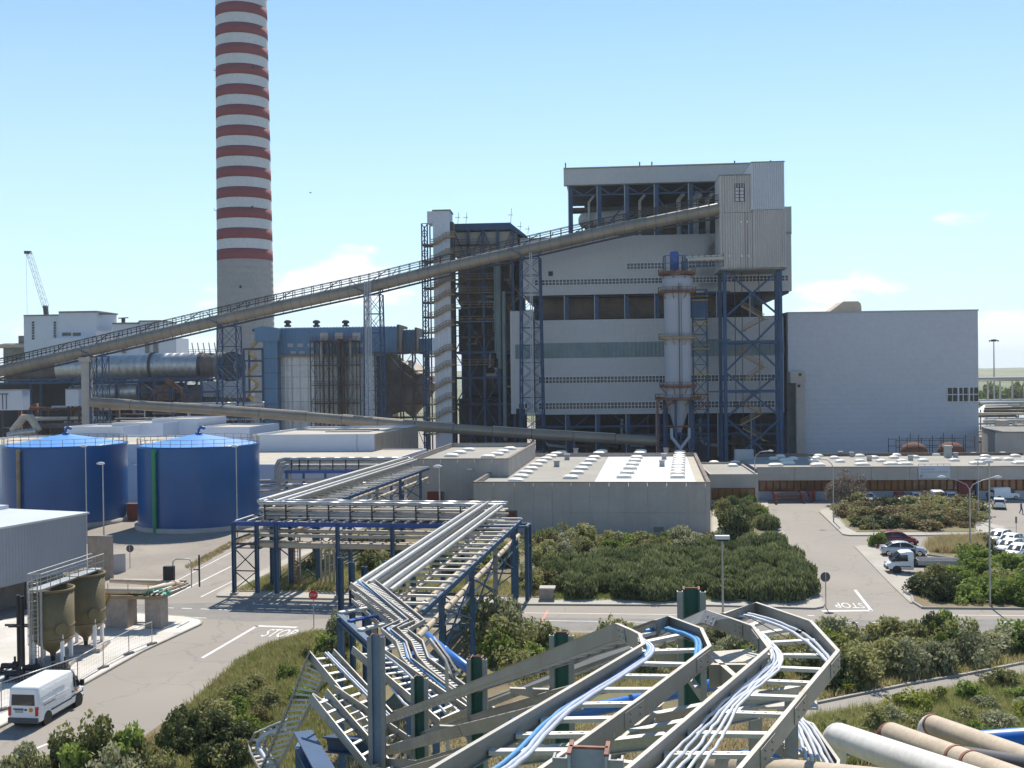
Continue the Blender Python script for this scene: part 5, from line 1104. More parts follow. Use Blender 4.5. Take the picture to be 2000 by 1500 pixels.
b = MB(); FA.pbox(b, 835, 960, 866, 1010, .0, .1); b.build('door', 'doorred', wa); b = MB(); FA.pbox(b, 862, 960, 867, 1010, .1, .3); b.build('door_jamb', 'soot', wa)
b = MB(); FA.pbox(b, 912, 975, 923, 983, .0, .06); b.build('wall_sign', 'signred', wa)
for x, y in ((858, 912), (918, 917)):
    b = MB(); q = FA.at(x, y, .4); b.beam(FA.at(x, y + 1, 0), q, .06); b.box(q + V(0, -.2, 0), .7, .5, .2); b.build('wall_lamp', 'winframe', wa)
# ================================================================== office with orange windows
FO = Fac(G(1700, 976), -.085); zo = FO.sz(1700, 912)[1]
of = thing('office_building', 'long low office with a band of orange tinted windows and domed flat roof', 'building', FO.pt(10, 0))
s0, s1 = FO.sz(1478, 940)[0], FO.sz(2120, 940)[0]; DPO = 25
zf = FO.sz(1700, 937)[1]; zw = FO.sz(1700, 959)[1]
b = MB(); FO.box(b, s0, s1, 0, zw, -DPO, -.3); b.build('lower_wall', 'paintgrey', of)
b = MB(); FO.box(b, s0, s1, zw, zf, -DPO, -.6); b.build('inner_wall', 'orangeframe', of)
x = s0
while x < s1 - .5:
    b = MB(); FO.box(b, x + .02, min(x + 6, s1) - .02, zf, zo, -.3, 0.6); b.build('fascia_panel', 'concrete', of); x += 6
b = MB(); FO.box(b, s0, s1, zf, zo - .3, -DPO, -.3); b.build('roof_slab', 'concrete', of)
b = MB(); FO.box(b, s0, s1, zo - .3, zo - .25, -DPO, -.3); b.build('roof', 'roofgrey', of)
b = MB(); FO.box(b, s0, s1, zo, zo + .09, -.35, .68); FO.box(b, s0, s1, zo - .3, zo + .3, -DPO - .3, -DPO); b.build('coping', 'louver', of)
wpx = [1484 + 13.6 * i for i in range(46)]
fr = MB()
for z in (zw, zf - .14): FO.box(fr, s0, s1, z, z + .14, -.5, -.12)
for xx in wpx: s = FO.sz(xx, 950)[0]; FO.box(fr, s - .07, s + .07, zw + .1, zf - .1, -.5, -.1)
fo = fr.build('window_frame', 'orangeframe', of)
for xa, xb in zip(wpx, wpx[1:]):
    if 1868 < xa < 1900: continue
    sa, sb_ = FO.sz(xa, 950)[0], FO.sz(xb, 950)[0]; b = MB(); tl = random.uniform(-.03, .03)
    FO.box(b, sa + .08, sb_ - .08, zw + .15, zf - .16, -.45, -.4 + tl); b.build('pane', 'orangeglass', fo)
b = MB(); FO.pbox(b, 1872, 940, 1899, 975, -.3, .1); b.build('entrance_door', 'doorred', of)
b = MB(); FO.pbox(b, 1905, 937, 1909, 976, -.3, .2); b.build('downpipe', 'bluesteel', of)
ZO = zo - .25
def gq(x, y): return (x / 3.226 + 1380, y / 3.226 + 860)
small = [(705, 104), (690, 118), (675, 134), (805, 116), (840, 138), (965, 103), (965, 136), (1055, 114), (1100, 136), (1195, 99), (1180, 114), (1230, 136), (1310, 111), (1365, 133), (1440, 96), (1560, 131), (1685, 93), (1755, 106), (1750, 126), (1825, 126), (1870, 91), (1945, 104), (1900, 126), (465, 106), (545, 120), (420, 120)]
big = [(435, 162), (700, 161), (980, 157), (1160, 154), (1250, 154), (1705, 150), (1975, 148), (510, 148), (500, 130)]
domes(of, [gq(*q) for q in small], ZO, 1.5, 1.5, .4, rz=-.09); domes(of, [gq(*q) for q in big], ZO, 2.3, 1.7, .4, rz=-.09)
domes(of, [gq(*q) for q in ((843, 99), (915, 104), (1025, 130), (1285, 126), (1568, 108))], ZO, .7, .7, .9, VENT, 'roof_vent', -.09)
share(VENT, 'roof_unit', of, G(*gq(1520, 108), ZO), -.09, (1.1, 1.1, 2.2))
# banner hung on the fascia
sa, sb_, za, zc = FO.rect(1791, 909, 1853, 933.5); bn = thing('banner', 'grey banner with two lines of print and a round emblem on the office fascia', 'banner', FO.pt((sa + sb_) / 2, 0, .7))
b = MB(); FO.box(b, sa, sb_, za, zc, .72, .78); b.build('sheet', 'banner', bn)
b = MB()
for i in range(6): s = sa + (sb_ - sa) * i / 5; b.beam(FO.pt(s, zc, .75), FO.pt(s, zc + .25, .7), .04)
b.beam(FO.pt(sa, zc + .28, .7), FO.pt(sb_, zc + .28, .7), .06); b.build('hanging_frame', 'darksteel', bn)
w = sb_ - sa; h = zc - za
for yy, hh_, words in ((.70, .07, ((.07, .13), (.22, .30))), (.47, .08, ((.07, .10), (.20, .06), (.29, .30), (.61, .11), (.74, .18))), (.13, .04, ((.2, .13),))):   # print too small to read: one stroke of ink per word
    b = MB()
    for x_, l_ in words: FO.box(b, sa + x_ * w, sa + (x_ + l_) * w, za + yy * h, za + (yy + hh_) * h, .781, .785)
    b.build('print_line', 'inkgrey', bn)
text_mesh('EP', 'inkblack', 'emblem', FO.pt(sa + .05 * w, za + .09 * h, .79), FO.d, EZ, .1 * w, .2 * h, bn)
# small front wing of the office
block_, fB, bs0, bs1, bz = block('small concrete office wing with tinted windows beside the panel warehouse', 1386, 1481, 926, 164, 22, 'concrete', 'roofgrey', name='office_wing', mm=-.085)
fr = MB(); zA_, zB_ = fB.sz(1430, 976)[1], fB.sz(1430, 953)[1]; fB.box(fr, bs0 + .3, bs1 - .6, zA_, zA_ + .12, 0, .15); fB.box(fr, bs0 + .3, bs1 - .6, zB_ - .12, zB_, 0, .15)
for i in range(7): s = bs0 + .3 + (bs1 - bs0 - .9) * i / 6; fB.box(fr, s - .06, s + .06, zA_, zB_, 0, .16)
fo = fr.build('window_frame', 'orangeframe', block_)
for i in range(6): s = bs0 + .3 + (bs1 - bs0 - .9) * i / 6; b = MB(); fB.box(b, s + .07, s + (bs1 - bs0 - .9) / 6 - .07, zA_ + .13, zB_ - .13, .01, .06); b.build('pane', 'orangeglass', fo)
domes(block_, [gq(*q) for q in ((48, 146), (180, 146), (165, 164))], bz - .3, 1.6, 1.6, .4, rz=-.09)
b = MB(); q = G(*gq(235, 128), bz - .3); b.box(q, 3.2, 2.2, 2.0, -.09); b.build('roof_cabin', 'paintgrey', block_)
# ================================================================== pipe racks
def run(root, a, b_, r, m='alu', n=8, name='pipe', extra=None):
    m_ = MB(); m_.tube([a, b_] if extra is None else [a, b_] + extra, r, n); return m_.build(name, m, root)
def rack_dir(root, A, B, offs, side, m='alu', rs=None):
    for i, (o, z) in enumerate(offs): run(root, A + side * o + V(0, 0, z), B + side * o + V(0, 0, z), (rs[i] if rs else .18), m if isinstance(m, str) else m[i])
# rack along the road in front of the shrubs
pL, pR = G(458, 1163), G(1030, 1178); dB = (pR - pL).normalized(); nB = V(-dB.y, dB.x, 0)
rb_ = thing('pipe_rack', 'blue steel pipe rack crossing in front of the shrubs beside the road', 'pipe rack', (pL + pR) / 2, 'pipe racks of the yard')
def legs(root, pts, h, w=.34, m='bluerack'):
    for p in pts: b = MB(); b.ibeam(Vector((p.x, p.y, .0)), Vector((p.x, p.y, h)), w, w, w * .16, dB); b.build('leg', m, root); b = MB(); b.box((p.x, p.y, .13), w * 2, w * 2, .18); b.build('footing', 'concrete', root)
fx = [458, 503, 541, 661, 768]
HB = 7.0; fpts = [pL + dB * ((G(x, 1163 + (x - 458) * .026) - pL).dot(dB)) for x in fx]; bpts = [p + nB * 3.6 for p in fpts[1:]]
legs(rb_, fpts + bpts, HB)
Lr = (G(985, 1177) - pL).dot(dB)
for o, nm in ((0, 'front_girder'), (3.6, 'rear_girder')):
    b = MB(); b.ibeam(pL + nB * o + V(0, 0, HB - .05), pL + dB * Lr + nB * o + V(0, 0, HB - .05), .3, .42, .06); b.build(nm, 'bluebright' if o == 0 else 'bluerack', rb_)
for i in range(22):
    p = pL + dB * (Lr * (i + .3) / 22); b = MB(); b.beam(p + V(0, 0, HB + .22) - nB * .2, p + nB * 3.8 + V(0, 0, HB + .22), .2, .14); b.build('cross_beam', 'galv_lit', rb_)
for i in range(11):
    b = MB(); p = pL + dB * (3 + (Lr - 5) * i / 10)
    for o in (.5, 3.1): b.beam(p + nB * o + V(0, 0, HB + .25), p + nB * o + V(0, 0, HB + 2.0), .13)
    for z in (.62, 1.05, 1.45): b.beam(p + nB * .5 + V(0, 0, HB + z), p + nB * 3.1 + V(0, 0, HB + z), .1)
    b.build('pipe_stool', 'darksteel', rb_)
PA = pL + dB * 2.4 + V(0, 0, HB); PB = pL + dB * Lr + V(0, 0, HB)
rack_dir(rb_, PA, PB, [(.6, 1.85), (1.4, 1.85), (2.3, 1.9), (.6, 1.3), (1.2, 1.3), (2.5, 1.25), (.6, .8), (1.6, .8), (2.7, .8), (.7, .42), (1.9, .42)], nB, ['aluduct', 'alu', 'aluduct', 'alutan', 'alu', 'alu', 'galv', 'alu', 'alutan', 'galv', 'galv'], [.2, .11, .13, .13, .08, .11, .11, .13, .1, .09, .1])
for o, z, r, m in ((.3, -1.2, .16, 'alutan'), (1.0, -1.25, .1, 'galv'), (.35, -2.1, .3, 'pipebeige'), (1.4, -2.0, .15, 'alutan'), (2.6, -1.1, .2, 'alu')):
    run(rb_, pL + dB * 1.6 + nB * o + V(0, 0, HB + z), pL + dB * (Lr - 1) + nB * o + V(0, 0, HB + z), r, m)
b = MB()
for p in fpts: b.beam(p + V(0, 0, HB - 1.6), p + nB * 3.6 + V(0, 0, HB - 1.6), .16); b.beam(p + V(0, 0, HB - 2.5), p + nB * 3.6 + V(0, 0, HB - 2.5), .18)
b.build('lower_beam', 'bluerack', rb_)
b = MB(); a, c = fpts[0], fpts[1]
for za, zc in ((.6, 2.4), (2.4, 4.6)): b.beam(a + V(0, 0, za), c + V(0, 0, zc), .09); b.beam(c + V(0, 0, za), a + V(0, 0, zc), .09); b.beam(a + V(0, 0, zc), c + V(0, 0, zc), .1)
b.beam(a + V(0, 0, 5.0), c + V(0, 0, 5.0), .2); b.beam(a + V(0, 0, 6.2), c + V(0, 0, 6.2), .22)
a, c = fpts[3], fpts[4]; b.beam(a + nB * 3.6 + V(0, 0, 6.5), c + nB * 3.6 + V(0, 0, .8), .08)
b.build('bracing', 'darksteel', rb_)
for k_ in range(3): b = MB(); q = fpts[1] + nB * (4.5 + k_ * .2) + dB * (1.4 + k_ * .5); b.tube([q + V(0, 0, .2), q + V(0, 0, 5.2)], .1, 6); b.build('riser_pipe', 'galv', rb_)
for k_ in range(5): b = MB(); q = fpts[2] + nB * 5 + dB * (2.6 + k_ * .45); b.tube([q + V(0, 0, .2), q + V(0, 0, 3.6), q + dB * 1.0 + V(0, 0, 4.8), q + dB * 3 + V(0, 0, 5.0)], .11, 7); b.build('riser_pipe', 'galv', rb_)
# red-white ladder hung at the end of the rack
b = MB(); q = fpts[1] + nB * 3.6 + dB * 2.2
for s in (0, .5): b.beam(q + dB * s + V(0, 0, .3), q + dB * s + V(0, 0, 5.0), .07)
for i in range(14): b.beam(q + V(0, 0, .5 + i * .32), q + dB * .5 + V(0, 0, .5 + i * .32), .05)
b.build('ladder', 'cratered', rb_)
# rack running away from the yard corner to the annex
def long_rack(label, A, B, pipes, nleg, lowp, stub=1.6, w=2.6, endrise=False, nst=None):
    d = (B - A); L = d.length; d.normalize(); n = V(d.y, -d.x, 0)              # n points to the right
    z0 = A.z; t = thing('pipe_rack', label, 'pipe rack', (A.x, A.y, 0), 'pipe racks of the yard')
    for o, z, r, m in pipes: run(t, A + n * o + V(0, 0, z), B + n * o + V(0, 0, z), r, m, 10)
    for o in (-w / 2, w / 2 + stub): b = MB(); b.ibeam(A + n * o + V(0, 0, -1.0), B + n * o + V(0, 0, -1.0), .2, .36, .05); b.build('girder', 'bluerack', t)
    ns = nst or int(L / 2.0)
    for i in range(ns): p = A + d * (L * (i + .5) / ns) + V(0, 0, -.72); b = MB(); b.beam(p - n * w / 2, p + n * (w / 2 + stub + .1), .22, .14); b.build('cross_beam', 'galv_lit', t)
    for i in range(nleg):
        p = A + d * (L * (i + .5) / nleg)
        for o in (-w / 2, w / 2 + stub): q = p + n * o; b = MB(); b.ibeam(V(q.x, q.y, 0), V(q.x, q.y, z0 - 1.1), .32, .32, .05, d); b.build('leg', 'bluerack' if (i + (o > 0)) % 3 else 'postgrey', t)
    b = MB()
    for i in range(nleg):
        p = A + d * (L * (i + .5) / nleg); a, c = p - n * w / 2, p + n * (w / 2 + stub); a.z = c.z = 0; h = z0 - 1.4
        b.beam(a + V(0, 0, .5), c + V(0, 0, h * .5), .1); b.beam(c + V(0, 0, .5), a + V(0, 0, h * .5), .1); b.beam(a + V(0, 0, h * .5), c + V(0, 0, h * .5), .12); b.beam(a + V(0, 0, h - 1.5), c + V(0, 0, h - 1.5), .14)
        if i < nleg - 1: e = c + d * (L / nleg); b.beam(c + V(0, 0, h - 3.2), e + V(0, 0, h - .4), .1); b.beam(e + V(0, 0, h - 3.2), c + V(0, 0, h - .4), .1)
    b.build('bracing', 'bluerack', t)
    for o, z, r, m in lowp: run(t, A + n * o + V(0, 0, z), B + n * o + V(0, 0, z), r, m)
    return t, d, n
PIP = [(-1.2, .35, .2, 'alu'), (-.72, .3, .17, 'aluduct'), (-.3, .3, .13, 'alu'), (.55, .3, .22, 'alu'), (1.05, .2, .15, 'galv'), (-.9, -.25, .2, 'alu'), (.2, -.3, .2, 'galv'), (-.2, .62, .12, 'alu')]
LOW = [(1.4, -1.9, .18, 'pipebeige'), (2.6, -2.4, .2, 'pipebeige'), (2.0, -2.9, .14, 'galv'), (-.6, -2.2, .2, 'alutan'), (2.75, -3.1, .1, 'alu')]
long_rack('silver pipe rack running back from the yard corner to the concrete annex', G(528, 986, 8.6), G(800, 901, 8.6), PIP, 5, LOW)
rc, dC, nC = long_rack('silver pipe rack running forward over the road towards the zigzag cable trays', G(728, 1160, 8.6), G(958, 994, 8.6), PIP, 4, LOW)
# elbows where the forward rack meets the cross rack, and the blue end portal
b = MB(); p3, p4 = G(1003, 1178), G(1030, 1175); HB2 = 6.9
for p in (p3, p4, p3 + nB * 1.8, p4 + nB * 1.8): b = MB(); b.ibeam(V(p.x, p.y, 0), V(p.x, p.y, HB2), .34, .34, .05, dB); b.build('leg', 'bluerack', rb_)
b = MB()
for z in (HB2, HB2 - 1.9): b.beam(p3 + V(0, 0, z), p3 + nB * 1.8 + V(0, 0, z), .22); b.beam(p4 + V(0, 0, z), p4 + nB * 1.8 + V(0, 0, z), .22)
for o in (0, 1.8): b.beam(p3 - dB * 3.2 + nB * o + V(0, 0, HB2), p4 + nB * o + V(0, 0, HB2), .22)
b.build('portal_beam', 'bluerack', rb_)
# far rack before the white hall
FDk = Fac(D(660, 920, 158), -.12); t = thing('pipe_rack', 'distant pipe rack with bundled elbows in front of the white box hall', 'pipe rack', FDk.at(660, 985), 'pipe racks of the yard')
for i, (y, o, r, m) in enumerate(((897, 0, .3, 'aluduct'), (903, .4, .2, 'alutan'), (909, .8, .2, 'aluduct'), (914, 1.2, .18, 'alutan'), (900, -1.5, .25, 'alu'))):
    a, c = FDk.at(556 + i * 5, y, o), FDk.at(800, y - .5, o); b = MB(); b.tube([a + V(-1.3, 0, -3.2), a + V(-1.3, 0, -1.0), a + V(-.9, 0, -.25), a, c], r, 8); b.build('pipe', m, t)
b = MB(); b.beam(FDk.at(562, 920, 1.4), FDk.at(800, 919, 1.4), .3, .45); b.beam(FDk.at(505, 938, 1.4), FDk.at(545, 938, 1.4), .3, .4); b.build('girder', 'bluebright', t)
for x in (575, 590, 607, 630, 655, 680, 705): b = MB(); a = FDk.at(x, 918, 1.3); b.beam(a, FDk.at(x, 896, 1.3), .16); b.build('pipe_stool', 'darksteel', t)
for x in (565, 598, 640, 690, 740, 790): a = FDk.at(x, 920, 1.2); b = MB(); b.beam(V(a.x, a.y, 0), a, .35); b.build('leg', 'bluerack', t)
for y, r in ((931, .18), (941, .25), (951, .2)): run(t, FDk.at(505, y + 6, 2), FDk.at(760, y, 2), r, 'alutan' if y != 941 else 'aluduct')
# tall bent vent pipe by the annex
p = G(834, 1000); b = MB(); q = D(802, 912, p.y); b.tube([p, V(p.x, p.y, D(833, 958, p.y).z), D(808, 916, p.y), q], .14, 8); o = b.build('bent_vent_pipe', 'alu'); tag(o, 'bent silver vent pipe rising beside the red door of the annex', 'pipe')
# ================================================================== grey metal shed
vp = V(800 / 2080, 1, 0).normalized()                     # its long wall runs away to the right
cA = D(168, 1004, 104); zS = cA.z; cA.z = 0
nS = V(vp.y, -vp.x, 0)
sh = thing('metal_shed', 'grey ribbed metal shed with pale roof behind the two olive silos', 'shed', cA)
b = MB(); A = cA - vp * 46; b.obox(A + V(0, 0, 2.6), vp * 46, -nS * 30, EZ * (zS - 2.6)); b.build('wall', 'shedclad', sh)
b = MB(); b.obox(A + V(0, 0, zS) + nS * .25, vp * 46.2, -nS * 30.4, EZ * .18); b.build('roof', 'shedroof', sh)
b = MB(); b.obox(A - nS * 2.5, vp * 45.5, -nS * 26, EZ * 2.6); b.build('base_block', 'concrete_dark', sh)  # fills the open space under the raised wall; its shade is painted dark
for i in range(9): p = A + vp * (1 + i * 5.4); b = MB(); b.beam(p - nS * .3, p - nS * .3 + V(0, 0, 2.6), .35); b.build('column', 'darksteel', sh)
b = MB(); q = cA - nS * 14 + vp * .1; b.obox(q + V(0, 0, zS + .2), vp * -9, nS * 4, EZ * .35); b.build('roof_hatch', 'shedroof', sh)
# concrete wall fragment behind it
a, c = G(172, 1130), G(218, 1131); t = thing('concrete_wall', 'plain tan concrete wall piece standing beside the metal shed', 'wall', a)
h = 21 - (1047 - 738.5) * a.y / 2080; b = MB(); b.obox(a, c - a, V(.1, .35, 0), EZ * h); b.build('slab', 'brickblock', t)
b = MB(); b.obox(a + V(-.05, -.05, h), (c - a) * 1.02, V(.1, .45, 0), EZ * .1); b.build('coping', 'concrete_dark', t)
a, c = G(192, 1122), G(245, 1117); t = thing('sheet_fence', 'low grey corrugated sheet fence along the yard edge', 'fence', a)
dd = (c - a); n = 14
for i in range(n): b = MB(); b.obox(a + dd * (i / n), dd * (.95 / n), V(.02 * (i % 2), .06, 0), EZ * 2.0); b.build('sheet', 'paintgrey', t)
# ================================================================== olive silos
def olive_silo(px, py, label, R, htop, zc, group):
    c = G(px, py); t = thing('olive_silo', label, 'silo', c, group)
    b = MB(); b.lathe(c, [(R, zc), (R, htop), (R - .07, htop), (R - .07, htop - .6), (0, htop - .7)], 32); b.build('shell', 'grpolive', t)
    b = MB(); b.lathe(c, [(.18, .75), (.22, 1.0), (R, zc)], 32); b.build('cone', 'grpolive', t)
    b = MB(); b.tube([c + V(0, 0, .3), c + V(0, 0, .8), ], .16, 8); b.build('outlet', 'blackplastic', t)
    for k_ in range(4):
        a = math.pi / 4 + k_ * math.pi / 2 + .1; q = c + V(R * .92 * math.cos(a), R * .92 * math.sin(a), .3); b = MB(); b.beam(q, q + V(0, 0, zc + .2), .22); b.build('leg', 'white', t)
    b = MB(); b.box(c + V(0, 0, .12), 2 * R, 2 * R, .3, .1); b.build('base_block', 'concrete', t)
    a = math.radians(-48); q = c + V((R + .02) * math.cos(a), (R + .02) * math.sin(a), zc + .9); o = V(math.cos(a), math.sin(a), 0); b = MB(); b.tube([q, q + o * .25], .36, 14); b.tube([q + o * .25, q + o * .32], .42, 14); b.build('manhole', 'grpolive', t)
    for z in (zc, zc + .9): b = MB(); b.lathe(c, [(R, z), (R + .04, z), (R + .04, z + .12), (R, z + .12)], 32); b.build('stiffening_ring', 'grpolive', t)
    b = MB()
    b.lathe(c, [(R + .001, htop - .14), (R + .08, htop - .14), (R + .08, htop + .01), (R + .001, htop + .01)], 32); b.build('stiffening_ring', 'grpolive', t)
    return c
s1c = olive_silo(104, 1301, 'olive fibreglass silo on white legs with a caged ladder beside it', 1.5, 5.75, 2.1, 'olive silos by the shed')
s2c = olive_silo(168, 1270, 'olive fibreglass silo on white legs beside the concrete pipe table', 1.45, 6.0, 2.2, 'olive silos by the shed')
# walkway over the silos
wk = thing('silo_walkway', 'galvanised walkway with handrails running over the olive silos', 'walkway', (s1c.x, s1c.y, 0))
dW = (s2c - s1c); dW.z = 0; LW = dW.length; dW.normalize(); nW = V(-dW.y, dW.x, 0); zW = 6.0; base = s1c - dW * 1.9 + nW * .2; base.z = zW
b = MB(); b.obox(base - nW * .5 - V(0, 0, .12), dW * (LW + 4.2), nW * 1.0, EZ * .1); b.build('grating', 'galv', wk)
b = MB()
for o in (-.5, .5):
    for z in (.55, 1.1): b.tube([base + nW * o + V(0, 0, z), base + dW * (LW + 4.2) + nW * o + V(0, 0, z)], .035, 6)
    for i in range(8): p = base + dW * ((LW + 4.2) * i / 7) + nW * o; b.tube([p, p + V(0, 0, 1.1)], .03, 6)
for z in (.55, 1.1): b.tube([base + nW * -.5 + V(0, 0, z), base + nW * .5 + V(0, 0, z)], .035, 6)
b.build('handrail', 'galv', wk)
for s in (.1, LW + 4.0):
    for o in (-.45, .45): p = base + dW * s + nW * o; b = MB(); b.beam(V(p.x, p.y, .1), p, .14); b.build('post', 'galv', wk)
ld = thing('caged_ladder', 'galvanised caged ladder climbing beside the front olive silo', 'ladder', (base.x, base.y, 0)); q = base - dW * .15 - nW * .1; q.z = 0
b = MB()
for s in (-.25, .25): b.tube([q + nW * s + V(0, 0, .1), q + nW * s + V(0, 0, zW + 1)], .03, 6)
for i in range(20): b.tube([q - nW * .25 + V(0, 0, .4 + i * .3), q + nW * .25 + V(0, 0, .4 + i * .3)], .018, 5)
b.build('ladder', 'galv', ld); b = MB()
for i in range(8):
    z = 2.2 + i * .62; pts = [q + nW * (.36 * math.cos(a)) - dW * (.05 + .62 * math.sin(a)) + V(0, 0, z) for a in [math.pi * j / 8 for j in range(9)]]; b.tube(pts, .022, 5)
for j in range(5): a = math.pi * (j + .5) / 5; p = q + nW * (.36 * math.cos(a)) - dW * (.05 + .62 * math.sin(a)); b.tube([p + V(0, 0, 2.2), p + V(0, 0, zW + 1)], .018, 5)
b.build('cage', 'galv', ld)
for i, (px, py) in enumerate(((38, 1300), (45, 1303))):
    c = G(px, py); b = MB(); b.tube([c + V(0, 0, .1), c + V(0, 0, 5.2)], .16, 8); b.beam(c + V(-1, 0, 3), c + V(.8, 0, 3), .14); b.build('column', 'blackplastic', ld)
# pumps under the silos
for i, (px, py) in enumerate(((20, 1318), (30, 1334), (62, 1322), (118, 1318))):
    c = G(px, py); t = thing('pump_set', 'small dark pump set on a low frame beneath the olive silos', 'pump', c, 'pump sets under the silos')
    b = MB(); b.box(c + V(0, 0, .12), 1.6, .7, .12, .15)
    for s in (-.6, .6): b.box(c + V(s, 0, .1), .12, .6, .5, .15)
    b.build('frame', 'darksteel', t); b = MB(); b.tube([c + V(-.6, 0, .65), c + V(.2, .03, .65)], .2, 10); b.tube([c + V(.2, 0, .65), c + V(.5, .02, .65)], .3, 10); b.tube([c + V(.35, 0, .6), c + V(.35, 0, 1.3)], .08, 7); b.build('motor', 'blackplastic', t)
b = MB(); 
for px, py, pz in ((0, 1205, 0), (0, 1214, 0)): b.tube([G(-60, py + 30), G(36, py)], .1, 7)
# ================================================================== concrete pipe table
tc_ = G(297, 1231); pt = thing('pipe_table', 'concrete piers carrying a tan bundle of bent pipes at the road corner', 'pipe rack', tc_)
zT = 2.9
ft = Fac((tc_.x, tc_.y, 0), SM)
for x0, x1, dep in ((283, 314, 1.3), (205, 249, 1.6)):
    s0, s1 = ft.sz(x0, 1200)[0], ft.sz(x1, 1200)[0]; b = MB(); ft.box(b, s0, s1, 0, zT - .3, -dep, 0); b.build('pier', 'brickblock', pt)
s0, s1 = ft.sz(200, 1180)[0], ft.sz(286, 1180)[0]; s2 = ft.sz(316, 1180)[0]
b = MB(); ft.box(b, s0 - 1.2, s2, zT - .3, zT - .05, -1.5, .2); b.build('tray_beam', 'tanpaint', pt)
b = MB(); ft.box(b, s2 - 1.4, s2, zT - .3, zT - .05, -4.6, -1.5); b.build('tray_beam', 'tanpaint', pt)
for k_, (o, r, z, m) in enumerate(((0, .2, .35, 'pipebeige'), (-.45, .1, .2, 'tanpaint'), (-.85, .16, .3, 'alutan'), (-1.2, .1, .15, 'pipebeige'))):      # bent pipes: along the front, then back
    a = ft.pt(s0 - 1.5, zT + z, o); c = ft.pt(s2 - 1.7 + o * .2, zT + z, o); e = ft.pt(s2 - .2 + o * .9, zT + z, -3.4); b = MB(); b.tube([a, c, c.lerp(e, .12) + ft.d * .1, e, e - ft.d * .6 - ft.n * .2, ft.pt(s0 - 1.5, zT + z, -4.0 + o * .5)], r, 8); b.build('bent_pipe', m, pt)
for k_ in range(5): z = zT + .05 + (k_ % 2) * .2; b = MB(); b.tube([ft.pt(s2 - .9 + k_ * .22, z, .1), ft.pt(s2 - .3 + k_ * .2, z, -4.2)], .09, 7); b.build('side_pipe', random.choice(['alu', 'galv', 'tanpaint']), pt)
b = MB(); ft.box(b, s0 - .5, s2, zT + .1, zT + .45, -4.6, -4.3); b.build('rear_duct', 'pipebeige', pt)
b = MB(); m_ = ft.pt((s0 + s2) / 2 + 1.4, zT, -.4)
for i in range(40): p = m_ + ft.d * random.uniform(-1.9, 1.7) - ft.n * random.uniform(-.2, .7); b.tube([p, p + V(random.uniform(-.3, .3), random.uniform(-.3, .3), random.uniform(.05, .35)), p + V(random.uniform(-.5, .5), .2, .1)], .09, 5)
o = b.build('safety_net', 'netgreen'); tag(o, 'crumpled green safety netting lying on the concrete pipe table', 'netting')
b = MB()
for s in (s0 + .6, s0 + 2.4, s0 + 4.2): b.beam(ft.pt(s, zT, .15), ft.pt(s, zT + 1.0, .15), .05)
b.beam(ft.pt(s0 - .6, zT + .9, .15), ft.pt(s0 + .4, zT + 1.9, .15), .09); b.beam(ft.pt(s0 - .6, zT + .2, .15), ft.pt(s0 + .4, zT + 1.2, .15), .09); b.beam(ft.pt(s0 - .4, 1.0, .25), ft.pt(s0 + .7, zT + .1, .25), .25); b.build('access_rail', 'yellowpaint', pt)
# valve posts on top
p = ft.pt((s0 + s2) / 2 + 1.5, zT, -4.2); t = thing('valve_cabinet', 'dark cabinet with bent pipes behind the concrete pipe table', 'cabinet', V(p.x, p.y, zT)); b = MB(); b.box(V(p.x, p.y, zT - .4), .2, .2, 1.0); b.box(V(p.x - .25, p.y, zT + .4), .9, .5, 1.3); b.build('case', 'blackplastic', t)
b = MB(); b.tube([V(p.x + .1, p.y, zT), V(p.x + .1, p.y, zT + 2.1), V(p.x + .4, p.y, zT + 2.3), V(p.x + 1.5, p.y, zT + 2.3), V(p.x + 1.7, p.y, zT + 2.0), V(p.x + 1.7, p.y, zT - .2)], .05, 6); b.build('loop_pipe', 'galv', t)
p = p + V(2.3, .3, 0); b = MB(); b.beam(V(p.x, p.y, zT - .2), V(p.x, p.y, zT + 2.6), .12); b.beam(V(p.x - .5, p.y, zT + 1.3), V(p.x, p.y, zT + 1.3), .1); o = b.build('gauge_post', 'blackplastic'); tag(o, 'thin black gauge post behind the bend of the pipe table', 'post')
# ================================================================== building-site fence by the kerb
fpx = [(-20, 1408), (3, 1392), (152, 1338), (202, 1308), (252, 1281), (297, 1262)]
fb = [G(x, y) for x, y in fpx]; hf = 1.9
for i, (a, c) in enumerate(zip(fb, fb[1:])):
    t = thing('mesh_fence_panel', 'see-through wire mesh site fence panel along the white pavement', 'fence', a, 'mesh fence panels by the kerb'); d = c - a
    b = MB(); b.tube([a + V(0, 0, .13), a + V(0, 0, hf), c + V(0, 0, hf), c + V(0, 0, .13)], .03, 6); b.tube([a + V(0, 0, .35), c + V(0, 0, .35)], .025, 6); b.build('tube_frame', 'galv', t)
    b = MB(); n = max(4, int(d.length / .25))
    for k_ in range(1, n): p = a + d * (k_ / n); b.beam(p + V(0, 0, .35), p + V(0, 0, hf), .007)
    for k_ in range(5): b.beam(a + V(0, 0, .5 + k_ * .3), c + V(0, 0, .5 + k_ * .3), .007)
    b.build('wire_mesh', 'galv', t)
    b = MB(); b.box(c + V(0, 0, .13), .8, .25, .14, 1.0); b.build('foot_block', 'concrete_dark', t)
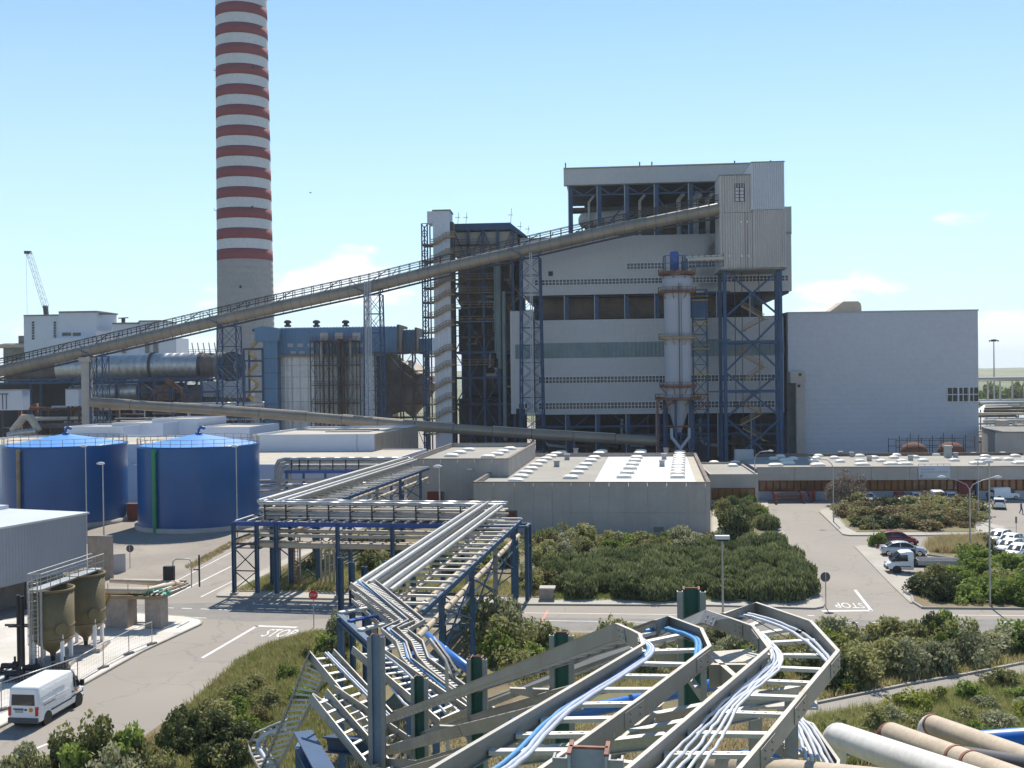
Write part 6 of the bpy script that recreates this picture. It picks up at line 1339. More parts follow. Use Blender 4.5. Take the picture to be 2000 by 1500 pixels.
# ================================================================== signs, lamps
def sign(px, py, h, r, label, front, m_face='signred', text=None, cat='sign', back=False, shape='octagon'):
    c = G(px, py); t = thing('road_sign', label, cat, c); b = MB(); b.tube([c, c + V(0, 0, h)], .045, 7); b.build('pole', 'galv', t)
    n = 8 if shape == 'octagon' else 20; cz = c + V(0, -.06 if not back else .06, h - r); b = MB(); off = math.pi / n
    pts = [cz + V(r * math.cos(2 * math.pi * k_ / n + off), 0, r * math.sin(2 * math.pi * k_ / n + off)) for k_ in range(n)]
    b.prism(pts, V(0, -.02 if not back else .02, 0)); b.build('plate', 'signback' if back else m_face, t)
    if text: text_mesh(text, 'white', 'lettering', cz + V(-r * .72, -.03, -r * .28), V(1, 0, 0), EZ, r * 1.44, r * .56, t)
    return t
sign(613, 1226, 3.15, .40, 'red octagonal stop sign on a thin pole at the grass corner', True, text='STOP')
sign(1613, 1187, 3.15, .44, 'round sign seen from its dark back beside the painted stop line', False, back=True, shape='round')
sign(254, 1110, 2.6, .42, 'round dark-backed sign standing in the tank yard', False, back=True, shape='round')
c = G(1707, 1066); t = thing('road_sign', 'dark narrow sign plate on a thin pole beside the red car', 'sign', c); b = MB(); b.tube([c, c + V(0, 0, 3.2)], .04, 6); b.build('pole', 'galv', t); b = MB(); b.box(c + V(0, 0, 1.9), .5, .06, 1.2, .9); b.build('plate', 'signback', t)
c = G(1985, 1052); t = thing('road_sign', 'narrow dark sign on a slim post beside the far parking lane', 'sign', c); b = MB(); b.tube([c, c + V(0, 0, 2.7)], .04, 6); b.build('pole', 'galv', t); b = MB(); b.box(c + V(0, 0, 1.9), .22, .06, .8); b.build('plate', 'signback', t)
def lamp(px, py, ytop, kind, label, m='galv'):
    c = G(px, py); z = D(px, ytop, c.y).z; t = thing('street_lamp', label, 'street lamp', c, 'street lamps of the site')
    def head(p, dr, L=.9): b = MB(); b.tube([p, p + dr * .25 + V(0, 0, .03), p + dr * .6 + V(0, 0, .02), p + dr * L], [.06, .15, .16, .05], 8); b.build('lamp_head', 'winframe', t)
    if kind == 'double':
        b = MB(); b.tube([c, c + V(0, 0, z * .5), c + V(0, 0, z - 1.4)], [.11, .09, .08], 8); b.build('mast', m, t)
        for s in (-1, 1): d = (E1 * s).normalized(); b = MB(); q = c + V(0, 0, z - 1.5); b.tube([q, q + d * .35 + V(0, 0, .6), q + d * 1.3 + V(0, 0, 1.05), q + d * 2.6 + V(0, 0, 1.45)], .05, 6); b.build('arm', m, t); head(q + d * 2.6 + V(0, 0, 1.45), d)
    elif kind in ('left', 'right'):
        d = E1 * (-1 if kind == 'left' else 1); b = MB(); b.tube([c, c + V(0, 0, z - 1.2), c + V(0, 0, z - .7) + d * .2, c + V(0, 0, z - .15) + d * .8, c + V(0, 0, z) + d * 2.0], [.09, .07, .06, .05, .05], 7); b.build('mast', m, t); head(c + V(0, 0, z) + d * 2.0, d)
    elif kind == 'short':
        b = MB(); b.tube([c, c + V(0, 0, z)], [.09, .06], 7); b.build('mast', m, t); head(c + V(0, 0, z) + V(.3, -.2, .05), V(-1, 0, 0))
    elif kind == 'box':
        b = MB(); b.tube([c, c + V(0, 0, z - .2)], [.1, .08], 8); b.build('mast', m, t); b = MB(); b.box(c + V(0, 0, z - .25), 1.25, .55, .3, -.1); b.build('lamp_head', 'winframe', t); b = MB(); b.box(c + V(0, 0, z - .42), 1.0, .45, .17, -.1); b.build('lamp_glass', 'blackplastic', t)
    elif kind == 'globe':
        b = MB(); b.tube([c, c + V(0, 0, z - .5)], .06, 7); b.build('mast', m, t); b = MB(); b.lathe(c + V(0, 0, z - .55), [(0, 0), (.25, .1), (.34, .35), (.25, .6), (0, .68)], 12); b.build('globe', 'white', t)
lamp(1895, 1077, 931, 'double', 'street lamp with two curved arms standing in the parking bed')
lamp(1934, 1187, 903, 'short', 'tallest single-head street lamp at the edge of the parking bed')
lamp(1628, 1021, 896, 'left', 'street lamp arching left at the corner of the round island bed')
lamp(1475, 985, 881, 'right', 'street lamp arching over the small office wing')
lamp(1911, 1020, 898, 'short', 'slim street lamp behind the two-armed lamp at the island bed')
lamp(1412, 1196, 1047, 'box', 'box-headed street lamp beside the dark hedge at the cross road')
lamp(170, 1062, 872, 'short', 'slim lamp post in front of the left blue tank')
lamp(204, 1112, 906, 'short', 'lower lamp post with white head before the left blue tank')
lamp(464, 1064, 872, 'short', 'twin thin lamp post in front of the tank with the green pipe')
lamp(861, 1150, 912, 'short', 'thin pole lamp rising behind the cross pipe rack')
for x, y in ((1663, 869), (1811, 867)): lamp(x, 893, y, 'globe', 'small globe lamp on the far side of the office roof')
# concrete pillar cap by the road and concrete hut
c = G(1068, 1172); t = thing('concrete_hut', 'small square concrete hut at the edge of the dark hedge', 'hut', c); b = MB(); b.box(c, 1.3, 1.2, 1.1, -.1); b.build('wall', 'brickblock', t); b = MB(); b.obox(c + V(-.72, -.66, 1.1), V(1.45, -.14, 0), V(.13, 1.35, 0), V(0, 0, .14)); b.build('lid', 'concrete', t)
# barrier rails before the office
for x0, x1, y in ((1515, 1568, 984), (1584, 1590, 981)):
    a, c = G(x0, y), G(x1, y - 2); t = thing('loading_barrier', 'red steel barrier with posts before the office windows' if x0 < 1570 else 'short red steel post barrier beside the longer one', 'barrier', a); b = MB()
    for i in range(2): p = a if i == 0 else c; b.beam(p, p + V(0, 0, 1.7), .35); b.beam(p, p + V(0, 2.2, 0) + V(0, 0, 1.7), .2)
    for z in (.5, 1.0, 1.5): b.beam(a + V(0, 1, z), c + V(0, 1, z), .12)
    b.build('frame', 'cratered', t); b = MB(); b.obox(a + V(0, 1.2, .2), c - a, V(0, .15, 0), V(0, 0, 1.3)); b.build('screen', 'concrete_dark', t)
# ================================================================== vehicles (x forward, y to the left, z up)
def loft(mb, secs, smooth=True, caps=True):
    n = len(secs[0]); vs = [p for s in secs for p in s]; fs = []
    for i in range(len(secs) - 1):
        for j in range(n): k_ = (j + 1) % n; fs.append((i * n + j, (i + 1) * n + j, (i + 1) * n + k_, i * n + k_))
    mb.add(vs, fs, smooth)
    if caps: mb.add(secs[0], [tuple(range(n))[::1]]); mb.add(secs[-1], [tuple(range(n))[::-1]])
    return mb
def rr(x, zb, zt, hw, r=.1, tw=1.0):
    "rounded section at x; tw narrows the top"
    t = hw * tw; return [(x, -hw + r * .6, zb), (x, hw - r * .6, zb), (x, hw - r * .1, zb + r * .5), (x, hw, zb + r * 1.4), (x, (hw + t) / 2, (zb + zt) / 2), (x, t - r * .1, zt - r), (x, t - r * .4, zt - r * .3), (x, t - r, zt), (x, -t + r, zt), (x, -t + r * .4, zt - r * .3), (x, -t + r * .1, zt - r), (x, -(hw + t) / 2, (zb + zt) / 2), (x, -hw, zb + r * 1.4), (x, -hw + r * .1, zb + r * .5)]
def wheel(root, x, y, r, w=.2, rim='chrome'):
    s = 1 if y > 0 else -1; b = MB(); b.tube([V(x, y - s * w, r), V(x, y - s * w * .1, r), V(x, y, r)], [r, r, r * .93], 18); ty = b.build('wheel', 'blackrubber', root)
    b = MB(); b.tube([V(x, y - s * .03, r), V(x, y + s * .012, r)], r * .62, 14); b.build('rim', rim, ty)
    b = MB(); b.tube([V(x, y + s * .012, r), V(x, y + s * .02, r)], r * .2, 8); b.build('hub', 'blackplastic', ty)
def quadp(root, pts, m, name, th=.012):
    pts = [Vector(p) for p in pts]; n = (pts[1] - pts[0]).cross(pts[2] - pts[0]).normalized(); b = MB(); b.prism(pts, n * th); return b.build(name, m, root)
def mk_car(name, label, paint, kind='hatch', group=None):
    t = thing(name, label, 'car', (0, 0, 0), group)
    if kind == 'sedan': L, st, gh = 2.3, [(-2.28, .5, .85, .70), (-2.2, .32, 1.0, .82), (-1.4, .22, 1.02, .88), (0, .2, .98, .9), (1.1, .22, .95, .89), (1.85, .25, .84, .84), (2.2, .3, .7, .74), (2.28, .4, .6, .66)], [(-1.75, 1.0, .78, .74), (-1.15, 1.36, .78, .62), (-.5, 1.45, .8, .64), (.15, 1.43, .8, .64), (.55, 1.33, .8, .63), (1.2, .97, .78, .72)]
    elif kind == 'mpv': L, st, gh = 2.15, [(-2.15, .5, .9, .72), (-2.1, .3, 1.05, .82), (-1.2, .22, 1.06, .87), (0, .2, 1.04, .88), (1.0, .22, 1.0, .87), (1.7, .25, .88, .82), (2.08, .3, .72, .74), (2.15, .4, .62, .66)], [(-2.0, 1.04, .78, .74), (-1.75, 1.5, .78, .64), (-.9, 1.62, .8, .66), (0, 1.6, .8, .66), (.45, 1.48, .8, .64), (1.25, 1.0, .78, .72)]
    else: L, st, gh = 2.0, [(-2.0, .45, .85, .70), (-1.95, .3, .97, .8), (-1.1, .22, .99, .84), (0, .2, .96, .85), (.95, .22, .93, .84), (1.6, .25, .82, .79), (1.93, .3, .68, .72), (2.0, .4, .6, .64)], [(-1.85, .96, .75, .7), (-1.55, 1.38, .75, .6), (-.8, 1.48, .77, .62), (.05, 1.45, .77, .62), (.45, 1.33, .77, .6), (1.1, .94, .75, .68)]
    b = MB(); loft(b, [rr(x, zb, zt, hw, .12, .95) for x, zb, zt, hw in st]); b.build('body', paint, t)
    zb = gh[0][1] - .04; b = MB(); loft(b, [rr(x, zb, max(z, zb + .05), hw, .06, tw / hw) for x, z, hw, tw in gh]); b.build('window_glass', 'glassdark', t)
    top = [g for g in gh[1:-1]]; b = MB(); loft(b, [rr(x, z - .05, z + .018, tw + .03, .04) for x, z, hw, tw in top]); b.build('roof', paint, t)
    for s in (-1, 1):
        for (x0, z0, h0, t0), (x1, z1, h1, t1) in ((gh[-1], gh[-2]), (gh[0], gh[1])):
            b = MB(); b.beam(V(x0, s * h0 * .96, z0 - .03), V(x1, s * (t1 + .02), z1), .09, .06); b.build('pillar', paint, t)
        xm = (gh[1][0] + gh[-2][0]) / 2 - .1; b = MB(); b.beam(V(xm, s * .8 * 1.01, zb), V(xm, s * (gh[2][3] + .025), gh[2][1] - .02), .1, .04); b.build('pillar', paint, t)
        b = MB(); b.box((gh[-1][0] - .25, s * .93, zb + .02), .14, .2, .14); b.build('mirror', paint, t)
        b = MB(); b.box((L - .22, s * .58, .6), .3, .3, .16, s * -.4); b.build('headlight', 'lamp_clear', t)
        b = MB(); b.box((-L + .07, s * .62, .72), .12, .24, .26, s * .2); b.build('tail_light', 'lamp_red', t)
        for x in (-L + .72, L - .78): wheel(t, x, s * .86, .31)
    b = MB(); b.box((L - .02, 0, .35), .1, 1.2, .16); b.build('grille', 'blackplastic', t); b = MB(); b.box((-L - .005, 0, .62), .03, .5, .12); b.build('number_plate', 'white', t)
    b = MB(); b.box((0, 0, .15), L * 1.8, 1.5, .15); b.build('underbody', 'blackplastic', t)
    return t
AZ1 = math.atan2(E1.y, E1.x); AZ2 = math.atan2(E2.y, E2.x)
mk = mk_car('parked_car', 'silver saloon parked between the red car and the flatbed truck', 'car_silver', 'sedan'); p = G(1767, 1087) + E2 * .9; place(mk, p, AZ1, 1.07)
mk = mk_car('parked_car', 'dark red people carrier parked beside the silver saloon', 'hull_red', 'mpv'); p = G(1757, 1067) + E2 * .9; place(mk, p + V(0, 0, .0), AZ1, 1.03)
wg = 'white hatchbacks parked in the slanted row'
w0 = mk_car('parked_car', 'white hatchback at the bush end of the slanted parking row', 'car_white', 'hatch', wg); place(w0, G(1951, 1060), math.radians(222), 1.05)
for i, (x, y, l) in enumerate(((1973, 1068, 'white hatchback second in the slanted row from the bush'), (1972, 1079, 'white hatchback third in the slanted row from the bush'), (1988, 1089, 'white hatchback next to the dark blue car in the slanted row'))): place(copy_tree(w0), G(x, y), math.radians(222), 1.05, l, wg)
mk = mk_car('parked_car', 'dark blue car at the shrub end of the slanted parking row', 'car_dark', 'hatch'); place(mk, G(2014, 1106), math.radians(222), 1.05)
c_ = copy_tree(w0); place(c_, G(1951, 992), math.radians(68), 1.05, 'white hatchback standing alone beside the small white van'); del c_['group']
og = 'cars parked along the office front'
for x, l in ((1696, 'white hatchback parked under the orange windows near the bare tree'), (1790, 'white hatchback parked beside the white van below the banner'), (1857, 'white hatchback parked beside the red entrance door')): place(copy_tree(w0), G(x, 980), AZ2 + math.pi, 1.0, l, og)
r_c = mk_car('parked_car', 'small red car parked under the office windows behind the island shrubs', 'lamp_red', 'hatch', og); place(r_c, G(1759, 980), AZ2 + math.pi, 1.0)
def mk_smallvan(label, loc, rz, group=None):
    t = thing('parked_van', label, 'van', (0, 0, 0), group)
    st = [(-2.1, .35, 1.75, .78), (-2.0, .25, 1.86, .84), (0, .22, 1.9, .86), (.5, .22, 1.86, .86)]
    b = MB(); loft(b, [rr(x, a, c, h, .12, .93) for x, a, c, h in st]); b.build('cargo_body', 'car_white', t)
    b = MB(); loft(b, [rr(x, a, c, h, .1, .95) for x, a, c, h in ((.49, .22, 1.1, .86), (1.3, .24, 1.05, .84), (1.9, .28, .85, .78), (2.05, .4, .66, .68))]); b.build('bonnet', 'car_white', t)
    b = MB(); loft(b, [rr(x, 1.0, c, h, .06, .86) for x, c, h in ((.48, 1.8, .82), (.75, 1.72, .81), (1.35, 1.06, .78))]); b.build('cab_glass', 'glassdark', t)
    for s in (-1, 1):
        for x in (-1.3, 1.3): wheel(t, x, s * .86, .31)
        b = MB(); b.box((-2.08, s * .7, .75), .1, .14, .7); b.build('tail_light', 'lamp_red', t); b = MB(); b.box((1.9, s * .6, .66), .2, .24, .18); b.build('headlight', 'lamp_clear', t)
        b = MB(); b.box((.95, s * .95, 1.05), .12, .2, .2); b.build('mirror', 'blackplastic', t)
        quadp(t, [(-.55, s * .845, .9), (-.5, s * .845, .9), (-.5, s * .845, 1.05), (-.55, s * .845, 1.05)], 'blackplastic', 'door_handle')
    quadp(t, [(-2.1, .6, 1.15), (-2.1, -.6, 1.15), (-2.06, -.55, 1.6), (-2.06, .55, 1.6)], 'glassdark', 'rear_window', .03)
    b = MB(); b.box((-2.1, 0, .3), .14, 1.5, .2); b.build('bumper', 'blackplastic', t)
    return place(t, loc, rz, 1.05)
mk_smallvan('small white van standing sideways before the office entrance', G(1962, 975), AZ1 + .25); mk_smallvan('white delivery van parked below the banner with its rear to the road', G(1828, 981), AZ2, og)
# ------------------------------------------------------------------ big white panel van on the left road
vn = thing('panel_van', 'white high-roof panel van driving along the left road', 'van', (0, 0, 0))
HW = .98
b = MB(); loft(b, [rr(x, a, c, h, .14, .9) for x, a, c, h in ((-2.7, .42, 2.28, .9), (-2.66, .36, 2.4, .95), (-2.4, .34, 2.46, .97), (0, .34, 2.47, .98), (.9, .34, 2.45, .98), (1.25, .34, 2.36, .97))]); b.build('cargo_body', 'car_white', vn)
b = MB(); loft(b, [rr(x, a, c, h, .12, .93) for x, a, c, h in ((1.24, .34, 1.4, .97), (1.9, .34, 1.32, .95), (2.3, .38, 1.12, .9), (2.6, .42, .9, .8), (2.68, .5, .75, .7))]); b.build('bonnet', 'car_white', vn)
b = MB(); loft(b, [rr(x, 1.3, c, h, .08, tw) for x, c, h, tw in ((1.23, 2.33, .955, .9), (1.5, 2.2, .94, .88), (2.15, 1.36, .9, .95))]); b.build('windscreen', 'glassdark', vn)
b = MB(); loft(b, [rr(x, z - .05, z + .02, h, .05) for x, z, h in ((1.2, 2.36, .87), (1.5, 2.21, .84))]); b.build('cab_roof', 'car_white', vn)
for s in (-1, 1):
    quadp(vn, [(1.3, s * .975, 1.28), (1.95, s * .955, 1.26), (1.62, s * .905, 1.95), (1.3, s * .92, 1.98)] [::-s], 'glassdark', 'door_window', .015)
    quadp(vn, [(.9, s * .985, .78), (2.3, s * .925, .78), (2.3, s * .925, .86), (.9, s * .985, .86)][::-s], 'blackplastic', 'side_strip', .015)
    quadp(vn, [(-1.4, s * .985, .72), (.9, s * .985, .72), (.9, s * .985, .80), (-1.4, s * .985, .80)][::-s], 'blackplastic', 'side_strip', .015)
    quadp(vn, [(-2.2, s * .985, 1.24), (-.95, s * .985, 1.24), (-.95, s * .985, 1.29), (-2.2, s * .985, 1.29)][::-s], 'signback', 'slide_rail', .02)
    for x0, x1 in ((-2.3, -.95), (-.8, .55)):
        for za, zc in ((1.45, 1.5), (2.02, 2.07), (2.16, 2.2)): f_ = 1 - (zc - 1.0) * .055; quadp(vn, [(x0, s * .985 * f_ + s * .004, za), (x1, s * .985 * f_ + s * .004, za), (x1, s * .985 * f_, zc), (x0, s * .985 * f_, zc)][::-s], 'car_white', 'pressed_rib', .03)
    quadp(vn, [(.95, s * .982, 1.08), (1.12, s * .982, 1.08), (1.12, s * .982, 1.15), (.95, s * .982, 1.15)][::-s], 'blackplastic', 'door_handle', .03)
    quadp(vn, [(1.35, s * .98, .98), (1.6, s * .965, .98), (1.6, s * .965, 1.2), (1.35, s * .98, 1.2)][::-s], 'lamp_amber', 'side_sticker', .006)
    b = MB(); b.box((1.95, s * 1.08, 1.25), .14, .22, .36); b.build('mirror', 'blackplastic', vn)
    b = MB(); b.box((-2.68, s * .84, .78), .12, .16, .52); b.build('tail_light', 'lamp_red', vn)
    b = MB(); b.box((2.5, s * .7, .78), .24, .28, .2, s * -.5); b.build('headlight', 'lamp_clear', vn)
    for x in (-1.75, 1.75): wheel(vn, x, s * .97, .35, .24, 'paintgrey'); b = MB(); b.tube([V(x, s * .9, .37), V(x, s * .983, .37)], .44, 18); b.build('wheel_arch', 'blackplastic', vn)
quadp(vn, [(-2.69, .72, 1.38), (-2.69, -.72, 1.38), (-2.675, -.7, 2.02), (-2.675, .7, 2.02)], 'glassdark', 'rear_window', .035)
quadp(vn, [(-2.705, .5, .95), (-2.705, .0, .95), (-2.705, .0, 1.12), (-2.705, .5, 1.12)], 'paintgrey', 'number_plate', .03); quadp(vn, [(-2.705, .6, 1.12), (-2.705, -.02, 1.12), (-2.705, -.02, 1.2), (-2.705, .6, 1.2)], 'signback', 'plate_lamp_bar', .04)
quadp(vn, [(-2.7, -.1, 1.08), (-2.7, -.22, 1.08), (-2.7, -.22, 1.18), (-2.7, -.1, 1.18)], 'blackplastic', 'door_handle', .04)
b = MB(); b.tube([V(-2.69, -.48, 1.12), V(-2.715, -.48, 1.12)], .13, 14); b.build('round_sticker', 'lamp_amber', vn)
b = MB(); b.box((-2.62, 0, .36), .3, 1.86, .3); b.build('rear_bumper', 'signback', vn); b = MB(); b.box((2.6, 0, .36), .2, 1.5, .26); b.build('front_bumper', 'signback', vn); b = MB(); b.box((0, 0, .2), 4.8, 1.6, .2); b.build('underbody', 'blackplastic', vn)
rw_, fw_ = G(94, 1414), G(153, 1379); dv = (fw_ - rw_); az = math.atan2(dv.y, dv.x); ctr = (rw_ + fw_) / 2 + V(-math.sin(az), math.cos(az), 0) * .97; place(vn, ctr, az, 1.03)
# ------------------------------------------------------------------ flatbed truck
tk = thing('flatbed_truck', 'white flatbed truck with folded crane parked by the silver saloon', 'truck', (0, 0, 0))
b = MB(); loft(b, [rr(x, a, c, h, .13, .9) for x, a, c, h in ((1.0, .45, 2.2, .96), (1.2, .42, 2.27, .97), (2.0, .42, 2.24, .97), (2.3, .42, 2.1, .96))]); b.build('cab', 'car_white', tk)
b = MB(); loft(b, [rr(x, a, c, h, .12, .93) for x, a, c, h in ((2.29, .42, 1.35, .96), (3.0, .42, 1.25, .93), (3.35, .46, 1.0, .85), (3.6, .5, .8, .76))]); b.build('bonnet', 'car_white', tk)
b = MB(); loft(b, [rr(x, 1.28, c, h, .08, tw) for x, c, h, tw in ((2.28, 2.08, .945, .9), (2.5, 1.98, .93, .88), (3.15, 1.32, .88, .95))]); b.build('windscreen', 'glassdark', tk)
for s in (-1, 1):
    quadp(tk, [(1.55, s * .965, 1.3), (2.75, s * .945, 1.28), (2.4, s * .89, 1.92), (1.6, s * .9, 1.95)][::-s], 'glassdark', 'door_window', .02)
    quadp(tk, [(1.3, s * .985, .72), (2.4, s * .965, .72), (2.4, s * .965, .80), (1.3, s * .985, .80)][::-s], 'blackplastic', 'side_strip', .015)
    b = MB(); b.box((2.95, s * 1.1, 1.25), .14, .22, .36); b.build('mirror', 'blackplastic', tk); b = MB(); b.box((3.45, s * .68, .82), .22, .26, .2, s * -.5); b.build('headlight', 'lamp_clear', tk)
    for x in (2.65, -1.9): wheel(tk, x, s * .95, .36, .25, 'paintgrey'); 
    b = MB(); b.tube([V(2.65, s * .88, .38), V(2.65, s * .965, .38)], .46, 18); b.build('wheel_arch', 'blackplastic', tk)
    b = MB(); b.box((-1.75, s * 1.02, 1.02), 4.6, .05, .42); b.build('side_board', 'corrugated', tk)
    b = MB(); b.box((-1.75, s * 1.05, 1.22), 4.6, .02, .03); b.build('board_rib', 'galv', tk)
b = MB(); b.box((3.5, 0, .42), .3, 1.6, .3); b.build('front_bumper', 'signback', tk); b = MB(); b.box((-1.75, 0, .92), 4.6, 2.0, .1); b.build('bed_floor', 'corrugated', tk)
b = MB(); b.box((-4.05, 0, 1.02), .05, 2.05, .42); b.box((.55, 0, 1.02), .05, 2.05, .42); b.build('end_board', 'corrugated', tk)
b = MB(); b.box((-.4, 0, .55), 6.8, .8, .25); b.box((-1.9, 0, .3), .3, 1.7, .15); b.build('chassis', 'blackplastic', tk)
b = MB(); b.box((.78, 0, .8), .3, 1.8, .35); b.build('crane_base', 'darksteel', tk)
b = MB(); b.beam(V(.78, .2, 1.1), V(.78, .2, 2.45), .22); b.beam(V(.78, .2, 2.4), V(.78, -.75, 1.3), .18); b.beam(V(.78, -.75, 1.3), V(.78, -.6, 2.35), .14); b.beam(V(.78, -.95, .9), V(.78, -.95, 2.3), .12); b.build('folded_crane', 'darksteel', tk)
b = MB(); b.tube([V(.95, .5, 1.0), V(.95, .5, 2.1)], .1, 8); b.build('hydraulic_ram', 'chrome', tk)
p = G(1767, 1121) + E2 * .95; place(tk, p + E1 * 1.9, AZ1 + math.pi, 1.0)
# ------------------------------------------------------------------ people
def person(px, py, label, h, rz, cloth, stride=.18):
    c = G(px, py); t = thing('person', label, 'person', c)
    def skin(nm, vs, es, rad, m, root_i=0):
        me = bpy.data.meshes.new(nm); me.from_pydata([(x * h, y * h, z * h) for x, y, z in vs], es, []); o = bpy.data.objects.new(nm, me); S.collection.objects.link(o); o.parent = t
        md = o.modifiers.new('skin', 'SKIN'); md.use_smooth_shade = True
        if not me.skin_vertices: me.skin_vertices.new()
        for i, r in enumerate(rad): sv = me.skin_vertices[0].data[i]; sv.radius = (r * h, r * h); sv.use_root = i == root_i
        sb2 = o.modifiers.new('sub', 'SUBSURF'); sb2.levels = 1; sb2.render_levels = 1; me.materials.append(MT[m]); return o
    s = stride
    vs = [(0, 0, .52), (0, 0, .66), (0, 0, .79), (0, 0, .845), (0, .005, .90), (0, .01, .955), (.10, 0, .80), (.125, s * .3, .64), (.12, s * .9, .50), (-.10, 0, .80), (-.125, -s * .2, .64), (-.12, s * .4, .52), (.055, 0, .50), (.055, s, .28), (.055, s * .8, .05), (.055, s * .8 + .09, .022), (-.055, 0, .50), (-.055, -s * .4, .27), (-.055, -s * 1.2, .06), (-.055, -s * 1.2 + .09, .03)]
    es = [(0, 1), (1, 2), (2, 3), (3, 4), (4, 5), (2, 6), (6, 7), (7, 8), (2, 9), (9, 10), (10, 11), (0, 12), (12, 13), (13, 14), (14, 15), (0, 16), (16, 17), (17, 18), (18, 19)]
    rad = [.085, .078, .085, .034, .052, .045, .042, .033, .024, .042, .033, .024, .062, .046, .032, .026, .062, .046, .032, .026]
    skin('body', vs, es, rad, cloth)
    skin('head', [(0, .012, .885), (0, .018, .925), (0, .012, .96)], [(0, 1), (1, 2)], [.044, .055, .046], 'skin')
    skin('hair', [(0, -.012, .93), (0, -.005, .975)], [(0, 1)], [.05, .045], 'hair')
    for sx_, y, z in ((.12, s * .95, .475), (-.12, s * .42, .495)): skin('hand', [(sx_, y, z + .03), (sx_, y + .01, z), (sx_, y + .02, z - .03)], [(0, 1), (1, 2)], [.02, .024, .016], 'skin')
    t.rotation_euler = (0, 0, rz); return t
person(1929.5, 981, 'person in dark clothes standing beside the lone white hatchback', 1.78, 2.6, 'cloth_dark', .03)
person(1994.5, 1003.5, 'person in dark blue work clothes walking on the pale pavement', 1.78, -2.2, 'cloth_blue', .13)
# ================================================================== cable trays in the foreground
ZT = 18.7
def P3(p):
    "pixel on the tray level (two numbers) or at a depth (three)"
    return G(p[0], p[1], ZT) if len(p) == 2 else D(*p)
def csec(p, inw, up, h, f, t):
    q = [(0, 0), (f, 0), (f, -t), (t, -t), (t, -h + t), (f, -h + t), (f, -h), (0, -h)]
    return [p + inw * a + up * b_ for a, b_ in q]
def resamp(pts, u):
    L = [0]; 
    for a, c in zip(pts, pts[1:]): L.append(L[-1] + (c - a).length)
    return L
def tray(label, left, right, h=.15, f=.035, t=.007, sp=.42, rw=.06, m='galvtray', rm='galv_lit', slots=False, name='cable_tray', joined=False, group='galvanised cable trays', base=None):
    left = [p if isinstance(p, Vector) else P3(p) for p in left]; right = [p if isinstance(p, Vector) else P3(p) for p in right]; n = len(left)
    o = thing(name, label, 'cable tray', V(left[0].x, left[0].y, min(p.z for p in left) - h) if base is None else base, group)
    ups = []
    for i in range(n):
        d = (left[min(i + 1, n - 1)] + right[min(i + 1, n - 1)]) - (left[max(i - 1, 0)] + right[max(i - 1, 0)]); w = right[i] - left[i]; u = w.cross(d); u = u if u.z > 0 else -u; ups.append(u.normalized())
    for A, B in ((left, right), (right, left)):
        secs = [csec(A[i], (B[i] - A[i]).normalized(), ups[i], h, f, t) for i in range(n)]; b = MB(); loft(b, secs, smooth=False); b.build('side_rail', m, o)
        if not joined and n > 2:
            for i in range(1, n - 1):
                b = MB(); d = (A[i + 1] - A[i]).normalized(); out = (A[i] - B[i]).normalized(); L = min(.35, (A[i + 1] - A[i]).length * .45)
                if L < .12: continue
                q = A[i] + d * .05 - ups[i] * (h * .88) + out * .002; b.obox(q, d * L, out * .006, ups[i] * h * .76)
                for k_ in (.25, .75):
                    for z in (.2, .55): c = q + d * L * k_ + ups[i] * h * z; b.tube([c, c + out * .014], .008, 6)
                b.build('splice_plate', m, o)
    allr = MB(); sl = MB(); k0 = 0
    for i in range(n - 1):
        L = max((left[i + 1] - left[i]).length, (right[i + 1] - right[i]).length); k = max(1, round(L / sp))
        for j in range(k):
            u = (j + .5) / k; a = left[i].lerp(left[i + 1], u); c = right[i].lerp(right[i + 1], u); up = ups[i].lerp(ups[i + 1], u).normalized(); w = (c - a).normalized(); fw = up.cross(w).normalized(); z = -h + .018
            b = allr if joined else MB(); b.obox(a + w * .01 + up * z - fw * rw / 2, w * ((c - a).length - .02), fw * rw, up * .028)
            if not joined: b.build('rung', rm, o)
            k0 += 1
            if slots and k0 % 2:
                Lw = (c - a).length; m_ = int(Lw / .075)
                for s in range(1, m_): sl.obox(a + w * (Lw * s / m_ - .012) + up * (z + .0275) - fw * .007, w * .024, fw * .014, up * .002)
    if joined: allr.build('rungs', rm, o)
    if sl.v: sl.build('rung_slots', 'blackplastic', o)
    return o, left, right
def cable(label, pts, r, m, wob=.012, grp=None, n=7):
    pts = [p if isinstance(p, Vector) else P3(p) for p in pts]; out = []
    for i in range(len(pts) - 1):                          # Catmull-Rom
        p0, p1, p2, p3 = pts[max(i - 1, 0)], pts[i], pts[i + 1], pts[min(i + 2, len(pts) - 1)]
        for j in range(8):
            t = j / 8; out.append(.5 * ((2 * p1) + (p2 - p0) * t + (2 * p0 - 5 * p1 + 4 * p2 - p3) * t * t + (3 * p1 - p0 - 3 * p2 + p3) * t ** 3) + V(random.uniform(-wob, wob), random.uniform(-wob, wob), random.uniform(0, wob)) * .4)
    out.append(pts[-1]); b = MB(); b.tube(out, r, n); o = b.build('cable', m); return tag(o, label, 'cable', grp)
K, KR = D(721, 1412, 22), D(767, 1389, 22.7)
mL = [K, (1200, 1217), (1231, 1230), (1246, 1238), (1252, 1257), (1075, 1361), (923, 1449), (836, 1500), (740, 1556)]
mR = [KR, (1281, 1211), (1308, 1202), (1373, 1226), (1390, 1261), (1262, 1357), (1135, 1448), (1062, 1499), (980, 1557)]
tM, mLp, mRp = tray('galvanised ladder tray with pale thick cables, sloping up then bending back', mL, mR, slots=True)
K2, K2R = D(858, 1405, 22), D(912, 1378, 22.7)
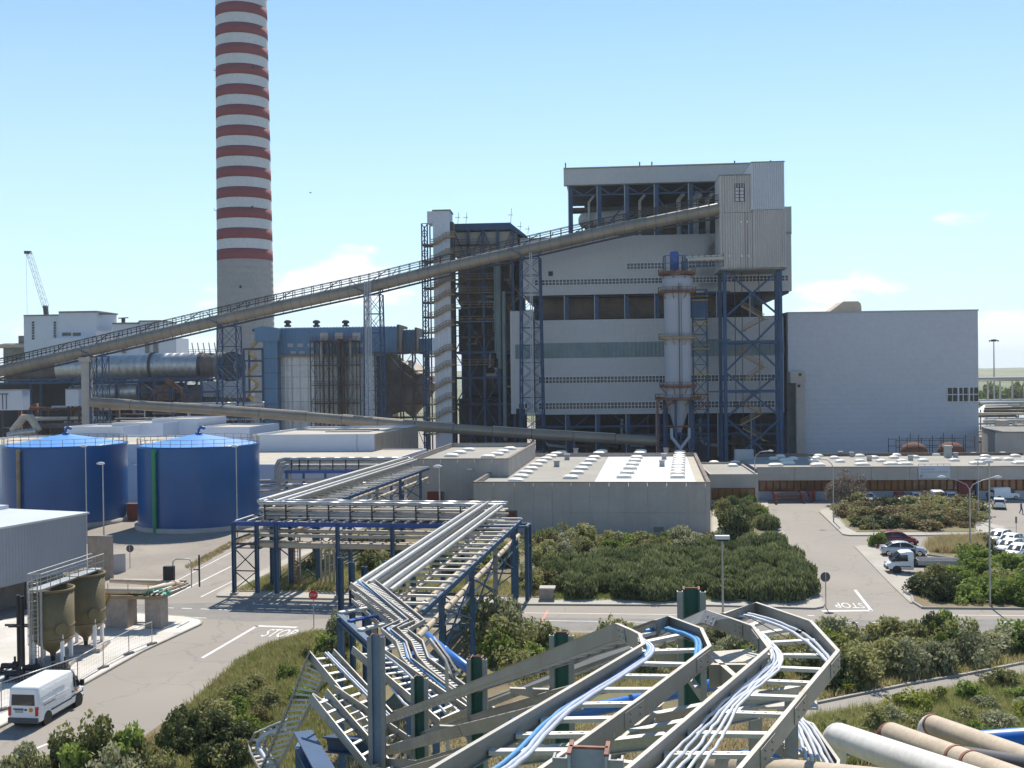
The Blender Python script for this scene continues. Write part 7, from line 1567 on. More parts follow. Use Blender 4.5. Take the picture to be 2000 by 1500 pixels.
rL = [K2, (1377, 1190.5), (1425, 1207), (1467, 1222), (1498, 1264), (1406, 1342), (1314, 1420), (1222, 1497), (1150, 1557)]
rR = [K2R, (1416, 1198), (1478, 1175.5), (1587, 1212), (1641, 1270), (1576, 1348), (1516, 1421), (1451, 1498), (1400, 1558)]
tR, rLp, rRp = tray('galvanised ladder tray with five white cables and a wide rounded bend', rL, rR, slots=True)
PK, PKR = D(604, 1271, 24), D(653, 1267, 24.7)
tray('galvanised ladder tray with two blue-white cables beside the blue-grey post', [PK, K], [PKR, KR], sp=.3, h=.17)
tray('galvanised ladder tray with one pale cable between the two posts', [D(689, 1262, 25), K2], [D(745, 1263, 25.7), K2R], sp=.3, h=.17)
tray('steep galvanised ladder tray dropping from the peaked corner to the grass', [D(604, 1271, 23.9), D(560, 1382, 23.4), D(508, 1500, 23), D(480, 1565, 22.8)], [D(646, 1299, 23.9), D(606, 1378, 23.4), D(548, 1486, 23), D(512, 1550, 22.8)], sp=.13, rw=.04, h=.17)
tray('lower galvanised ladder tray half hidden under the sloping tray', [D(610, 1354, 22), D(757, 1456, 19), D(880, 1420, 15.2), D(1010, 1388, 12.5), D(1120, 1357, 10.6)], [D(655, 1338, 22.7), D(800, 1437, 19.7), D(930, 1393, 15.6), D(1085, 1345, 12.7), D(1180, 1320, 10.8)], sp=.4, h=.17)
tray('lowest galvanised ladder tray crossing under the sloping trays', [D(609, 1355, 20), D(725, 1500, 18), D(770, 1505, 17), D(880, 1473, 14.4), D(1000, 1440, 12)], [D(640, 1345, 20.6), D(760, 1480, 18.4), D(815, 1484, 17.3), D(925, 1450, 14.7), D(1050, 1415, 12.2)], sp=.4, h=.17)
tray('small curved galvanised tray bend low above the dry grass', [D(560, 1406, 24), D(546, 1411, 24), D(495, 1433, 24), D(484, 1452, 24), D(488, 1469, 23.6), D(505, 1500, 23), D(525, 1540, 22.5)], [D(566, 1430, 24), D(545, 1434, 24), D(524, 1440, 24), D(517, 1451, 24), D(523, 1463, 23.6), D(540, 1490, 23), D(560, 1530, 22.5)], sp=.2, h=.12)
cable('pair of blue-white cables in the small curved tray bend', [D(556, 1422, 24), D(520, 1433, 24), D(505, 1452, 24), D(512, 1472, 23.6), D(535, 1510, 23)], .05, 'cable_pale')
tQ, qL, qR = tray('short galvanised tray stub with a bunch of hanging white cables', [G(1545, 1396, 17.7), G(1589, 1412, 17.7), G(1641, 1484, 17.7), G(1636, 1520, 17.7), G(1620, 1560, 17.7)], [G(1500, 1430, 17.7), G(1525, 1445, 17.7), G(1560, 1500, 17.7), G(1558, 1530, 17.7), G(1545, 1570, 17.7)], sp=.45)
tray('lower galvanised tray with a rusty side rail beneath the bends', [G(1292, 1370, 18.0), G(1212, 1438, 18.0), G(1110, 1520, 18.0)], [G(1392, 1392, 18.0), G(1330, 1455, 18.0), G(1250, 1530, 18.0)], sp=.5)
# cables lying in the trays: fractions across from the left rail
def lay(Lp, Rp, fr, i0, i1, dz=-.105): return [Lp[i].lerp(Rp[i], fr[k] if isinstance(fr, (list, tuple)) else fr) + V(0, 0, dz) for k, i in enumerate(range(i0, i1))]
CG = 'cables lying in the trays'
for k_, (fr, m, r) in enumerate((([.06, .05, .10, .34, .33, .30, .28], 'cable_blue', .018), ([.09, .08, .14, .42, .42, .36, .34], 'cable_pale', .017), ([.12, .13, .2, .48, .48, .42, .40], 'cable_pale', .018))):
    cable(['light blue thick cable along the long pale tray', 'pale grey thick cable beside the light blue one', 'outermost pale grey thick cable of the long tray'][k_], [mLp[3].lerp(mRp[3], .02 + .03 * k_) + V(0, 0, -.06)] + lay(mLp, mRp, fr[1:], 4, 9), r, m, .01)
for k_ in range(2): cable('blue cable curving round the outside of the tray bend', [mLp[1].lerp(mRp[1], .8 - .05 * k_) + V(0, 0, -.1), mLp[2].lerp(mRp[2], .86 - .06 * k_) + V(0, 0, -.1), mLp[3].lerp(mRp[3], .9 - .05 * k_) + V(0, 0, -.09), mLp[4].lerp(mRp[4], .82 - .05 * k_) + V(0, 0, -.1), mLp[4].lerp(mLp[5], .15).lerp(mRp[4].lerp(mRp[5], .15), .8) + V(0, 0, -.14)], .02, 'cable_blue', .008, 'blue cables in the tray bend')
for k_ in range(5):
    fr = [.06 + .04 * k_, .06 + .05 * k_, .10 + .085 * k_, .14 + .10 * k_, .18 + .11 * k_, .2 + .12 * k_]
    cable('white cable of the bundle fanning out along the rounded tray', [rLp[3].lerp(rRp[3], .02 + .02 * k_) + V(0, 0, -.05)] + lay(rLp, rRp, fr, 4, 9), .0115, 'cable_white' if k_ != 1 else 'cable_pale', .02, 'white cables in the rounded tray')
for k_ in range(2): cable('light cable following the outer side of the rounded bend', [rLp[1].lerp(rRp[1], .6) + V(0, 0, -.1), rLp[2].lerp(rRp[2], .7 - .1 * k_) + V(0, 0, -.08), rLp[3].lerp(rRp[3], .8 - .12 * k_) + V(0, 0, -.1), rLp[4].lerp(rRp[4], .88 - .06 * k_) + V(0, 0, -.1), rLp[4].lerp(rLp[5], .3).lerp(rRp[4].lerp(rRp[5], .3), .9) + V(0, 0, -.12)], .016, 'cable_white' if k_ else 'cable_pale', .012, 'light cables at the outer bend')
cable('thin dark wire hanging across the rounded tray bend', [rLp[2].lerp(rRp[2], .55) + V(0, 0, -.06), rLp[3].lerp(rRp[3], .5) + V(0, 0, -.11), rLp[4].lerp(rRp[4], .85) + V(0, 0, -.1)], .005, 'cabletie', 0)
for i, u in ((2, .72), (3, .8), (4, .88)):
    c = rLp[i].lerp(rRp[i], u) + V(0, 0, -.09); b = MB(); b.lathe(c, [(.035, -.012), (.045, 0), (.035, .012)], 10); tag(b.build('cable_tie', 'cabletie'), 'black cable tie clamping the light cables in the rounded bend', 'cable tie', 'cable ties')
for k_ in range(2): cable('blue-white cable lying along the ladder tray beside the post', [PK.lerp(PKR, .62 + .1 * k_) + V(0, 0, -.08), PK.lerp(K, .25).lerp(PKR.lerp(KR, .25), .68 + .1 * k_) + V(0, 0, -.09), PK.lerp(K, .55).lerp(PKR.lerp(KR, .55), .74 + .1 * k_) + V(0, 0, -.09), PK.lerp(K, .8).lerp(PKR.lerp(KR, .8), .78 + .1 * k_) + V(0, 0, -.09), K.lerp(KR, .8 + .1 * k_) + V(0, 0, -.09)], .03, 'cable_pale', .01, 'blue-white cables beside the post')
cable('single pale cable draped along the tray between the posts', [D(752, 1280, 25), D(790, 1310, 24.2), D(832, 1352, 23), D(870, 1392, 22.3)], .028, 'cable_pale')
cable('pale cable sagging over the rail edge between the posts', [D(752, 1325, 24), D(770, 1350, 23.4), D(790, 1374, 22.8), D(812, 1390, 22.4)], .028, 'cable_white')
for k_ in range(5): cable('white cable drooping from the short tray stub', [qL[0].lerp(qR[0], .2) + V(0, 0, .05), qL[1].lerp(qR[1], .15 + .09 * k_) + V(0, 0, .0), qL[2].lerp(qR[2], .1 + .16 * k_) + V(0, 0, -.08), qL[3].lerp(qR[3], .12 + .18 * k_) + V(0, 0, -.1), qL[4].lerp(qR[4], .12 + .18 * k_) + V(0, 0, -.1)], .018, 'cable_white' if k_ % 2 else 'cable_pale', .02, 'white cables in the tray stub')
# ------------------------------------------------------------------ posts carrying the trays
def post(px, yt, Y, wt, label, kind='green', arms=()):
    c = D(px, yt, Y); zt = c.z; c.z = 0; t = thing('tray_post', label, 'post', c, 'steel posts carrying the trays'); w = wt * (.52 if kind != 'blue' else .5); cw = wt * .21
    e1, e2 = E1, E2; b = MB(); hm = {'green': 'greensteel', 'blue': 'postblue', 'rust': 'paintgrey'}[kind]
    b.obox(c - e1 * w / 2, e1 * w, e2 * .012, EZ * zt); b.build('web', hm, t)
    for s in (-1, 1): b = MB(); b.obox(c + e1 * (s * w / 2 - .007) - e2 * w * .5, e1 * .014, e2 * w, EZ * zt); b.build('flange', hm, t)
    for s in (-1, 1):
        q = c + e1 * (s * (w / 2 + .008 + cw / 2)); sec = [(-cw / 2, -.04), (cw / 2, -.04), (cw / 2, .04), (cw / 2 - .012, .04), (cw / 2 - .012, -.028), (-cw / 2 + .012, -.028), (-cw / 2 + .012, .04), (-cw / 2, .04)]
        b = MB(); b.prism([q - e2 * (w * .5 - .045) + e1 * a + e2 * b_ for a, b_ in sec], EZ * (zt - .02)); b.build('strut_channel', 'postgrey', t)
    b = MB(); b.obox(c - e1 * (w / 2 + .004) - e2 * .004 + EZ * zt, e1 * (w + .008), e2 * .022, EZ * .012)
    for s in (-1, 1): b.obox(c + e1 * (s * w / 2 - .011) - e2 * (w * .5 + .004) + EZ * zt, e1 * .022, e2 * (w + .008), EZ * .012)
    b.build('rusty_top_edge', 'oxide', t)
    for z, L in arms:
        p = c + e1 * (-w / 2 - cw - .01) - e2 * (w * .4) + EZ * z; b = MB(); b.prism([p, p - e1 * L, p - e1 * L - EZ * .05, p - EZ * .16], e2 * .012); b.obox(p - e2 * .03, -e1 * L, e2 * .06, EZ * .01); b.build('bracket_arm', 'galvtray', t)
        b = MB(); b.obox(p + e1 * .01 - e2 * .05 - EZ * .2, e1 * -.012, e2 * .1, EZ * .24)
        for zz in (-.14, -.02): b.tube([p - e2 * .052 + EZ * zz, p - e2 * .075 + EZ * zz], .014, 6)
        b.build('bracket_plate', 'galv', t)
    return t
post(735, 1240, 18.4, .31, 'blue-grey steel post rising between the ladder trays', 'blue')
post(820, 1321, 18.9, .31, 'green steel post beside the blue-grey one, behind the sloping tray', 'green', ((14.4, .55), (13.7, .55)))
post(932, 1283, 16.0, .31, 'green steel post with brackets in the middle of the sloping tray', 'green', ((15.7, .55), (15.0, .55), (14.3, .55)))
post(1097, 1236, 13.3, .31, 'green steel post behind the upper end of the sloping tray', 'green', ((17.05, .5), (16.5, .5), (15.9, .5)))
post(1350, 1150, 11.5, .31, 'tallest green steel post between the two tray bends', 'green', ((18.0, .5), (17.3, .5)))
post(1150, 1463, 5.4, .36, 'near grey steel post with rusty top edges under the long tray', 'rust', ((18.7, .3),))
# brackets and struts below the bends
sb_t = thing('support_frame', 'galvanised bracket frame bolted below the two tray bends', 'frame', G(1400, 1330, 0) * 0 + V(1.6, 8.3, 0))
b = MB()
for p, q, hh in (((1395, 1290), (1440, 1330), .16), ((1440, 1330), (1400, 1345), .14), ((1385, 1300), (1460, 1300), .2), ((1370, 1345), (1345, 1310), .1)):
    a, c = G(*p, 18.45), G(*q, 18.45); d = (c - a).normalized(); n = V(-d.y, d.x, 0); b.obox(a - EZ * hh, c - a, n * .01, EZ * hh); b.obox(a, c - a, n * .05, EZ * .008)
b.build('bracket_plate', 'galvtray', sb_t)
b = MB(); 
for p, q in (((1230, 1440), (1480, 1390)), ((1280, 1405), (1560, 1350)), ((1000, 1480), (1300, 1445))): b.ibeam(G(*p, 18.38), G(*q, 18.38), .06, .1, .008)
b.build('cross_channel', 'galv', sb_t)
b = MB()
for p in ((1290, 1404), (1545, 1353), (1475, 1391)): a = G(*p, 18.33); b.beam(V(a.x, a.y, 0), a, .09)
b.build('strut', 'postgrey', sb_t)
b = MB(); b.obox(G(1395, 1300, 18.3), V(.5, .1, 0), V(-.05, .4, 0), V(0, 0, .02)); b.obox(G(1470, 1385, 18.1), V(.55, -.05, 0), V(.1, .5, 0), V(0, 0, .02)); b.build('base_plate', 'whitepad', sb_t)
bb = thing('blue_beam', 'dark blue steel beam crossed by tray shadows below the steep ladder tray', 'beam', V(D(592, 1440, 20).x, 20, 0))
b = MB(); a, c = D(592, 1443, 20), D(640, 1530, 17.5); b.ibeam(a, c, .34, .3, .03); b.build('beam', 'bluesteel', bb); b = MB(); b.beam(V(a.x, a.y, 0), a - V(0, 0, .1), .25); b.build('column', 'bluerack', bb)
b = MB(); a2_, c2_ = D(640, 1452, 20.5), D(735, 1460, 19.5); b.ibeam(a2_, c2_, .2, .3, .03); b.build('cross_beam', 'bluesteel', bb)
# ------------------------------------------------------------------ zigzag trays and their blue support
ZZ_ = 10.15
def zt_(pts, z): return [G(x, y, z) for x, y in pts]
zaL = [(684, 1137), (780, 1209), (743.5, 1226), (773, 1252), (784, 1283), (802, 1303), (850, 1345), (905, 1400)]; zaR = [(707.5, 1133), (799, 1209), (764, 1227), (795, 1252), (805.6, 1285), (831, 1304), (890, 1349), (950, 1402)]
zbL = [(711, 1137), (810, 1210), (775, 1225), (803, 1252), (815, 1281), (836, 1304), (895, 1349), (955, 1402)]; zbR = [(733, 1131), (831, 1209), (797, 1228), (827, 1250), (838, 1283), (866, 1303), (925, 1347), (990, 1400)]
tray('zigzag cable tray with pale wires, nearer the stop sign', zt_(zaL, ZZ_), zt_(zaR, ZZ_), h=.2, t=.02, f=.07, sp=.36, rw=.12, joined=True, group='zigzag trays over the verge')
tray('zigzag cable tray beside the forward pipe rack', zt_(zbL, ZZ_), zt_(zbR, ZZ_), h=.2, t=.02, f=.07, sp=.36, rw=.12, joined=True, group='zigzag trays over the verge')
for k_, z in enumerate((9.45, 8.8)): 
    o1 = [(686 - 2 * k_, 1150 + 12 * k_), (786 - 12 * k_, 1223 + 14 * k_)]
    tray(['upper straight tray tucked under the zigzag trays', 'lowest straight tray tucked under the zigzag trays'][k_], zt_([(686, 1152 + 17 * k_), (772 - 8 * k_, 1222 + 14 * k_)], z), zt_([(708, 1148 + 17 * k_), (792 - 8 * k_, 1220 + 14 * k_)], z), h=.2, t=.02, f=.07, sp=.4, rw=.12, joined=True, group='straight trays under the zigzag trays')
for k_ in range(3): cable('thin pale wire running along the zigzag tray', [G(zaL[i][0] + (zaR[i][0] - zaL[i][0]) * (.55 + .1 * k_), zaL[i][1] + (zaR[i][1] - zaL[i][1]) * (.55 + .1 * k_), ZZ_ - .12) for i in range(7)], .035, 'cable_pale' if k_ else 'cable_blue', .03, 'pale wires in the zigzag tray', 5)
tray('small rusty ladder tray beside the blue pipe', [D(838, 1246, 36), D(868, 1287, 33), D(880, 1318, 32)], [D(850, 1245, 36), D(878, 1282, 33), D(893, 1308, 32)], h=.2, t=.02, f=.06, sp=.35, rw=.12, joined=True, group='zigzag trays over the verge')
sf = thing('blue_support_frame', 'blue steel frame with pale top plates holding the zigzag trays', 'frame', G(690, 1320))
cols = [G(668, 1320), G(690, 1335), G(715, 1345), G(760, 1330)]
for c, z in zip(cols, (8.3, 8.3, 8.2, 8.3)): b = MB(); b.ibeam(V(c.x, c.y, 0), V(c.x, c.y, z), .35, .35, .05, E1); b.build('column', 'bluerack', sf)
gA, gB = G(664, 1206, 8.6), G(800, 1330, 8.6); gC, gD = G(720, 1196, 8.6), G(850, 1300, 8.6)
for a, c in ((gA, gB), (gC, gD)): b = MB(); b.ibeam(a, c, .3, .4, .05); b.build('girder', 'bluerack', sf)
for i in range(7): u = i / 6; a, c = gA.lerp(gB, u), gC.lerp(gD, u); b = MB(); b.beam(a + V(0, 0, .25), c + V(0, 0, .25), .35, .1); b.build('cross_plate', 'galv_lit' if i % 2 == 0 else 'bluebright', sf)
for a in (gA, gB, gC, gD): b = MB(); b.beam(V(a.x, a.y, 0), a, .3); b.build('column', 'bluerack', sf)
b = MB(); b.tube([D(835, 1240, 40), D(872, 1272, 36.5), D(934, 1322, 32), D(940, 1340, 32) - V(0, 0, .3)], .125, 12); b.build('run', 'pipeblue', None) if False else None
bp = thing('blue_water_pipe', 'bright blue pipe slanting down beside the zigzag trays', 'pipe', V(D(872, 1272, 35).x, 35, 0)); b.build('run', 'pipeblue', bp)
b = MB()
for u in (.15, .4, .65, .9): q = D(835, 1240, 40).lerp(D(934, 1322, 32), u); b.tube([q, q + V(.03, -.1, -.03)], .14, 12)
b.build('coupling', 'pipeblue', bp); b = MB(); q = D(872, 1272, 36.5); b.beam(V(q.x, q.y, 0), q - V(0, 0, .12), .12); b.build('stand', 'galv', bp)
# ------------------------------------------------------------------ beige and white pipes at lower right
def fat(label, pts, r, m, elbow=None, ring=(), m2='oxide', nm='insulated_pipe'):
    pts = [D(*p) for p in pts]; t = thing(nm, label, 'pipe', V(pts[-1].x, pts[-1].y, 0)); a, c = pts[0], pts[1]; d = (c - a).normalized(); dn = V(0, 0, -1)
    arc = []; R = r * 1.7
    if elbow:
        for k_ in range(9): th = math.pi / 2 * k_ / 8; arc.append(a - d * (R * math.sin(th)) + V(0, 0, -R * (1 - math.cos(th))))
        b = MB(); b.tube(arc[::-1], r, 20); b.build('elbow', elbow, t); e = arc[-1]; b = MB(); b.tube([V(e.x, e.y, 0), e], r, 16); b.build('downpipe', m, t)
    b = MB(); b.tube([a, c], r, 24); b.build('run', m, t)
    for u in ring: q = a.lerp(c, u); b = MB(); b.tube([q, q + d * .05], r * 1.06, 24); b.build('band', m2, t)
    return t, a, c, d
t, a, c, d = fat('white insulated pipe with torn metal jacket at lower right', [(1640, 1438, 11.6), (2060, 1590, 7.2)], .142, 'pipewhite', 'pipewhite')
n_ = d.cross(EZ).normalized(); up = n_.cross(d); b = MB()
for i in range(8):
    u0, u1 = .08 + i * .05, .08 + (i + 1) * .05; w0, w1 = .05 + .03 * math.sin(i * 1.7), .05 + .03 * math.sin((i + 1) * 1.7); p, q = a.lerp(c, u0), a.lerp(c, u1); s0_, s1_ = -n_ * .10 + up * .104, -n_ * .10 + up * .104
    b.add([p + s0_ - n_ * .006, q + s1_ - n_ * .006, q + s1_ - n_ * w1 * .8 - up * w1 * 1.3, p + s0_ - n_ * w0 * .8 - up * w0 * 1.3], [(0, 1, 2, 3), (3, 2, 1, 0)])
b.build('loose_jacket', 'alu', t)
fat('tan pipe with dark red elbow and two bands at lower right', [(1742, 1433, 12), (2080, 1562, 8.4)], .125, 'pipebeige', 'oxide', (.46, .55))
fat('tan pipe with pale elbow and red collar behind the banded pipe', [(1822, 1416, 12.6), (2080, 1512, 9.4)], .12, 'pipebeige', 'pipewhite', (0,))
b = MB(); b.tube([D(1915, 1452, 14.5), D(2090, 1440, 14)], .17, 18); tag(b.build('blue_pipe', 'pipeblue'), 'bright blue pipe behind the tan pipes at lower right', 'pipe')
b = MB(); b.tube([D(1880, 1473, 10.8), D(2080, 1505, 9.5)], .08, 14); tag(b.build('dark_pipe', 'signback'), 'slim dark grey pipe between the two tan pipes', 'pipe')
b = MB(); b.tube([D(1400, 1477, 12.3), D(1760, 1462, 12.8)], .055, 14); tag(b.build('blue_hose', 'pipeblue'), 'blue pipe passing beneath the white cable bunch', 'pipe')
b = MB(); b.tube([D(1000, 1418, 10.4), D(1440, 1328, 13)], .075, 14); tag(b.build('blue_pipe', 'pipeblue'), 'blue pipe glimpsed through the rungs of the long tray', 'pipe')
b = MB(); b.tube([D(1380, 1505, 8), D(1800, 1552, 6.8)], .14, 14); tag(b.build('tan_pipe', 'pipebeige'), 'tan pipe glimpsed below the rounded tray', 'pipe')
pr_ = thing('pipe_trestle', 'steel trestle holding the tan pipes at the lower right corner', 'frame', V(D(1900, 1500, 10.5).x, 10.5, 0))
b = MB(); a, c = D(1820, 1520, 9.6), D(2080, 1500, 11.5); b.beam(a - V(0, 0, .1), c - V(0, 0, .1), .12, .16); b.build('cross_beam', 'bluerack', pr_)
for q in (a, c): b = MB(); b.beam(V(q.x, q.y, 0), q - V(0, 0, .18), .14); b.build('leg', 'bluerack', pr_)
# ================================================================== vegetation
def np_mesh(name, quads, m):
    "quads: (n,4,3) or (n,3,3) array of loose faces"
    n, k = quads.shape[:2]; me = bpy.data.meshes.new(name); me.vertices.add(n * k); me.vertices.foreach_set('co', quads.reshape(-1).astype(np.float32))
    me.loops.add(n * k); me.loops.foreach_set('vertex_index', np.arange(n * k, dtype=np.int32)); me.polygons.add(n)
    me.polygons.foreach_set('loop_start', np.arange(0, n * k, k, dtype=np.int32)); me.polygons.foreach_set('loop_total', np.full(n, k, dtype=np.int32))
    me.materials.append(MT[m]); me.update(calc_edges=True); return me
def unitv(a): return a / np.maximum(np.linalg.norm(a, axis=-1, keepdims=True), 1e-9)
def leaves(centers, size, aspect=.55, up=.3, out=None):
    n = len(centers); nrm = RNG.normal(size=(n, 3)) + np.array([0, 0, up]); 
    if out is not None: nrm += out * .8
    nrm = unitv(nrm); t = unitv(np.cross(nrm, RNG.normal(size=(n, 3)))); b_ = np.cross(nrm, t); s = size * RNG.uniform(.6, 1.3, (n, 1))
    return np.stack([centers - t * s, centers - b_ * s * aspect, centers + t * s, centers + b_ * s * aspect], axis=1)
def dome(nc, nl, leaf, crad=.34, hz=1.0, low=.05, rough=.25):
    c = unitv(RNG.normal(size=(nc, 3))); c[:, 2] = np.abs(c[:, 2]); r = RNG.uniform(.45, .82, (nc, 1)) * (1 + RNG.normal(size=(nc, 1)) * rough * .5); c = c * r; c[:, 2] = c[:, 2] * hz + low
    q = []
    for p in c:
        d = unitv(RNG.normal(size=(nl, 3))); rad = crad * RNG.uniform(.5, 1.25) * RNG.uniform(.45, 1, (nl, 1)) ** .5; pos = p + d * rad * np.array([1, 1, .8]); q.append(leaves(pos, leaf, out=d))
    q = np.concatenate(q); q[:, :, 2] = np.maximum(q[:, :, 2], .0); return q
def sprays(n, h, leaf, spread=.9):
    "upright needle sprays"
    base = RNG.uniform(-1, 1, (n * 2, 2)); base = base[np.hypot(*base.T) < 1][:n]; n = len(base); hh = h * (1 - .35 * np.hypot(*base.T) ** 2) * RNG.uniform(.75, 1.1, n); q = []
    for k_ in range(14):
        t = RNG.uniform(.1, 1, n); pos = np.stack([base[:, 0] * spread + RNG.normal(size=n) * .07, base[:, 1] * spread + RNG.normal(size=n) * .07, hh * t], 1)
        ax = unitv(np.stack([RNG.normal(size=n) * .35, RNG.normal(size=n) * .35, np.ones(n)], 1)); sd_ = unitv(np.cross(ax, RNG.normal(size=(n, 3)))); s = leaf * RNG.uniform(.7, 1.4, (n, 1))
        q.append(np.stack([pos - ax * s, pos + sd_ * s * .28, pos + ax * s * 1.3, pos - sd_ * s * .28], 1))
    return np.concatenate(q)
def stems(n, h, r, spread):
    b = MB()
    for i in range(n):
        a = random.uniform(0, 6.28); e = V(math.cos(a) * spread * random.uniform(.4, 1), math.sin(a) * spread * random.uniform(.4, 1), h * random.uniform(.7, 1)); b.tube([V(0, 0, -.1), e * .5 + V(0, 0, h * .1), e], [r, r * .7, r * .3], 5)
    me = bpy.data.meshes.new('stem'); me.from_pydata(b.v, [], b.f); me.materials.append(MT['bark']); return me
PROTO = {}
for m in ('leaf_olive', 'leaf_green', 'leaf_grey', 'leaf_bronze', 'leaf_yellow', 'leaf_brown'):
    PROTO[m] = [np_mesh('foliage', dome(26, 95, .085, .36, 1.0), m) for _ in range(2)] + [np_mesh('foliage', dome(15, 120, .075, .42, .85, rough=.6), m)]
PROTO['leaf_dark'] = [np_mesh('foliage', sprays(260, 1.15, .12), 'leaf_dark') for _ in range(2)]
PROTO['dark_dome'] = [np_mesh('foliage', dome(28, 110, .075, .34, 1.0), 'leaf_deep')]
STEM = stems(6, .8, .045, .55)
def pip(x, y, poly):
    c = False; j = len(poly) - 1
    for i in range(len(poly)):
        if (poly[i][1] > y) != (poly[j][1] > y) and x < (poly[j][0] - poly[i][0]) * (y - poly[i][1]) / (poly[j][1] - poly[i][1]) + poly[i][0]: c = not c
        j = i
    return c
def scatter(poly_px, n, gap, tries=60):
    P = [G(x, y) for x, y in poly_px]; P = [(p.x, p.y) for p in P]; xs = [p[0] for p in P]; ys = [p[1] for p in P]; out = []
    for _ in range(n * tries):
        x, y = random.uniform(min(xs), max(xs)), random.uniform(min(ys), max(ys))
        if pip(x, y, P) and all((x - a) ** 2 + (y - b_) ** 2 > gap * gap for a, b_ in out): out.append((x, y))
        if len(out) >= n: break
    return out
def shrub(x, y, z, kind, sx_, sz_, label, group, name='shrub'):
    t = thing(name, label, 'shrub', (x, y, z), group); me = random.choice(PROTO[kind])
    o = bpy.data.objects.new('foliage', me); S.collection.objects.link(o); o.parent = t; s = bpy.data.objects.new('stem', STEM); S.collection.objects.link(s); s.parent = t
    t.rotation_euler = (0, 0, random.uniform(0, 6.28)); t.scale = (sx_ * random.uniform(.9, 1.12), sx_ * random.uniform(.9, 1.12), sz_); return t
def bed(poly, n, gap, kinds, r, h, label, group, z=.2):
    for x, y in scatter(poly, n, gap): k_ = random.choice(kinds); shrub(x, y, z, k_, random.uniform(*r), random.uniform(*h), label if isinstance(label, str) else label[k_], group)
hg = 'evergreen shrubs of the dark hedge block'
bed([(1088, 1172), (1075, 1120), (1140, 1108), (1240, 1098), (1400, 1085), (1520, 1074), (1545, 1095), (1574, 1155), (1572, 1176), (1380, 1171)], 74, 2.05, ['leaf_dark'], (1.5, 1.95), (1.35, 1.8), 'dense dark evergreen shrub in the hedge block beside the road', hg)
mg = 'mixed shrubs before the panel warehouse'
L1 = {'leaf_olive': 'olive green shrub in the mixed bed before the panel warehouse', 'leaf_green': 'fresh green shrub in the mixed bed before the panel warehouse', 'leaf_grey': 'silvery grey-green shrub in the mixed bed before the panel warehouse', 'leaf_bronze': 'bronze-tinted shrub in the mixed bed before the panel warehouse', 'leaf_yellow': 'yellow-green shrub in the mixed bed before the panel warehouse'}
bed([(1030, 1066), (1180, 1060), (1390, 1062), (1480, 1072), (1400, 1088), (1240, 1098), (1130, 1110), (1070, 1125), (1065, 1165), (1035, 1165)], 38, 2.1, ['leaf_olive', 'leaf_green', 'leaf_grey', 'leaf_olive', 'leaf_bronze', 'leaf_grey'], (1.3, 2.1), (1.6, 2.5), L1, mg)
ug = 'shrubs growing under the pipe racks'
bed([(585, 1140), (640, 1085), (760, 1035), (900, 1020), (1000, 1050), (1000, 1150), (900, 1165), (700, 1150)], 22, 2.2, ['leaf_olive', 'dark_dome', 'leaf_green', 'dark_dome'], (1.3, 2.0), (1.5, 2.4), {'leaf_olive': 'olive green shrub growing under the pipe racks', 'dark_dome': 'dark green bushy shrub growing under the pipe racks', 'leaf_green': 'fresh green shrub growing under the pipe racks'}, ug)
bed([(1412, 1040), (1410, 992), (1478, 990), (1505, 1036)], 13, 1.9, ['leaf_green', 'leaf_olive', 'leaf_dark'], (1.3, 1.8), (1.5, 2.2), {'leaf_green': 'green shrub in the small bed by the office wing', 'leaf_olive': 'olive shrub in the small bed by the office wing', 'leaf_dark': 'dark upright shrub in the small bed by the office wing'}, 'shrubs by the office wing')
ig = 'shrubs of the island bed'
bed([(1632, 996), (1700, 990), (1895, 984), (1900, 1022), (1850, 1036), (1690, 1037), (1662, 1024)], 42, 2.4, ['leaf_bronze', 'leaf_olive', 'dark_dome', 'leaf_olive', 'leaf_bronze', 'leaf_brown', 'leaf_olive'], (2.1, 2.8), (1.35, 1.95), {'leaf_bronze': 'bronze-brown shrub in the island bed before the office', 'leaf_olive': 'olive green shrub in the island bed before the office', 'dark_dome': 'dark green shrub in the island bed before the office', 'leaf_brown': 'brownish dry shrub in the island bed before the office'}, ig)
pg = 'shrubs of the parking bed'
bed([(1800, 1168), (1800, 1147), (1870, 1136), (1895, 1108), (1930, 1100), (2100, 1160), (2100, 1184), (1830, 1182)], 32, 2.2, ['leaf_green', 'leaf_green', 'dark_dome', 'leaf_olive'], (1.4, 2.1), (1.7, 2.6), {'leaf_green': 'leafy green shrub in the parking bed beside the truck', 'dark_dome': 'dark green shrub in the parking bed beside the truck', 'leaf_olive': 'olive shrub in the parking bed beside the truck'}, pg, .16)
for x, y, k_, l in ((1930, 1068, 'leaf_olive', 'lone bush at the end of the white car row'), (1715, 1067, 'leaf_green', 'small green bush beside the red car'), (1888, 1032, 'leaf_brown', 'low brown bush on bare soil at the island corner')): p = G(x, y); shrub(p.x, p.y, .1, k_, 1.2, 1.7 if x != 1888 else .8, l, None)
vg = 'shrubs of the verge between road and path'; LV = {'leaf_olive': 'olive green shrub on the verge between road and path', 'leaf_green': 'fresh green shrub on the verge between road and path', 'leaf_grey': 'grey-green shrub on the verge between road and path', 'leaf_yellow': 'yellow-green shrub on the verge between road and path', 'dark_dome': 'dark green shrub on the verge between road and path'}
bed([(1600, 1262), (1760, 1258), (1900, 1262), (2060, 1262), (2060, 1280), (1900, 1305), (1760, 1325), (1640, 1345), (1600, 1352)], 36, 2.0, ['leaf_olive', 'leaf_green', 'leaf_grey', 'leaf_olive', 'dark_dome', 'leaf_grey'], (1.4, 2.1), (1.6, 2.7), LV, vg, .08)
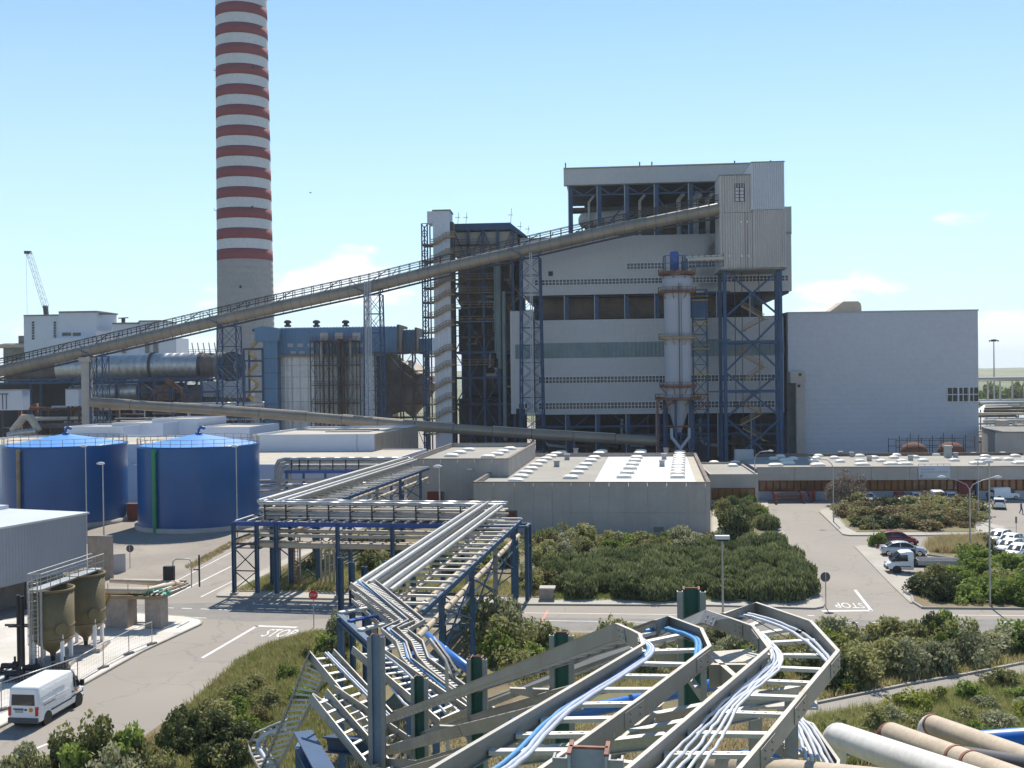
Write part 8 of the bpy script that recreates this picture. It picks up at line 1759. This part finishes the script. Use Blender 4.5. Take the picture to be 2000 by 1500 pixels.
bed([(900, 1262), (1000, 1250), (1080, 1258), (1260, 1262), (1420, 1268), (1600, 1268), (1600, 1330), (1300, 1340), (1000, 1330), (930, 1300)], 24, 2.2, ['leaf_grey', 'leaf_olive', 'leaf_grey', 'leaf_green'], (1.2, 2.0), (1.3, 2.4), LV, vg, .08)
for x, y, k_, r, h in ((965, 1252, 'leaf_grey', 2.4, 3.4), (940, 1235, 'leaf_yellow', 1.8, 3.0), (1010, 1262, 'leaf_grey', 2.2, 3.0), (1065, 1268, 'leaf_olive', 1.9, 2.4), (1845, 1262, 'leaf_green', 1.7, 3.4), (1855, 1275, 'leaf_green', 1.6, 2.8), (985, 1285, 'leaf_olive', 2.2, 2.6), (1625, 1290, 'leaf_yellow', 1.6, 2.4)): p = G(x, y); shrub(p.x, p.y, .08, k_, r, h, LV[k_], vg)
lg = 'shrubs on the grassy slope by the left road'; LL = {'leaf_olive': 'olive shrub on the dry grass beside the left road', 'leaf_green': 'green shrub on the dry grass beside the left road', 'dark_dome': 'dark glossy shrub on the dry grass beside the left road', 'leaf_grey': 'grey-green shrub on the dry grass beside the left road', 'leaf_bronze': 'bronze shrub on the dry grass beside the left road'}
for x, y, k_, r, h in ((360, 1452, 'dark_dome', 1.6, 2.2), (405, 1462, 'dark_dome', 1.7, 2.3), (350, 1475, 'dark_dome', 1.5, 2.0), (430, 1440, 'leaf_olive', 1.5, 1.9), (415, 1415, 'leaf_bronze', 1.3, 1.6), (460, 1402, 'leaf_green', 1.3, 1.6), (455, 1470, 'dark_dome', 1.5, 1.9), (470, 1385, 'leaf_olive', 1.2, 1.4), (510, 1420, 'leaf_bronze', 1.0, 1.0), (430, 1510, 'dark_dome', 1.6, 1.8), (470, 1500, 'leaf_olive', 1.5, 1.7), (560, 1330, 'leaf_green', .9, 1.0), (640, 1290, 'leaf_green', 1.3, 2.0), (665, 1272, 'leaf_grey', 1.4, 2.8), (650, 1300, 'dark_dome', 1.3, 1.9), (620, 1315, 'leaf_olive', 1.0, 1.2), (540, 1440, 'leaf_green', 1.0, 1.1), (500, 1350, 'leaf_olive', 1.0, 1.0), (590, 1372, 'leaf_green', 1.0, 1.0), (530, 1385, 'leaf_olive', 1.1, 1.1), (600, 1290, 'leaf_olive', .8, .9), (480, 1440, 'leaf_green', 1.3, 1.5),
                       (120, 1522, 'leaf_olive', 1.4, 2.3), (40, 1530, 'leaf_grey', 1.3, 1.9), (190, 1528, 'leaf_olive', 1.5, 2.9), (240, 1522, 'leaf_green', 1.5, 2.8), (285, 1526, 'leaf_olive', 1.5, 2.4), (160, 1545, 'leaf_green', 1.6, 2.5), (230, 1550, 'leaf_grey', 1.6, 2.6), (320, 1540, 'leaf_olive', 1.4, 1.9), (90, 1545, 'leaf_olive', 1.4, 2.1)):
    p = G(x, y); shrub(p.x, p.y, .08, k_, r, h, LL[k_], lg)
bed([(1600, 1420), (1740, 1398), (1850, 1372), (2040, 1335), (2040, 1420), (1800, 1470), (1620, 1480)], 22, 1.6, ['leaf_olive', 'leaf_green', 'leaf_grey', 'leaf_yellow'], (.9, 1.4), (.8, 1.5), {'leaf_olive': 'low olive shrub between the path and the tan pipes', 'leaf_green': 'low green shrub between the path and the tan pipes', 'leaf_grey': 'low grey-green shrub between the path and the tan pipes', 'leaf_yellow': 'low yellow-green shrub between the path and the tan pipes'}, 'low shrubs below the path', .08)
# trees
def tree(px, py, h, w, m, label, trunk_r=.12, nc=30, nl=90, leaf=.11, z0=.25, hz=1.0, name='tree', group=None, Y=None):
    c = G(px, py) if Y is None else D(px, py, Y); c.z = 0; t = thing(name, label, 'tree', c, group); b = MB(); top = h * .75
    b.tube([c, c + V(.05, 0, h * .3), c + V(-.05, .05, top)], [trunk_r, trunk_r * .75, trunk_r * .2], 7)
    for i in range(7): a = i * .9 + 1; s = c + V(0, 0, h * (.22 + .06 * i)); e = s + V(math.cos(a) * w * .42, math.sin(a) * w * .42, h * .22); b.tube([s, s.lerp(e, .5) + V(0, 0, .1), e], [trunk_r * .5, trunk_r * .35, trunk_r * .12], 5)
    b.build('trunk', 'bark', t); q = dome(nc, nl, leaf, .34, hz, 0); q[:, :, 0] *= w / 2; q[:, :, 1] *= w / 2; q[:, :, 2] = q[:, :, 2] / max(.01, q[:, :, 2].max()) * h * (1 - z0) + h * z0
    o = bpy.data.objects.new('crown', np_mesh('crown', q, m)); S.collection.objects.link(o); o.parent = t; return t
tree(1437, 1066, 5.2, 4.2, 'leaf_deep', 'dark dense upright tree beside the warehouse corner', nc=34, nl=110, leaf=.085, z0=.08, hz=1.6)
tree(1648, 988, 6.0, 6.8, 'twig', 'airy brown-grey tamarisk tree before the office windows', nc=40, nl=90, leaf=.05, z0=.15)
for i in range(16): tree(1908 + i * 9.5, 772, random.uniform(9, 15), random.uniform(10, 16), 'leaf_dark' if i % 3 else 'leaf_green', 'round dark tree in the green belt beyond the pipe yard', .3, 14, 50, .14, .1, 1.0, group='trees beyond the pipe yard', Y=560 + (i * 37) % 60)
# palm tufts
def palm(px, py, n, L, label):
    c = G(px, py); t = thing('palm_tuft', label, 'palm', c); q = []
    for i in range(n):
        a = i * 2.4; el_ = random.uniform(.35, 1.25); pts = [c + V(math.cos(a) * math.cos(el_) * L * u, math.sin(a) * math.cos(el_) * L * u, L * (u * math.sin(el_) - .45 * u * u)) for u in [j / 5 for j in range(6)]]; b = MB(); b.tube(pts, [.03, .03, .025, .02, .015, .005], 5)
        for j in range(1, 6):
            d = (pts[j] - pts[j - 1]).normalized(); sd_ = d.cross(EZ).normalized()
            for k_ in (0, .33, .66):
                p = pts[j - 1].lerp(pts[j], k_)
                for s in (-1, 1): e = p + sd_ * s * L * .22 + d * L * .1 - V(0, 0, .08); b.add([p, p + d * .07, e], [(0, 1, 2)])
        b.build('frond', 'leaf_yellow', t)
    b = MB(); b.tube([c, c + V(0, 0, .3)], [.15, .1], 7); b.build('trunk', 'bark', t)
palm(1655, 1352, 14, 1.5, 'low palm tuft at the edge of the verge above the path'); palm(318, 1492, 12, 1.6, 'low yellowish palm tuft among the bushes by the left road'); palm(1985, 1160, 12, 1.5, 'low yellowish palm tuft in the parking bed')
# grass
def grass(poly, n, h, m, name, label, w=.035, z=.08, clump=.25):
    pts = []; P = [G(x, y) for x, y in poly]; P = [(p.x, p.y) for p in P]; xs = [p[0] for p in P]; ys = [p[1] for p in P]
    while len(pts) < n:
        x, y = random.uniform(min(xs), max(xs)), random.uniform(min(ys), max(ys))
        if pip(x, y, P): pts.append((x, y))
    k_ = 7; b = np.repeat(np.array(pts), k_, 0) + RNG.normal(size=(n * k_, 2)) * clump; N_ = len(b); a = RNG.uniform(0, 6.28, N_); hh = RNG.uniform(.5, 1.1, N_) * h; ln = RNG.normal(size=(N_, 2)) * .3 * hh[:, None]
    p0 = np.stack([b[:, 0] - np.cos(a) * w, b[:, 1] - np.sin(a) * w, np.full(N_, z)], 1); p1 = np.stack([b[:, 0] + np.cos(a) * w, b[:, 1] + np.sin(a) * w, np.full(N_, z)], 1); p2 = np.stack([b[:, 0] + ln[:, 0], b[:, 1] + ln[:, 1], z + hh], 1)
    o = bpy.data.objects.new(name, np_mesh(name, np.stack([p0, p1, p2], 1), m)); S.collection.objects.link(o); return tag(o, label, 'grass', kind='stuff')
slope = [(300, 1460), (378, 1378), (476, 1290), (525, 1264), (610, 1240), (690, 1238), (690, 1420), (560, 1520), (300, 1520)]
grass(slope, 3600, .55, 'grass_dry', 'dry_grass', 'dry straw-coloured grass on the slope by the left road'); grass(slope, 7500, .5, 'grass_green', 'green_grass', 'green grass on the slope by the left road')
grass([(1812, 1080), (1815, 1062), (1915, 1054), (1925, 1082), (1880, 1084)], 1300, 1.1, 'grass_dry', 'dry_grass', 'tall dry grass behind the parked truck', .03, .16)
grass([(470, 1156), (560, 1115), (700, 1110), (1050, 1150), (1050, 1168), (700, 1158)], 2600, .5, 'grass_green', 'green_grass', 'green grass under the pipe racks', z=.2)
grass([(470, 1156), (560, 1120), (700, 1120), (1060, 1155), (1060, 1169), (700, 1158)], 1800, .5, 'grass_dry', 'dry_grass', 'dry grass under the pipe racks', z=.2)
grass([(930, 1245), (1300, 1250), (1600, 1250), (2060, 1252), (2060, 1285), (1780, 1335), (1595, 1370), (1000, 1340)], 5200, .5, 'grass_dry', 'dry_grass', 'dry grass on the verge between road and path'); grass([(930, 1245), (1300, 1250), (1600, 1250), (2060, 1252), (2060, 1285), (1780, 1332), (1595, 1366), (1000, 1340)], 3600, .45, 'grass_green', 'green_grass', 'green grass on the verge between road and path')
grass([(1575, 1412), (1736, 1387), (1850, 1360), (2060, 1318), (2060, 1440), (1800, 1490), (1600, 1500)], 5200, .75, 'grass_green', 'green_grass', 'tall green grass between the path and the tan pipes', .03); grass([(1575, 1412), (1736, 1387), (1850, 1360), (2060, 1318), (2060, 1440), (1800, 1490), (1600, 1500)], 2200, .7, 'grass_dry', 'dry_grass', 'dry grass between the path and the tan pipes', .03)
grass([(650, 1400), (1550, 1400), (1560, 1760), (600, 1760)], 3000, .5, 'grass_dry', 'dry_grass', 'dry grass on the verge under the cable trays')
grass([(372, 1114), (452, 1069), (520, 1036), (518, 1030), (448, 1060), (360, 1108)], 500, .3, 'grass_dry', 'dry_grass', 'dry grass along the yard kerb', z=.0, clump=.12)
grass([(1075, 1174), (1090, 1165), (1240, 1168), (1390, 1171), (1390, 1175)], 500, .35, 'grass_green', 'green_grass', 'short grass at the foot of the dark hedge', z=.2, clump=.15)
grass([(120, 1540), (250, 1470), (310, 1440), (330, 1520), (200, 1600)], 1500, .45, 'grass_dry', 'dry_grass', 'dry grass among the bushes at the near road edge')

# a bird in the open sky
c = D(606, 377, 120); t = thing('bird', 'small bird gliding in the sky between chimney and stair tower', 'bird', c)
b = MB(); b.tube([c + V(-.16, 0, 0), c + V(-.08, 0, .015), c + V(.06, 0, .02), c + V(.15, 0, .02), c + V(.19, 0, .01)], [.01, .035, .04, .025, .005], 7); b.build('body', 'signback', t)
for s in (-1, 1): b = MB(); q = [c + V(.07, s * .02, .02), c + V(.1, s * .16, .07), c + V(.02, s * .3, .05), c + V(-.02, s * .16, .06), c + V(-.04, s * .02, .02)]; b.prism(q, V(0, 0, .008)); b.build('wing', 'signback', t)
# ================================================================== air
hm_ = bpy.data.materials.new('air'); hm_.use_nodes = True; hn = hm_.node_tree; hn.nodes.remove(hn.nodes['Principled BSDF'])
pv = hn.nodes.new('ShaderNodeVolumePrincipled'); pv.inputs['Color'].default_value = (.86, .93, 1, 1); pv.inputs['Density'].default_value = .00011; pv.inputs['Anisotropy'].default_value = .2
hn.links.new(pv.outputs[0], hn.nodes['Material Output'].inputs['Volume']); MT['air'] = hm_
b = MB(); b.obox(V(-9100, -3100, -1.1), V(18200, 0, 0), V(0, 15200, 0), V(0, 0, 216)); tag(b.build('haze', 'air'), 'thin pale haze in the air over the whole site', 'haze', kind='stuff')
